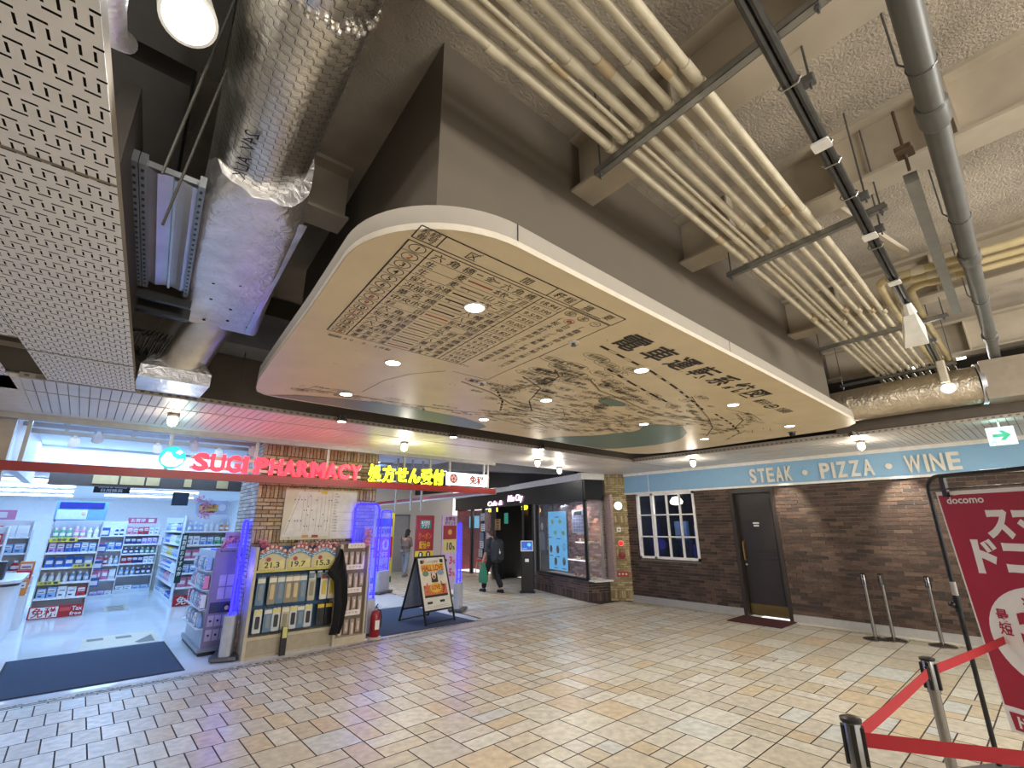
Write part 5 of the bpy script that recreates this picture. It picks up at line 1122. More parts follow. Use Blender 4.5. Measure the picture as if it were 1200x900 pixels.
# ------------------------------------------------------------------ purple display stand
t = thing('display_stand', 'mauve cosmetics display stand beside the left doormat', 'display stand', (1.75, 8.8, 0))
MAU = mat('stand_mauve', '#85788f', .4, noise=.06); 
m = M(); m.box(1.54, 1.99, 8.25, 9.55, .1, 1.36); m.build('cabinet_body', mat('stand_white', '#cdd6e4', .4), t)
m = M(); m.box(1.50, 2.06, 8.2, 9.6, .05, .1); m.mi = 1; m.box(1.52, 2.04, 8.22, 9.58, .0, .05); m.build('plinth', [mat('plinth_grey', '#8f949c', .3, .3), BLACK], t)
m = M(); m.fr((1.54, 8.249, .1), (1, 0, 0), (0, 0, 1)); m.box(0, .45, 0, 1.30, 0, .012); m.mi = 1
for z0, z1 in ((.78, .93), (.61, .76)):
    for x0 in (.1, .2): m.box(x0, x0 + .085, z0, z1, .012, .018)
for z0, z1 in ((.26, .4), (.08, .22)):
    for k in range(3): m.box(.03 + .09 * k, .105 + .09 * k, z0, z1, .012, .018)
m.mi = 2; m.box(.03, .33, .43, .57, .012, .016); m.mi = 3
m.mi = 4; m.ball((.33, 1.16, .016), .052, 10, 1, 1.15, .2); m.ball((.25, .5, .018), .045, 10, 1, 1.1, .2); m.mi = 5; m.ball((.33, 1.14, .021), .038, 10, .9, 1.1, .2); m.ball((.245, .49, .023), .03, 10, 1, 1.1, .2); m.mi = 3
for k in range(3):
    for z in (.33, .15): m.disc(.067 + .09 * k, z, .015, z=.02, n=10)
m.text('beauty', .06, 1.245, .028, .0145, 'L', .01, width=.2)
m.build('front_panel', [MAU, mat('stand_door', '#b7abc0', .35), mat('stand_photo', '#26324f', .4), BLACK, mat('print_hair', '#171519', .6), mat('skin_print', '#e0b9a0', .5)], t)
m = M(); m.prism([(1.56, 8.28), (1.98, 8.28), (1.98, 8.75), (1.56, 8.75)], 1.36, 1.38); m.build('top_panel', emis('stand_led', '#2a30ff', 1.4), t)
for i, z in enumerate((.35, .6, .85, 1.1)):
    for k in range(7): product(R.choice(('box', 'pouch')), ['pale blue', 'white', 'pink', 'pale blue', 'white'][(i + k) % 5], (1.495, 8.36 + .165 * k, z), .12, .06, .17, 'hanging on the left flank of the mauve stand, %s tier' % ORD[i], -PI / 2)
m = M()
for z in (.34, .59, .84, 1.09): m.box(1.455, 1.54, 8.28, 9.5, z - .012, z)
m.build('side_shelf', SHF, t)
card('tilted_card', 'pink white card standing on the mauve stand', 1.7, 1.95, 8.62, 1.39, 1.62, '#d8b9d0', [('新', .2, .3, .4, '#c8405a', .5)])
# ------------------------------------------------------------------ LED security gates
LED = emis('led_blue', '#2a22ff', 2.6); ACR = mat('acrylic_blue', '#8fa0ff', .1, noise=0, alpha=.28, emit='#1a14ff', es=.6)
def gate(x, y, a, w_, h, lab, p=4, fd=.16):
    t = thing('security_gate', lab, 'security gate', (x, y, 0), 'blue lit anti theft gates')
    u = (math.cos(a), math.sin(a), 0); v = (-math.sin(a), math.cos(a), 0)
    def fm(): return M().fr((x, y, 0), u, v, (0, 0, 1))
    m = fm(); m.prism(rrect(-w_ / 2, w_ / 2, -.07, .07, .04), .05, .55); m.build('pedestal', mat('gate_grey', '#b7bac2', .35), t)
    m = fm(); m.prism(rrect(-w_ / 2 - .06, w_ / 2 + .06, -fd, fd, .03), .02, .06); m.mi = 1
    for sx in (-1, 1):
        for sy in (-1, 1): m.ball((sx * w_ / 2, sy * (fd - .03), .022), .022, 8)
    m.build('wheeled_foot', [GREYM, BLACK], t)
    m = fm(); b = w_ / 2 - .02
    pth = [(-b, 0, .55), (-b, 0, h - .08), (-b + .03, 0, h - .02), (-b + .08, 0, h), (b - .08, 0, h), (b - .03, 0, h - .02), (b, 0, h - .08), (b, 0, .55)]; m.tube(pth, .018, 8); m.build('led_frame', LED, t, True)
    m = fm()
    for z in (.62, (.6 + h) / 2): m.tube([(-b, 0, z), (b, 0, z)], .012, 6)
    m.build('led_crossbar', LED, t)
    m = fm(); m.box(-b, b, -.006, .006, .56, h - .03); m.build('acrylic_panel', ACR, t)
    lamp('gate_glow', 'POINT', (x, y - .18, 1.1), p, (.12, .1, 1), .15, parent=t)
gate(1.80, 7.90, 1.2, .42, 1.78, 'blue lit security gate between the mauve stand and the tan pillar', 5)
gate(3.62, 7.82, .12, .5, 2.06, 'blue lit security gate behind the red fire extinguisher', 5, .06)
gate(6.25, 12.3, .5, .5, 2.1, 'blue lit security gate far back near the walking woman', 5)
gate(6.2, 8.75, .7, .32, 1.74, 'blue lit security gate right of the folding sign', 5)
m = M(); m.rbox(3.6, 3.85, 8.3, 8.34, 2.06, 2.3, .01); m.mi = 1; m.fr((3.62, 8.298, 2.1), (1, 0, 0), (0, 0, 1), (0, -1, 0)); m.text('免税', 0, .05, .1, .002, width=.2)
tag(m.build('gate_topper', [mat('topper_blue', '#33479a', .4), mat('topper_white', '#e2e6f2', .4)]), 'small dark blue sign panel above the gate by the extinguisher', 'sign')
t = thing('acrylic_leaflet_holder', 'clear acrylic side panel beside the red fire extinguisher', 'panel', (3.66, 7.74, 0))
m = M(); m.box(3.64, 3.652, 7.6, 7.86, .02, 1.0); m.build('panel', mat('acrylic_clear', '#dfe4ee', .1, noise=0, alpha=.35), t)
m = M(); m.box(3.62, 3.67, 7.58, 7.88, 0, .02); m.build('panel_foot', WHITE, t)
# fire extinguisher
t = thing('fire_extinguisher', 'red fire extinguisher on a pale foot at the rack end', 'fire extinguisher', (3.79, 7.60, 0))
REDX = mat('extinguisher_red', '#8e0f1c', .3, coat=.4)
m = M(); m.lathe([(.07, .03), (.078, .045), (.078, .34), (.06, .39), (.03, .41)], 3.79, 7.60, 20); m.build('cylinder', REDX, t, True)
m = M(); m.lathe([(.024, .41), (.024, .45)], 3.79, 7.60, 12); m.build('valve', STEEL, t)
m = M(); m.tube([(3.79, 7.60, .44), (3.77, 7.52, .465)], .009, 6); m.tube([(3.79, 7.60, .46), (3.77, 7.50, .51)], .009, 6); m.build('grip', BLACK, t)
m = M(); m.tube([(3.80, 7.60, .43), (3.86, 7.58, .40), (3.88, 7.57, .3), (3.87, 7.56, .16)], .009, 6); m.build('hose', BLACK, t)
m = M(); m.fr((3.79, 7.521, .14), (1, 0, 0), (0, 0, 1), (0, -1, 0)); m.box(-.035, .035, 0, .13, -.002, .002); m.build('label_plate', WHITE, t)
m = M(); m.lathe([(.11, .002), (.11, .022), (.085, .03)], 3.79, 7.60, 20); m.build('foot', mat('foot_cream', '#c9c0ac', .5), t, True)
# ------------------------------------------------------------------ folding sign
t = thing('folding_sign', 'black A-frame sign with a colourful poster on the dark doormat', 'sign', (5.2, 8.1, 0))
ang = math.atan2(.12, .75); u = Vector((math.cos(ang), math.sin(ang), 0)); nb = Vector((-u.y, u.x, 0))
o0 = Vector((4.85, 7.80, 0)); W_, Hh, back = .72, 1.14, .36
vup = (nb * back + Vector((0, 0, Hh))).normalized(); Ls = math.hypot(back, Hh)
def af(): return M().fr(o0, u, vup)
m = af()
for q in ((0, .03, 0, Ls), (W_ - .03, W_, 0, Ls), (0, W_, Ls - .035, Ls), (0, W_, .22, .25), (0, W_, .03, .05)): m.box(*q, -.012, .012)
m.build('front_frame', BLACK, t)
m = af(); m.box(.03, W_ - .03, .25, Ls - .035, -.006, .004); pb = m.build('poster_board', mat('poster_white', '#d9d7cd', .3), t)
m = af(); PC = ['#b3392e', '#e0b23a', '#2a2320', '#c8734a', '#7f9fb8', '#6f8f6a', '#dcd2c0', '#5a3a2a']
x0, x1, z0, z1 = .08, W_ - .08, .46, Ls - .07
m.mi = 6; m.box(x0, x1, z0, z1, .004, .005)
def bx_(a, b, c, d, mi, z=.006): m.mi = mi; m.box(x0 + (x1 - x0) * a, x0 + (x1 - x0) * b, z0 + (z1 - z0) * c, z0 + (z1 - z0) * d, .004, z)
bx_(0, 1, .68, .88, 1); bx_(0, 1, .0, .06, 2); bx_(0, .12, .9, 1, 2); bx_(.86, 1, .9, 1, 2); bx_(.1, .18, .92, 1, 3); bx_(.38, .66, .38, .62, 2, .0062); bx_(.0, 1, .06, .32, 3)
m.mi = 5; m.disc(x0 + .09, z0 + .42, .075, .05, .007); m.mi = 4; m.disc(x1 - .1, z0 + .42, .085, .05, .007); m.mi = 6; m.disc(x0 + .28, z0 + .37, .05, .06, .0075); m.mi = 0; m.disc(x0 + .28, z0 + .35, .03, .03, .008)
m.mi = 1; m.disc(x0 + .29, z0 + .16, .14, .09, .0075); m.mi = 0; m.text('LOVE', x0 + .19, z0 + .13, .075, .009, 'L', .03, width=.2)
for k in range(30):
    m.mi = R.choice((0, 1, 7, 3, 7)); a, b = R.uniform(x0 + .02, x1 - .05), R.uniform(z0 + .06, z0 + .24)
    if abs(a - x0 - .29) > .12: m.disc(a, b, R.uniform(.012, .03), R.uniform(.012, .035), .0065 + .0001 * k, 8)
m.mi = 0; m.text('HALL LOVE', x0 + .02, z0 + (z1 - z0) * .7, .105, .007, 'L', .04, width=x1 - x0 - .04); m.mi = 2; m.text('いよいよ開催!', x0 + .13, z0 + (z1 - z0) * .91, .04, .006, width=.3); m.text('本日より!', x0 + .2, z0 + (z1 - z0) * .62, .03, .006, width=.28)
m.mi = 2; m.box(.12, .24, .35, .39, .004, .005); m.box(.42, .54, .36, .4, .004, .005)
m.mi = 7; m.line([(.08, .31), (.62, .31)], .003, .005); m.line([(.08, .285), (.62, .285)], .003, .005)
m.build('poster_print', [mat('poster_%d' % i, c, .35, noise=.08) for i, c in enumerate(PC)], pb)
vb = (-nb * .38 + Vector((0, 0, Hh))).normalized()
m = M().fr(o0 + nb * .76, u, vb)
for q in ((0, .03, 0, Ls), (W_ - .03, W_, 0, Ls), (0, W_, Ls - .035, Ls), (0, W_, .22, .25), (0, W_, .03, .05)): m.box(*q, -.012, .012)
m.build('rear_frame', BLACK, t)
m = M().fr(o0 + nb * .76, u, vb); m.box(.03, W_ - .03, .25, Ls - .035, -.006, .004); m.build('rear_board', mat('board_grey', '#8f95a0', .4), t)
# ------------------------------------------------------------------ upright banners
def banner(nm, lab, x, y, w_, h, z0, bg, ang, fill):
    t = thing(nm, lab, 'banner', (x, y, 0), 'upright advertising panels'); u = (math.cos(ang), math.sin(ang), 0)
    m = M().fr((x, y, 0), u, (0, 0, 1)); m.box(0, w_, z0, h, -.03, 0); m.mi = 1; m.box(0, w_, z0, h, -.045, -.03); m.build('panel', [mat('panel_' + bg[1:], bg, .4, noise=.05), mat('panel_side', '#a83232', .4)], t)
    m = M().fr((x, y, 0), u, (0, 0, 1)); m.tube([(w_ / 2, z0, -.02), (w_ / 2, .03, -.02)], .015, 8); m.box(w_ / 2 - .18, w_ / 2 + .18, 0, .03, -.2, .16); m.build('stand', GREYM, t)
    m = M().fr((x, y, 0), u, (0, 0, 1), None); mats = []
    def key(c):
        mm = mat('ad_' + c[1:], c, .4, noise=.04)
        if mm not in mats: mats.append(mm)
        return mats.index(mm)
    for it in fill:
        s_, a, b, hh, c, ww = it; m.mi = key(c)
        if s_ == '#': m.box(a * w_, (a + ww) * w_, z0 + b * (h - z0), z0 + (b + hh) * (h - z0), 0, .002)
        elif s_ == 'o': m.disc(a * w_, z0 + b * (h - z0), hh * w_, z=.004)
        else: m.text(s_, a * w_, z0 + b * (h - z0), hh * (h - z0), .006, 'L', .025, res=2, width=ww * w_)
    m.build('panel_print', mats, t)
banner('coupon_banner', 'red and yellow coupon banner with a big number 15', 6.38, 10.9, .56, 1.95, .15, '#9c3a44', .1, [('#', 0, .0, .52, '#e0d24a', 1), ('#', 0, .0, .12, '#2f6a52', 1), ('#', .22, .82, .12, '#2d8a8a', .6), ('本日限定', .26, .88, .04, '#f0ece0', .5), ('アプリ', .3, .83, .04, '#f0ece0', .4), ('クーポン', .12, .68, .075, '#e8782e', .76), ('配信中', .2, .56, .075, '#e8c02e', .6), ('o', .3, .47, .13, '#15120f', 0), ('o', .72, .47, .13, '#15120f', 0), ('1', .24, .445, .05, '#f4f0e6', .1), ('8', .66, .445, .05, '#f4f0e6', .12), ('15', .12, .2, .18, '#c8481e', .6), ('%', .76, .22, .08, '#c8481e', .2), ('OFF', .1, .04, .07, '#e8e2d2', .6)])
banner('coupon_banner', 'pink point banner showing 10, 3 and 5 behind the folding sign', 6.98, 10.6, .5, 1.95, .15, '#c9b3cf', .15, [('#', .04, .67, .19, '#9c3a34', .92), ('o', .5, .77, .14, '#d89a4a', 0), ('#', .04, .5, .17, '#d8c27a', .92), ('10', .3, .53, .1, '#2a2226', .36), ('%', .7, .53, .05, '#2a2226', .16), ('お得な', .16, .93, .045, '#7a3a5a', .68), ('ポイント', .12, .87, .045, '#7a3a5a', .76), ('3', .5, .34, .1, '#c8305a', .2), ('%', .74, .34, .05, '#c8305a', .16), ('5', .5, .18, .1, '#c8305a', .2), ('%', .74, .18, .05, '#c8305a', .16), ('o', .28, .39, .07, '#4a3a4a', 0), ('o', .28, .23, .07, '#4a3a4a', 0)])
banner('coupon_banner', 'yellow banner reading 10 OFF behind the far blue gate', 6.15, 12.8, .62, 2.05, .2, '#d8cc3a', 0, [('#', .1, .8, .12, '#2a3a8a', .8), ('#', .05, .35, .3, '#c8343a', .9), ('10', .2, .46, .17, '#e8d83a', .6), ('OFF', .25, .36, .07, '#e8d83a', .5), ('クーポン', .15, .2, .06, '#c8343a', .7), ('感謝祭', .2, .7, .06, '#2a2226', .6), ('#', 0, .0, .08, '#2f7a5a', 1)])
# ------------------------------------------------------------------ corridor shell
LG = mat('corridor_wall', '#bdb9b4', .6, noise=.04)
m = M(); m.box(4.9, 12, 17.5, 17.6, 0, 3.4); struct(m.build('wall_corridor', LG), 'pale grey wall at the end of the corridor', 'wall')
t = thing('door_2', 'grey steel service door in the corridor end wall', 'door', (9.6, 17.48, 0)); t['kind'] = 'structure'
m = M(); m.box(8.95, 9.85, 17.46, 17.5, 0, 2.06); leaf = m.build('door_leaf', mat('door_grey', '#8f9094', .45), t)
m = M(); m.box(8.88, 8.95, 17.44, 17.5, 0, 2.13); m.box(9.85, 9.9, 17.44, 17.5, 0, 2.13); m.box(8.88, 9.9, 17.44, 17.5, 2.06, 2.13); m.build('door_frame', mat('door_frame_grey', '#6d6e72', .45), t)
m = M(); m.tube([(9.05, 17.46, 1.0), (9.05, 17.42, 1.0), (9.17, 17.42, 1.0)], .01, 6); m.build('door_handle', STEEL, leaf)
CB = mat('corridor_ceiling', '#7b7f88', .7, noise=.1)
m = M(); m.box(3.8, 11, 7.6, 17.6, 3.44, 3.5); struct(m.build('ceiling_corridor', CB), 'grey ceiling void over the corridor', 'ceiling')
TR = mat('truss_grey', '#8d9199', .45, .5)
for i, (p, q, lab) in enumerate([((4.2, 10.2, 3.05), (9.4, 8.3, 3.05), 'light grey duct beam crossing the corridor ceiling'), ((4.0, 9.2, 2.95), (6.5, 9.2, 2.95), 'grey truss bar behind the yellow characters'), ((4.4, 12.5, 3.1), (9.2, 11.5, 3.1), 'grey truss bar farther down the corridor ceiling')]):
    d = Vector(q) - Vector(p); l = d.length; d.normalize(); m = M().fr(p, d, Vector((-d.y, d.x, 0)).normalized())
    hh = .16 if i == 0 else .03; m.box(0, l, -hh, hh, -hh / 2, hh / 2); tag(m.build('ceiling_truss', TR), lab, 'beam', 'grey bars under the corridor ceiling')
for i, (x, y) in enumerate([(4.5, 9.4), (5.0, 9.6), (5.6, 10.4), (6.6, 10.0), (7.4, 9.4), (7.9, 9.0)]):
    t = thing('corridor_spotlight', 'lit small spotlight under the corridor ceiling, %s from the left' % ORD[i], 'lamp', (x, y, 3.1), 'corridor spotlights')
    m = M(); m.tube([(x, y, 3.1), (x, y, 3.44)], .01, 6); m.build('stem', WHITE, t)
    m = M(); m.lathe([(.03, 3.12), (.045, 3.1), (.05, 3.0), (.04, 3.0)], x, y, 14); m.build('lamp_housing', WHITE, t, True)
    m = M(); m.lathe([(.04, 3.001), (.01, 2.995)], x, y, 12); m.build('lens', emis('track_glow', '#ffffff', 8), t)
    lamp('corridor_lamp', 'SPOT', (x, y, 2.97), 22, (.95, .97, 1), .05, (x + .2, y, 0), t, spot=1.7)
lamp('corridor_end_lamp', 'AREA', (7.6, 15.2, 3.4), 26, NEUT, 1.0, (8.2, 17, 1))
lamp('corridor_mid_lamp', 'AREA', (7.4, 12.5, 3.2), 45, NEUT, 1.0, (7.6, 12.5, 0))
for i, x in enumerate((4.25, 4.75, 5.1, 5.35)):
    m = M(); m.box(x, x + .03, 9.0, 9.04, 2.0, 3.44); tag(m.build('white_post', POST), 'thin pale hanging post behind the red beam, %s from the left' % ORD[i], 'post', 'pale posts behind the red beam')
# ------------------------------------------------------------------ diner
P0 = Vector((9.03, 7.6, 0)); DU = Vector((.2742, .9617, 0)); DN = Vector((-DU.y, DU.x, 0))
def df(n_=0): return M().fr(P0 + DN * n_, DU, (0, 0, 1), DN)
DB = [L('#5c4a44'), L('#4c3d38'), L('#6a554d'), L('#3f332f')]
m = df(); m.col = L('#8b8178'); m.box(0, 2.62, 0, .45, -.15, -.01); m.box(2.5, 2.62, .45, 2.3, -.15, -.01)
bricks(m, 2.62, .45, .2, .058, DB, soldier=(0,))
PE = Vector((9.60, 7.41, 0)); Lr = (P0 - PE).length; m.fr(P0, (PE - P0).normalized(), (0, 0, 1))
m.col = L('#8b8178'); m.box(0, Lr, 0, .45, -.1, -.01); m.box(Lr - .12, Lr, .45, 2.85, -.1, -.01)
bricks(m, Lr, .45, .2, .058, DB, soldier=(0,)); m.o = m.o + m.u * (Lr - .12) + Vector((0, 0, .45)); bricks(m, .12, 2.4, .12, .058, DB)
struct(m.build('wall_diner', BRICK), 'low dark brick wall under the diner window', 'wall')
FAS = mat('fascia_black', '#0f0f12', .25, noise=.05)
m = df(); m.box(0, 9.5, 2.28, 2.76, -.2, .03); m.fr((9.5, 7.44, 0), (P0 - Vector((9.5, 7.44, 0))).normalized(), (0, 0, 1)); m.box(0, (P0 - Vector((9.5, 7.44, 0))).length + .02, 2.28, 2.76, -.1, .03)
struct(m.build('trim_5', FAS), 'glossy black fascia above the diner window', 'fascia')
m = df(); m.box(-.1, 9.5, 2.76, 2.92, -.3, .06); m.fr((9.55, 7.42, 0), (P0 - Vector((9.55, 7.42, 0))).normalized(), (0, 0, 1)); m.box(0, .66, 2.76, 2.92, -.1, .06)
struct(m.build('trim_6', WHITE), 'white cornice above the black diner fascia', 'cornice')
t = thing('window_2', 'black framed display window of the diner', 'window', tuple(P0)); t['kind'] = 'structure'
m = df(); FR = mat('window_black', '#151517', .35)
for q in ((0.0, .05, .45, 2.28), (2.42, 2.5, .45, 2.28), (.0, 2.5, .45, .5), (0, 2.5, 2.24, 2.28)): m.box(*q, -.08, .01)
m.build('window_frame', FR, t)
m = df(); m.box(.05, 2.42, .5, 2.24, -.035, -.03); m.fr((9.5, 7.44, 0), (P0 - Vector((9.5, 7.44, 0))).normalized(), (0, 0, 1)); m.box(0, .48, .46, 2.26, -.035, -.03)
m.build('pane', mat('clear_glass', '#c9d4dc', .02, noise=0, alpha=.1, spec=.8), t)
# interior of display window
m = df(); m.col = L('#94807a'); m.box(-.3, 2.4, .45, 2.4, -.62, -.55); m.o = m.o + DN * -.55; bricks(m, 2.4, 2.4, .2, .06, [L('#b08a84'), L('#9c766f'), L('#bd9a92'), L('#8a655f')])
struct(m.build('wall_display', BRICK), 'rosy brick back wall of the diner display window', 'wall')
m = df(); m.box(-.25, 2.42, .44, .47, -.55, -.03); struct(m.build('windowsill_diner', WHITE), 'white base of the diner display', 'sill')
for i, (z, a, b) in enumerate(((.86, .05, 1.0), (1.28, .05, .62))):
    m = df(); m.box(a, b, z, z + .015, -.42, -.12); m.mi = 1; m.box(a, b, z - .004, z + .02, -.12, -.108)
    tag(m.build('glass_shelf', [mat('shelf_glass', '#d8dfe6', .05, noise=0, alpha=.4), emis('shelf_edge', '#ffe9f2', 1.4)]), 'lit glass shelf in the diner window, %s one' % ['lower', 'upper'][i], 'shelf', 'lit glass shelves')
FOOD = ['#b5793a', '#8a4a2a', '#d8b04a', '#6f8f4a', '#c85a3a', '#e0cfae']
def plate(s_, n_, z, i, lab):
    t = thing('food_sample', lab, 'plate of food', tuple(P0 + DU * s_ + DN * n_ + Vector((0, 0, z))), 'plates in the diner window')
    p = P0 + DU * s_ + DN * n_
    m = M(); m.lathe([(.05, z), (.085, z + .02), (.08, z + .022), (.04, z + .008)], p.x, p.y, 16); m.build('plate', mat('plate_white', '#efeae2', .2), t, True)
    m = M()
    for k in range(5):
        m.mi = k % 3; m.ball((p.x + R.uniform(-.035, .035), p.y + R.uniform(-.035, .035), z + .03 + R.uniform(0, .02)), R.uniform(.018, .03), 8)
    m.build('food', [mat('food_%d' % ((i + q) % 6), FOOD[(i + q) % 6], .5, noise=.2) for q in range(3)], t, True)
for i in range(4): plate(.14 + .14 * i, -.25, 1.296, i, 'food plate on the upper glass shelf of the diner window, %s from the right' % ORD[i])
for i in range(6): plate(.14 + .145 * i, -.25, .876, i + 1, 'food plate on the lower glass shelf of the diner window, %s from the right' % ORD[i])
for i in range(6): plate(.14 + .145 * i, -.25, .471, i + 2, 'food plate on the floor of the diner window, %s from the right' % ORD[i])
t = thing('digital_menu', 'tall light blue menu panel in the diner window', 'menu board', tuple(P0 + DU * 1.5))
m = df(); m.box(1.02, 1.98, .56, 2.06, -.16, -.12); m.build('panel_frame', FR, t)
m = df(); m.box(1.03, 1.97, .57, 2.05, -.12, -.118); m.build('panel_face', emis('menu_blue', '#5fb0e8', .62), t)
m = df()
for k, (a, z, mi) in enumerate([(1.75, 1.78, 1), (1.35, 1.78, 1), (1.6, 1.5, 1), (1.2, 1.5, 1), (1.85, 1.08, 0), (1.5, 1.08, 0), (1.62, .78, 0), (1.2, .8, 0)]): m.mi = mi; m.disc(a, z, .075, .1 if not mi else .06, -.116)
m.mi = 2; m.ring(1.18, 1.15, .06, .09, .02, -.115)
for a, z in [(1.9, 1.38), (1.45, 1.35), (1.85, .92), (1.5, .9), (1.6, .62), (1.2, .62), (1.5, 1.9)]: m.mi = 2; m.line([(a - .1, z), (a + .1, z)], .02, -.115)
m.build('panel_print', [mat('menu_brown', '#3f3a3a', .5), mat('menu_green', '#9cc86a', .5), mat('menu_dark', '#23405c', .5)], t)
m = df(); m.box(.45, 1.0, 1.5, 2.06, -.3, -.28); m.mi = 1
for r_ in range(5):
    for c_ in range(4): m.box(.48 + .125 * c_, .58 + .125 * c_, 1.53 + .085 * r_, 1.6 + .085 * r_, -.28, -.275)
m.mi = 2; m.box(.55, .9, 1.94, 2.03, -.28, -.27)
tag(m.build('menu_poster', [mat('poster_pale_blue', '#a9c6de', .4), mat('poster_photo', '#8a8fae', .4, noise=.3), BLACK]), 'pale blue menu poster behind the glass beside the blue panel', 'poster')
m = df(); m.box(.06, .09, 1.3, 1.9, -.12, -.1); tag(m.build('yellow_strip', mat('strip_yellow', '#e8d83a', .4)), 'thin yellow strip at the right edge of the diner window', 'strip')
lamp('display_warm', 'SPOT', tuple(P0 + DU * .35 + DN * -.3 + Vector((0, 0, 2.2))), 22, (1, .72, .38), .03, tuple(P0 + DU * .25 + DN * -.5 + Vector((0, 0, 1))), spot=1.0)
lamp('display_cool', 'AREA', tuple(P0 + DU * 1.0 + DN * -.2 + Vector((0, 0, 2.2))), 10, (1, .9, .92), .5, tuple(P0 + DU * .8 + DN * -.3 + Vector((0, 0, .5))))
lamp('fascia_light', 'SPOT', tuple(P0 + DN * .5 + DU * .15 + Vector((0, 0, 2.85))), 6, WARM, .03, tuple(P0 + Vector((0, 0, 2.3))), spot=1.0)
# diner neon
t = thing('diner_neon_sign', 'glowing pink white script sign on the black diner fascia', 'neon sign', tuple(P0 + DU * 3.6))
m = df(.035).fr(P0 + DU * 4.25 + DN * .04 + Vector((0, 0, 2.42)), -DU, (0, 0, 1), DN)
m.text('Ribs City', 0, 0, .2, 0, 'L', .0, .03, 1, 3, width=1.05, shear=.2); m.build('neon_script', mat('neon_pink', '#551a4a', .4, emit='#ffd0f4', es=1.8, noise=0), t)
m = df(.035).fr(P0 + DU * 5.9 + DN * .04 + Vector((0, 0, 2.34)), -DU, (0, 0, 1), DN)
m.text('Cafe &', 0, 0, .16, 0, 'L', .0, .03, 1, 3, width=1.2, shear=.2); m.build('neon_script', mat('neon_pink'), t)
# doorway and shop interior
m = df(); m.box(2.62, 2.72, 0, 2.3, -.15, .0); m.box(3.22, 3.36, 0, 2.3, -.15, 0); m.box(5.3, 5.75, 0, 2.3, -.3, 0); m.box(6.5, 6.62, 0, 2.3, -.1, 0); m.box(7.6, 7.75, 0, 2.3, -.1, 0)
struct(m.build('trim_7', FR), 'black posts of the diner entrance', 'post')
m = df(); m.box(2.3, 6.2, 0, 2.6, -3.3, -3.2); m.box(2.5, 2.55, 0, 2.6, -3.3, -.6); m.box(5.68, 5.74, 0, 2.4, -3.2, -.3); m.box(2.3, 6.2, 2.4, 2.45, -3.3, -.2); struct(m.build('wall_shop', mat('shop_dark', '#211b18', .7)), 'dark back wall inside the diner', 'wall')
m = df(); m.col = L('#3d332b'); m.box(3.4, 4.9, .9, 2.5, -1.66, -1.6); m.o = m.o + DN * -1.6; bricks(m, 4.9, 2.5, .2, .06, [L('#8a7356'), L('#7a6449'), L('#967f60')], hole=[(0, 3.4, 0, 3), (3.4, 4.9, 0, .9)])
struct(m.build('wall_shop_brick', BRICK), 'tan brick wall lit by a spot inside the diner', 'wall')
lamp('shop_spot', 'SPOT', tuple(P0 + DU * 4.2 + DN * -1.3 + Vector((0, 0, 2.5))), 20, (1, .8, .5), .04, tuple(P0 + DU * 4.25 + DN * -1.6 + Vector((0, 0, 1.5))), spot=.9)
for i, (a, b, z0, z1, c, lab) in enumerate([(3.42, 3.85, 1.1, 1.95, '#b49a72', 'tan menu poster in the dark diner entrance'), (3.9, 4.5, 1.05, 1.4, '#7d6546', 'brown notice low in the dark diner entrance'), (4.88, 5.3, 1.55, 1.9, '#8f7a4e', 'ochre notice board at the diner entrance post')]):
    m = df(); m.box(a, b, z0, z1, -1.2 if i < 2 else .02, -1.17 if i < 2 else .04); m.mi = 1
    for k in range(4): m.disc((a + b) / 2, z0 + (z1 - z0) * (k + .5) / 4, (b - a) * .3, (z1 - z0) * .09, -1.168 if i < 2 else .042)
    tag(m.build('menu_board', [mat('menu_tan_%d' % i, c, .5, noise=.2), mat('menu_food', '#5a2f22', .5)]), lab, 'menu board')
t = thing('mannequin_poster', 'poster of a figure in a suit behind the kiosk', 'poster', tuple(P0 + DU * 3.1))
m = df(); m.box(2.74, 3.26, .9, 1.95, -.5, -.48); m.build('poster_sheet', mat('poster_black', '#17151a', .4), t)
m = df(); m.mi = 0; m.prism([(2.82, 1.0), (3.14, 1.0), (3.12, 1.42), (3.04, 1.52), (2.92, 1.52), (2.84, 1.42)], -.48, -.476); m.mi = 1; m.disc(2.98, 1.66, .08, .11, -.475); m.build('poster_print', [mat('suit_grey', '#5f6a78', .5), mat('face_print', '#b59aa0', .5)], t)
t = thing('round_wall_lamp', 'warm glowing round lamp above the kiosk', 'lamp', tuple(P0 + DU * 2.95))
p = P0 + DU * 2.98 + DN * -.3; m = M(); m.ball((p.x, p.y, 2.12), .13, 14); m.build('lamp_globe', emis('globe_amber', '#ffb45a', 1.3), t, True)
m = M(); m.tube([(p.x, p.y, 2.25), (p.x, p.y, 2.6)], .01, 6); m.build('cord', BLACK, t)
for i, (a, w_) in enumerate(((3.0, .4), (5.2, .8))):
    m = df(); m.o = m.o + DU * (a + w_) + DN * -.02 + Vector((0, 0, 2.15)); m.u = -DU; m.text('営業中' if i == 0 else '本日も営業', 0, 0, .1, 0, 'L', .02, .01, 1, 2, width=w_); tag(m.build('neon_strip', mat('sign_yellow')), 'small yellow glowing characters at the diner entrance, %s' % ['right group', 'left group'][i], 'sign', 'yellow glowing characters')
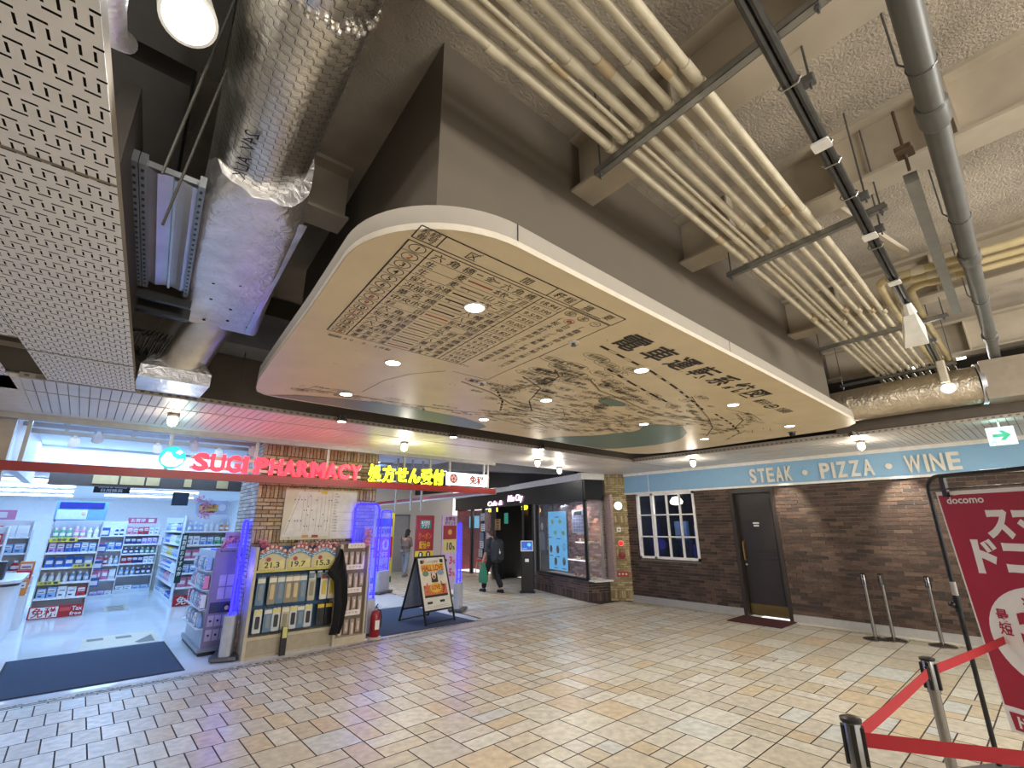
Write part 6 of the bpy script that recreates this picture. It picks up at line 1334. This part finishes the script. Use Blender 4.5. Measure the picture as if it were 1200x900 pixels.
# red glass shop
m = df(); m.box(5.75, 9.5, 0, 2.3, -.9, -.85); m.box(9.4, 9.5, 0, 2.3, -.9, -.07); struct(m.build('wall_red_shop', mat('shop_red', '#8e2420', .5, noise=.3, scale=3)), 'red display wall behind the glass partition', 'wall')
m = df(); m.box(5.75, 9.5, 0, 2.25, -.06, -.05); struct(m.build('window_3', mat('clear_glass')), 'clear glass partition of the red shop', 'window')
lamp('red_shop_lamp', 'AREA', tuple(P0 + DU * 6.5 + DN * -.5 + Vector((0, 0, 2.3))), 18, NEUT, .6, tuple(P0 + DU * 6.5 + DN * -.5))
for i, (a, z, c) in enumerate([(6.35, 1.98, '#cfd6dc'), (6.3, 1.62, '#dcdfe2'), (6.4, 1.32, '#7c8fae'), (6.4, 1.04, '#c9ced6'), (5.75, 1.36, '#cfd3d8'), (6.5, .75, '#b9bdbf'), (6.6, .45, '#7d8f8c')]):
    m = df(); m.box(a, a + .34, z - .12, z + .13, .0, .012); m.mi = 1
    for k in range(3): m.line([(a + .05, z - .06 + .07 * k), (a + .29, z - .06 + .07 * k)], .02, .0135)
    tag(m.build('wall_notice', [mat('notice_%d' % i, c, .5, noise=.06), mat('notice_ink', '#4a545e', .5)]), '%s pinned on the red shop glass' % ['topmost pale notice', 'second pale notice from the top', 'blue grey notice', 'fourth pale notice', 'pale notice right of the post', 'grey notice low on the left post', 'lowest teal notice'][i], 'notice', 'notices on the red shop glass')
m = df(); m.box(7.6, 8.6, 1.6, 2.05, -.3, -.28); m.mi = 1; m.box(5.2, 6.1, 1.75, 2.1, -.4, -.38); tag(m.build('shop_screen', [emis('screen_blue', '#6fb4d8', .7), emis('screen_teal', '#3f9a86', .5)]), 'blue and teal lit screens inside the red shop', 'screen')
for i in range(2):
    a = 5.25 + .55 * i; p = P0 + DU * a + DN * .35
    t = thing('red_stool', 'pale legged stool with a red seat behind the person, %s' % ['right one', 'left one'][i], 'stool', (p.x, p.y, 0), 'red stools')
    m = M(); m.lathe([(.17, .56), (.18, .58), (.16, .6)], p.x, p.y, 18); m.build('seat', mat('stool_red', '#b8302a', .4), t, True)
    for k in range(4):
        c, s_ = math.cos(PI / 4 + k * PI / 2), math.sin(PI / 4 + k * PI / 2); m = M(); m.tube([(p.x + .12 * c, p.y + .12 * s_, .56), (p.x + .17 * c, p.y + .17 * s_, 0)], .014, 8); m.build('leg', mat('stool_wood', '#c9b591', .5), t)
    m = M(); m.tube([(p.x + .155 * math.cos(PI / 4 + k * PI / 2), p.y + .155 * math.sin(PI / 4 + k * PI / 2), .18) for k in range(5)], .008, 6); m.build('footrest', STEEL, t)
# kiosk
p = Vector((9.16, 9.78, 0)); t = thing('tablet_kiosk', 'black pedestal kiosk with a lit tablet beside the diner window', 'kiosk', tuple(p))
kf = lambda: M().fr(p, (.75, -.66, 0), (.66, .75, 0), (0, 0, 1))
m = kf(); m.prism(rrect(-.2, .2, -.19, .19, .03), 0, .02); m.prism(rrect(-.16, .16, -.13, .13, .02), .02, 1.0); m.build('pedestal', mat('kiosk_black', '#0e0e10', .3), t)
m = kf(); m.fr(p + Vector((0, 0, 1.02)), (.75, -.66, 0), (.3, .34, .89)); m.prism(rrect(-.17, .17, 0, .3, .02), -.02, .01); tf = m.build('tablet_frame', WHITE, t)
m = kf(); m.fr(p + Vector((0, 0, 1.02)), (.75, -.66, 0), (.3, .34, .89)); m.box(-.145, .145, .03, .27, .01, .012); m.mi = 1; m.disc(.06, .18, .05, z=.013); m.box(-.12, -.0, .06, .08, .012, .013); m.build('tablet_screen', [emis('tablet_blue', '#3a58b8', .9), emis('tablet_cyan', '#58c8e0', 1.0)], tf)
m = kf(); m.box(-.06, .04, -.135, -.13, .76, .84); m.build('info_label', WHITE, t)
# tan pillar with alarm devices
PF = Vector((9.60, 7.40, 0)); PU = Vector((.725, -.689, 0)); m = M(); m.fr(PF, PU, (0, 0, 1)); m.col = L('#6a5d4b'); m.box(0, .58, 0, 2.92, -.5, -.005)
bricks(m, .58, 2.9, .17, .05, [L('#a8976f'), L('#998862'), L('#b5a57e'), L('#8b7b58')], .009, .008, soldier=(1, 17, 30, 46, 47)); m.fr(PF + Vector((.36, .345, 0)), -Vector((.72, .69, 0)), (0, 0, 1)); bricks(m, .5, 2.9, .17, .05, [L('#7d7263'), L('#6c6256')], .009, .01)
struct(m.build('pillar_diner', BRICK), 'slim tan brick pillar between the diner and the restaurant', 'pillar')
def pil(x, z): return M().fr(PF + PU * x + Vector((0, 0, z)), PU, (0, 0, 1))
t = thing('round_wall_light', 'round white light disc high on the slim tan pillar', 'lamp', tuple(PF + PU * .3 + Vector((0, 0, 2.14))))
m = pil(.30, 2.14); m.lathe([(.10, 0), (.10, .05), (.085, .06)], 0, 0, 24); m.build('lamp_base', WHITE, t); m = pil(.30, 2.14); m.lathe([(.095, .058), (.07, .075), (.01, .08)], 0, 0, 24); m.build('lens', emis('disc_glow', '#fffaf0', 2.0), t, True)
m = pil(.28, 1.58); m.prism(rrect(-.05, .05, -.05, .06, .012), 0, .04); m.mi = 1; m.disc(0, 0, .022, z=.042); tag(m.build('wall_speaker', [WHITE, GREYM]), 'small white device under the round light on the pillar', 'device')
t = thing('alarm_lamp', 'red dome alarm lamp on the slim tan pillar', 'alarm', tuple(PF + PU * .3 + Vector((0, 0, 1.27)))); m = pil(.31, 1.27); m.lathe([(.065, 0), (.065, .02)], 0, 0, 18); m.build('lamp_base', WHITE, t); m = pil(.31, 1.27); m.lathe([(.055, .02), (.05, .05), (.025, .07), (.005, .075)], 0, 0, 18); m.build('dome', mat('alarm_dome', '#a01418', .25, emit='#ff2020', es=1.2), t, True)
t = thing('alarm_button', 'red round fire alarm button below the alarm lamp', 'alarm', tuple(PF + PU * .31 + Vector((0, 0, 1.0)))); m = pil(.32, 1.0); m.lathe([(.085, 0), (.085, .03), (.06, .035), (.055, .02)], 0, 0, 22); m.build('ring', mat('alarm_red', '#9c1616', .35), t, True); m = pil(.32, 1.0); m.lathe([(.05, .02), (.045, .026), (.01, .028)], 0, 0, 16); m.build('button', mat('alarm_dark', '#5a1010', .3), t)
t = thing('hydrant_panel', 'red label panel low on the slim tan pillar', 'alarm', tuple(PF + PU * .3 + Vector((0, 0, .55)))); m = pil(.31, .52); m.box(-.14, .14, 0, .12, 0, .012); m.build('panel', mat('alarm_red'), t); m = pil(.31, .52); 
for k in range(3): m.disc(-.08 + .08 * k, .06, .022, z=.013)
m.build('panel_print', mat('panel_pale', '#d8c8b8', .5), t)
m = pil(.3, 2.05); m.box(-.02, .02, -.0, .0, 0, .0) if False else None
lamp('pillar_spot', 'SPOT', (9.0, 6.6, 2.85), 16, WARM, .04, (9.85, 7.2, 1.6), spot=.9)
# ------------------------------------------------------------------ people
def skin_mesh(name, pts, edges, mt, parent, root=0, sub=1):
    """pts: name -> (co, radius or (rx, ry)); one continuous skinned surface"""
    names = list(pts); off = Vector(ORG[parent.name])
    me = bpy.data.meshes.new(name); me.from_pydata([tuple(Vector(pts[n_][0]) - off) for n_ in names], [(names.index(a), names.index(b)) for a, b in edges], [])
    o = bpy.data.objects.new(name, me); COL.objects.link(o)
    md = o.modifiers.new('s', 'SKIN'); md.use_smooth_shade = True
    for i, n_ in enumerate(names):
        r = pts[n_][1]; sv = me.skin_vertices[0].data[i]; sv.radius = (r, r) if not isinstance(r, tuple) else r; sv.use_root = i == root
    sb = o.modifiers.new('d', 'SUBSURF'); sb.levels = sub; sb.render_levels = sub
    dg = bpy.context.evaluated_depsgraph_get(); new = bpy.data.meshes.new_from_object(o.evaluated_get(dg))
    o.modifiers.clear(); o.data = new; new.materials.clear(); new.materials.append(mt); o.parent = parent; ORG[o.name] = tuple(off)
    return o
def hand(body, edges, wrist, wname, dirv, side, curl):
    d = Vector(dirv).normalized(); s_ = Vector(side).normalized(); n_ = d.cross(s_)
    w_ = Vector(wrist); body[wname + 'palm'] = (tuple(w_ + d * .05), (.026, .034)); edges.append((wname, wname + 'palm'))
    for k, (o_, l) in enumerate(((-.027, .055), (-.009, .068), (.009, .064), (.027, .05))):
        a = w_ + d * .085 + s_ * o_; b = a + d * l * .5 + n_ * l * .15 * curl; c = b + d * l * .35 + n_ * l * .4 * curl
        for q, p in zip('abc', (a, b, c)): body['%sf%d%s' % (wname, k, q)] = (tuple(p), .0085)
        edges += [(wname + 'palm', '%sf%da' % (wname, k)), ('%sf%da' % (wname, k), '%sf%db' % (wname, k)), ('%sf%db' % (wname, k), '%sf%dc' % (wname, k))]
    a = w_ + d * .04 + s_ * -.04; b = a + d * .04 - s_ * .018
    body[wname + 't1'] = (tuple(a), .01); body[wname + 't2'] = (tuple(b), .009); edges += [(wname + 'palm', wname + 't1'), (wname + 't1', wname + 't2')]
def figure(loc, yaw, H_, label, skin, hair, top, trousers, shoe, pose):
    t = thing('person', label, 'person', loc); s_ = H_ / 1.7
    cy, sy = math.cos(yaw), math.sin(yaw)
    def W(x, y, z): x *= s_; y *= s_; return (loc[0] + x * cy - y * sy, loc[1] + x * sy + y * cy, loc[2] + z * s_)   # +y is forward
    J = pose
    def P(n_): return W(*J[n_])
    body = {'pelvis': (P('pelvis'), (.1 * s_, .075 * s_)), 'waist': (P('waist'), (.1 * s_, .075 * s_)), 'chest': (P('chest'), (.12 * s_, .085 * s_)), 'neckb': (P('neckb'), .052 * s_), 'neck': (P('neck'), .046 * s_), 'head': (P('head'), (.07 * s_, .085 * s_)), 'crown': (P('crown'), (.058 * s_, .07 * s_))}
    ed = [('pelvis', 'waist'), ('waist', 'chest'), ('chest', 'neckb'), ('neckb', 'neck'), ('neck', 'head'), ('head', 'crown')]
    for q in 'LR':
        for n_, r in (('sho', .055), ('elb', .04), ('wri', .026), ('hip', .078), ('kne', .054), ('ank', .036), ('toe', .034)): body[n_ + q] = (P(n_ + q), r * s_)
        ed += [('chest', 'sho' + q), ('sho' + q, 'elb' + q), ('elb' + q, 'wri' + q), ('pelvis', 'hip' + q), ('hip' + q, 'kne' + q), ('kne' + q, 'ank' + q), ('ank' + q, 'toe' + q)]
        dv = Vector(P('wri' + q)) - Vector(P('elb' + q)); hand(body, ed, P('wri' + q), 'wri' + q, dv, (cy * .2 - sy, sy * .2 + cy, 0), 1 if q == 'R' else .6)
    skin_mesh('body', body, ed, skin, t)
    # face: nose, ears, eyes, mouth
    hc = Vector(P('head')); f = Vector((-sy, cy, 0)); f = (f + Vector((0, 0, J.get('nod', 0)))).normalized(); rt = Vector((cy, sy, 0)); up = rt.cross(f)
    m = M().fr(hc, rt, up, f); hs = s_
    for x in (-.028, .028): m.ball((x * hs, .012 * hs, .074 * hs), .011 * hs, 8)
    m.mi = 1
    m.tube([(-.022 * hs, -.05 * hs, .076 * hs), (0, -.053 * hs, .084 * hs), (.022 * hs, -.05 * hs, .076 * hs)], .005 * hs, 6); m.mi = 2
    m.tube([(0, .012 * hs, .082 * hs), (0, -.018 * hs, .1 * hs), (0, -.024 * hs, .088 * hs)], [.007 * hs, .012 * hs, .009 * hs], 8)
    for x in (-.074, .074): m.ball((x * hs, -.005 * hs, 0), .022 * hs, 8, .4, 1.3, .8)
    m.build('face', [mat('eye_dark', '#1a1412', .3), mat('lips', '#8f4a44', .5), skin], t, True)
    m = M().fr(hc, rt, up, f); hair(m, hs); m.build('hair', mat('hair_' + label[:4].strip(), J['hairc'], .6, noise=.3, scale=60), t, True)
    # clothes: looser shells over the same joints
    c = {'pelvis': (P('pelvis'), (.15 * s_, .118 * s_)), 'waist': (P('waist'), (.145 * s_, .115 * s_)), 'chest': (P('chest'), (.155 * s_, .115 * s_)), 'hem': (W(J['pelvis'][0], J['pelvis'][1], J['pelvis'][2] - J['hem']), (.15 * s_, .12 * s_)), 'neckb': (P('neckb'), .06 * s_)}
    ce = [('hem', 'pelvis'), ('pelvis', 'waist'), ('waist', 'chest'), ('chest', 'neckb')]
    for q in 'LR':
        e_ = Vector(P('elb' + q)); w_ = Vector(P('wri' + q)); end = e_.lerp(w_, J['sleeve'])
        c['sho' + q] = (P('sho' + q), .07 * s_); c['elb' + q] = (tuple(e_), .055 * s_); c['end' + q] = (tuple(end), .046 * s_); ce += [('chest', 'sho' + q), ('sho' + q, 'elb' + q), ('elb' + q, 'end' + q)]
    skin_mesh('jacket', c, ce, top, t)
    c = {'pelvis': (tuple(Vector(P('pelvis')) + Vector((0, 0, -.01))), (.12 * s_, .095 * s_))}; ce = []
    for q in 'LR':
        k, a = Vector(P('kne' + q)), Vector(P('ank' + q)); c['hip' + q] = (P('hip' + q), .105 * s_); c['kne' + q] = (tuple(k), .09 * s_); c['ank' + q] = (tuple(k.lerp(a, 1.04)), .078 * s_); ce += [('pelvis', 'hip' + q), ('hip' + q, 'kne' + q), ('kne' + q, 'ank' + q)]
    skin_mesh('trousers', c, ce, trousers, t)
    for q in 'LR':
        a, b = Vector(P('ank' + q)), Vector(P('toe' + q)); d = (b - a); d.z = 0; d.normalize()
        m = M().fr((a.x, a.y, loc[2] + J.get('lift' + q, 0)), d, (-d.y, d.x, 0), (0, 0, 1)); out = [(-.07, -.03), (-.03, -.042), (.08, -.044), (.15, -.035), (.175, 0), (.15, .035), (.08, .044), (-.03, .042), (-.07, .03)]
        out = [(x * s_, y * s_) for x, y in out]; m.prism(out, .001, .03 * s_); ids = []
        for z, k in ((.03, 1), (.06, .9), (.085, .62)): ids.append([m.vert((x if z < .07 else min(x, .03 * s_)) * (1 if z < .05 else .95), y * k, z * s_) for x, y in out])
        for p_, q_ in zip(ids, ids[1:]):
            for j in range(len(p_)): m.face((p_[j], p_[(j + 1) % len(p_)], q_[(j + 1) % len(p_)], q_[j]))
        m.face(ids[-1]); m.build('shoe', shoe, t, True)
    return t, W, P
SK = mat('skin', '#c99a7c', .5, noise=.05)
def hair_short(m, h):
    m.ball((0, .035 * h, -.012 * h), .098 * h, 14, .92, .98, 1.0)
    for x in (-.05, -.02, .02, .05): m.ball((x * h, .055 * h, .062 * h), .034 * h, 8)
    m.ball((0, -.03 * h, -.05 * h), .07 * h, 10, 1, 1.1, .8)
walk = dict(pelvis=(0, 0, .93), waist=(0, .02, 1.05), chest=(0, .05, 1.27), neckb=(0, .06, 1.42), neck=(0, .08, 1.47), head=(0, .11, 1.575), crown=(0, .105, 1.64), shoL=(-.175, .05, 1.36), shoR=(.175, .05, 1.36), elbL=(-.25, .0, 1.1), elbR=(.24, .05, 1.08), wriL=(-.25, .12, .88), wriR=(.25, .17, .87), hipL=(-.09, 0, .88), hipR=(.09, 0, .88), kneL=(-.1, .2, .5), kneR=(.1, -.02, .48), ankL=(-.1, .27, .09), ankR=(.1, -.25, .13), toeL=(-.1, .42, .045), toeR=(.1, -.11, .045), sleeve=.25, hem=.16, nod=-.2, hairc='#55463a')
JK = mat('jacket_charcoal', '#3a3c40', .8, noise=.15, scale=20); BP = mat('backpack_black', '#2b2d31', .7, noise=.25, scale=25)
# seen from behind, walking left and away from the lens
YAW = .05
t, W, P = figure((8.52, 10.45, 0), YAW, 1.62, 'person in charcoal clothes with a black backpack carrying a green bag', SK, hair_short, JK, mat('trousers_black', '#15151a', .8), mat('shoe_black', '#0f0f11', .6), walk)
m = M(); cy, sy = math.cos(YAW), math.sin(YAW); f = Vector((-sy, cy, 0)); rt = Vector((cy, sy, 0)); o_ = Vector(W(0, -.13, 1.0)); m.fr(o_, rt, (0, 0, 1), -f); ids = []
for d_, k in ((-.02, 1), (.07, 1.04), (.13, .9), (.16, .7)): ids.append([m.vert(x * k, .06 + (y - .06) * k, d_) for x, y in rrect(-.17, .17, -.2, .38, .09, 5)])
for p_, q_ in zip(ids, ids[1:]):
    for j in range(len(p_)): m.face((p_[j], p_[(j + 1) % len(p_)], q_[(j + 1) % len(p_)], q_[j]))
m.face(ids[-1]); b = m.build('body', BP, None, True); b.name = 'backpack'; ORG[b.name] = (0, 0, 0); tag(b, 'bulky black backpack on the back of the walking person', 'backpack')
m = M().fr(o_, rt, (0, 0, 1), -f); m.prism(rrect(-.12, .12, -.14, .1, .04), .14, .185); m.build('front_pocket', BP, b, True)
for x in (-.1, .1):
    m = M().fr(o_, rt, (0, 0, 1), -f); m.tube([(x, .36, 0), (x, .43, -.1), (x * 1.1, .36, -.25), (x * 1.2, .2, -.26), (x * 1.2, .02, -.1)], .018, 6); m.build('shoulder_strap', BP, b, True)
m = M().fr(o_, rt, (0, 0, 1), -f); m.tube([(-.02, .14, .165), (-.03, .08, .18)], .006, 6); m.ball((-.03, .05, .185), .03, 8, 1, 1.5, .6); m.build('charm', [mat('charm_white', '#d8d4d0', .5)], b, True)
wr = Vector(P('wriL')) + Vector((0, 0, -.08)); m = M(); ids = []
for z, a, b_ in ((0, .03, .012), (-.08, .07, .03), (-.25, .15, .06), (-.42, .18, .075), (-.5, .17, .06)): ids.append([m.vert(wr.x + (x * cy - y * sy), wr.y + (x * sy + y * cy), wr.z + z + .02 * math.sin(x * 40)) for x, y in [(b_ * math.cos(q * PI / 8), a * math.sin(q * PI / 8)) for q in range(16)]])
for p_, q_ in zip(ids, ids[1:]):
    for j in range(16): m.face((p_[j], p_[(j + 1) % 16], q_[(j + 1) % 16], q_[j]))
m.face(ids[0]); m.face(ids[-1]); g = m.build('shopping_bag', mat('bag_green', '#2f7a55', .5, noise=.15, scale=15, bump=.3, bscale=18), None, True); tag(g, 'green shopping bag hanging from the walking person\'s left hand', 'bag')
m = M()
for s_ in (-1, 1): m.tube([tuple(wr + Vector((0, 0, -.02))), tuple(wr + Vector((.0, .0, .03))), tuple(wr + Vector((.01 * s_, .01 * s_, -.03)))], .006, 5)
m.build('bag_handle', mat('bag_green'), g)
def hair_long(m, h):
    m.ball((0, .03 * h, -.015 * h), .1 * h, 14, .92, 1, 1); m.ball((0, -.08 * h, -.055 * h), .075 * h, 12, 1.05, 2.0, .7); m.ball((-.07 * h, -.06 * h, 0), .035 * h, 8, .6, 2.4, 1); m.ball((.07 * h, -.06 * h, 0), .035 * h, 8, .6, 2.4, 1)
    for x in (-.04, 0, .04): m.ball((x * h, .07 * h, .055 * h), .032 * h, 8)
arms = dict(walk); arms.update(elbL=(-.2, .08, 1.08), elbR=(.2, .1, 1.08), wriL=(-.06, .24, 1.1), wriR=(.08, .25, 1.14), kneL=(-.08, .1, .5), kneR=(.08, .02, .49), ankL=(-.08, .16, .09), ankR=(.08, -.14, .1), toeL=(-.08, .3, .045), toeR=(.08, 0, .045), sleeve=.8, hem=.04, hairc='#1a1516', nod=-.35)
figure((8.75, 15.62, 0), -1.1, 1.58, 'long haired woman in a beige top and grey trousers walking at the corridor end', SK, hair_long, mat('top_taupe', '#7a6a66', .8), mat('trousers_grey', '#8a93a6', .8), mat('shoe_grey', '#6d7078', .6), arms)
# ------------------------------------------------------------------ stanchions
SS = mat('steel_satin', '#8f8b86', .25, .95, noise=.08); BELT = mat('belt_red', '#a01722', .7, noise=.06, bump=.2, bscale=400)
def stanchion(x, y, h, lab, rot=0):
    t = thing('belt_stanchion', lab, 'stanchion', (x, y, 0), 'steel belt stanchions')
    m = M(); m.lathe([(.165, 0), (.165, .012), (.15, .02), (.06, .035), (.03, .045)], x, y, 32); m.build('base', SS, t, True)
    m = M(); m.lathe([(.0255, .03), (.0255, h - .16)], x, y, 20); m.build('post', SS, t, True)
    m = M(); m.lathe([(.031, h - .17), (.031, h - .008), (.026, h)], x, y, 20); head = m.build('head_tube', SS, t, True)
    m = M(); m.lathe([(.037, h - .006), (.038, h + .006), (.02, h + .012)], x, y, 20); m.build('cap', mat('cap_black', '#171717', .3), head, True)
    for k in range(4):
        a = rot + k * PI / 2; m = M(); c, s_ = math.cos(a), math.sin(a); m.fr((x + c * .029, y + s_ * .029, h - .15), (-s_, c, 0), (0, 0, 1), (c, s_, 0)); m.box(-.015, .015, 0, .13, 0, .01) if k % 2 else m.box(-.008, .008, .0, .14, 0, .006); m.build('belt_slot', BLACK, head)
    return t
def belt(x0, y0, x1, y1, z, lab, sag=.004, hold=None):
    d = Vector((x1 - x0, y1 - y0, 0)); l = d.length; d.normalize(); sd = Vector((-d.y, d.x, 0)) * .0015; m = M(); n_ = 10; ids = []
    for k in range(n_ + 1):
        f = k / n_; p = Vector((x0, y0, 0)) + d * l * f; zz = z - sag * 4 * f * (1 - f); ids.append([m.vert(*(p + sd + Vector((0, 0, zz + .025)))), m.vert(*(p - sd + Vector((0, 0, zz + .025)))), m.vert(*(p - sd + Vector((0, 0, zz - .025)))), m.vert(*(p + sd + Vector((0, 0, zz - .025))))])
    for a, b in zip(ids, ids[1:]):
        for j in range(4): m.face((a[j], a[(j + 1) % 4], b[(j + 1) % 4], b[j]))
    m.face(ids[0]); m.face(ids[-1]); t = thing('barrier_belt', lab, 'barrier belt', ((x0 + x1) / 2, (y0 + y1) / 2, z), 'red retractable belts'); m.build('webbing', BELT, t)
    m = M(); p = Vector((x1, y1, 0)); m.fr(p, d, (-d.y, d.x, 0)); m.box(-.02, .012, -.006, .006, z - .035, z + .035); m.build('belt_clip', BLACK, t)
A_, B_, C_ = (2.45, .74), (3.80, .70), (5.35, .45)
def toward(a, b, r=.04): d = Vector((b[0] - a[0], b[1] - a[1])).normalized(); return a[0] + d.x * r, a[1] + d.y * r
stanchion(*A_, .95, 'steel stanchion at the bottom edge of the photo holding two red belts', .3)
stanchion(*B_, .95, 'steel stanchion with red belts in front of the red banner', 0)
stanchion(*C_, .95, 'steel stanchion hidden behind the red banner', .2)
D_ = (3.3, -.7)
stanchion(*D_, .95, 'steel stanchion outside the bottom right corner of the photo', .4)
for a, b, lab in ((A_, B_, 'red barrier belt between the two front stanchions'), (B_, C_, 'red barrier belt running behind the red banner'), (A_, D_, 'red barrier belt leaving the photo at the bottom right')):
    p, q = toward(a, b), toward(b, a); belt(*p, *q, .885, lab)
stanchion(9.42, 2.30, .93, 'left steel stanchion of the close pair at the brick wall', .2)
stanchion(9.55, 2.10, .93, 'right steel stanchion of the close pair at the brick wall', .6)
stanchion(9.62, 1.55, .93, 'single steel stanchion standing right of the close pair', .1)
# ------------------------------------------------------------------ red sign stand
t = thing('sign_stand', 'tall black tube sign stand at the right edge', 'sign stand', (5.1, .35, 0))
BU = Vector((-.493, -.87, 0)); BO = Vector((5.3, .7, 0)); BNn = Vector((-.87, .493, 0))
def bf(n_=0): return M().fr(BO + BNn * n_, BU, (0, 0, 1), BNn)
TB = mat('tube_black', '#0d0d0e', .35)
m = bf(); pth = [(0, .02, 0), (0, 1.95, 0)] + [(.10 * (1 - math.cos(a)), 1.97 + .10 * math.sin(a), 0) for a in (.2, .5, .9, 1.25, 1.57)] + [(.85, 2.07, 0)] + [(.85 + .1 * math.sin(a), 1.97 + .1 * math.cos(a), 0) for a in (.3, .7, 1.1, 1.57)] + [(.95, .02, 0)]
m.tube(pth, .0165, 12); m.build('tube_frame', TB, t, True)
m = bf(); m.tube([(.01, 1.965, 0), (.94, 1.965, 0)], .006, 6); m.build('cross_wire', TB, t)
for x in (.13, .82):
    m = bf(); m.box(x - .018, x + .018, 1.90, 2.06, -.012, .02); m.build('hanger_clip', TB, t)
m = bf(); m.tube([(0, 1.03, 0), (0, 1.15, 0)], .024, 12); m.mi = 1; m.tube([(0, 1.15, 0), (0, 1.25, 0)], .021, 12); m.build('height_clamp', [TB, mat('tape_clear', '#9a9690', .25)], t, True)
m = bf(); m.ball((-.02, 1.08, .03), .025, 10); m.build('clamp_knob', TB, t, True)
for x in (0, .95):
    m = bf(); m.box(x - .04, x + .04, .0, .02, -.28, .28); m.build('foot', mat('foot_grey', '#6f6f70', .4, .5), t)
t = thing('red_banner', 'red docomo banner hanging in the black tube stand', 'banner', tuple(BO + BU * .4 + Vector((0, 0, 1.2))))
BR = mat('banner_red', '#98132b', .4, noise=.08, scale=4, bump=.08, bscale=9); BW = mat('banner_white', '#d9d6d4', .4, noise=.03)
def e0(z): return .045 + (1.936 - z) * .056
m = bf(-.006); m.prism([(e0(1.945), 1.945), (e0(.28), .28), (.9 + .05, .28), (.9, 1.945)], -.003, .0); m.build('sheet', BW, t)
m = bf(-.006); m.prism([(e0(1.92) + .012, 1.915), (e0(.44) + .012, .445), (.94, .445), (.895, 1.915)], .0, .001); m.mi = 1
m.fr(BO + BNn * -.004, BU, (0, 0, 1), BNn)
m.text('docomo', .115, 1.848, .055, .001, 'L', .02, res=3, width=.26); m.line([(.175, 1.915), (.215, 1.918)], .008, .001)
m.text('スマホ', .34, 1.61, .17, .001, 'L', .06, res=3, width=.53); m.text('ドコモ', .205, 1.36, .19, .001, 'L', .06, res=3, width=.62)
m.disc(.56, .93, .38, .34, .001, 48)
m.mi = 0; m.text('当日', .43, 1.10, .08, .003, 'L', .02, width=.2); m.text('最', .245, 1.02, .065, .003, 'L', .02, width=.08); m.text('短', .245, .93, .065, .003, 'L', .02, width=.08); m.text('30', .37, .88, .2, .003, 'L', .08, width=.34); m.text('分', .73, .9, .12, .003, 'L', .03); m.text('で', .38, .70, .13, .003, 'L', .02)
m.prism([(.158, .41), (.172, .30), (.93, .30), (.93, .41)], .0, .002); m.mi = 1; m.text('ドコモショップ', .2, .325, .06, .003, 'L', .03, width=.66)
m.build('banner_print', [BR, BW], t)
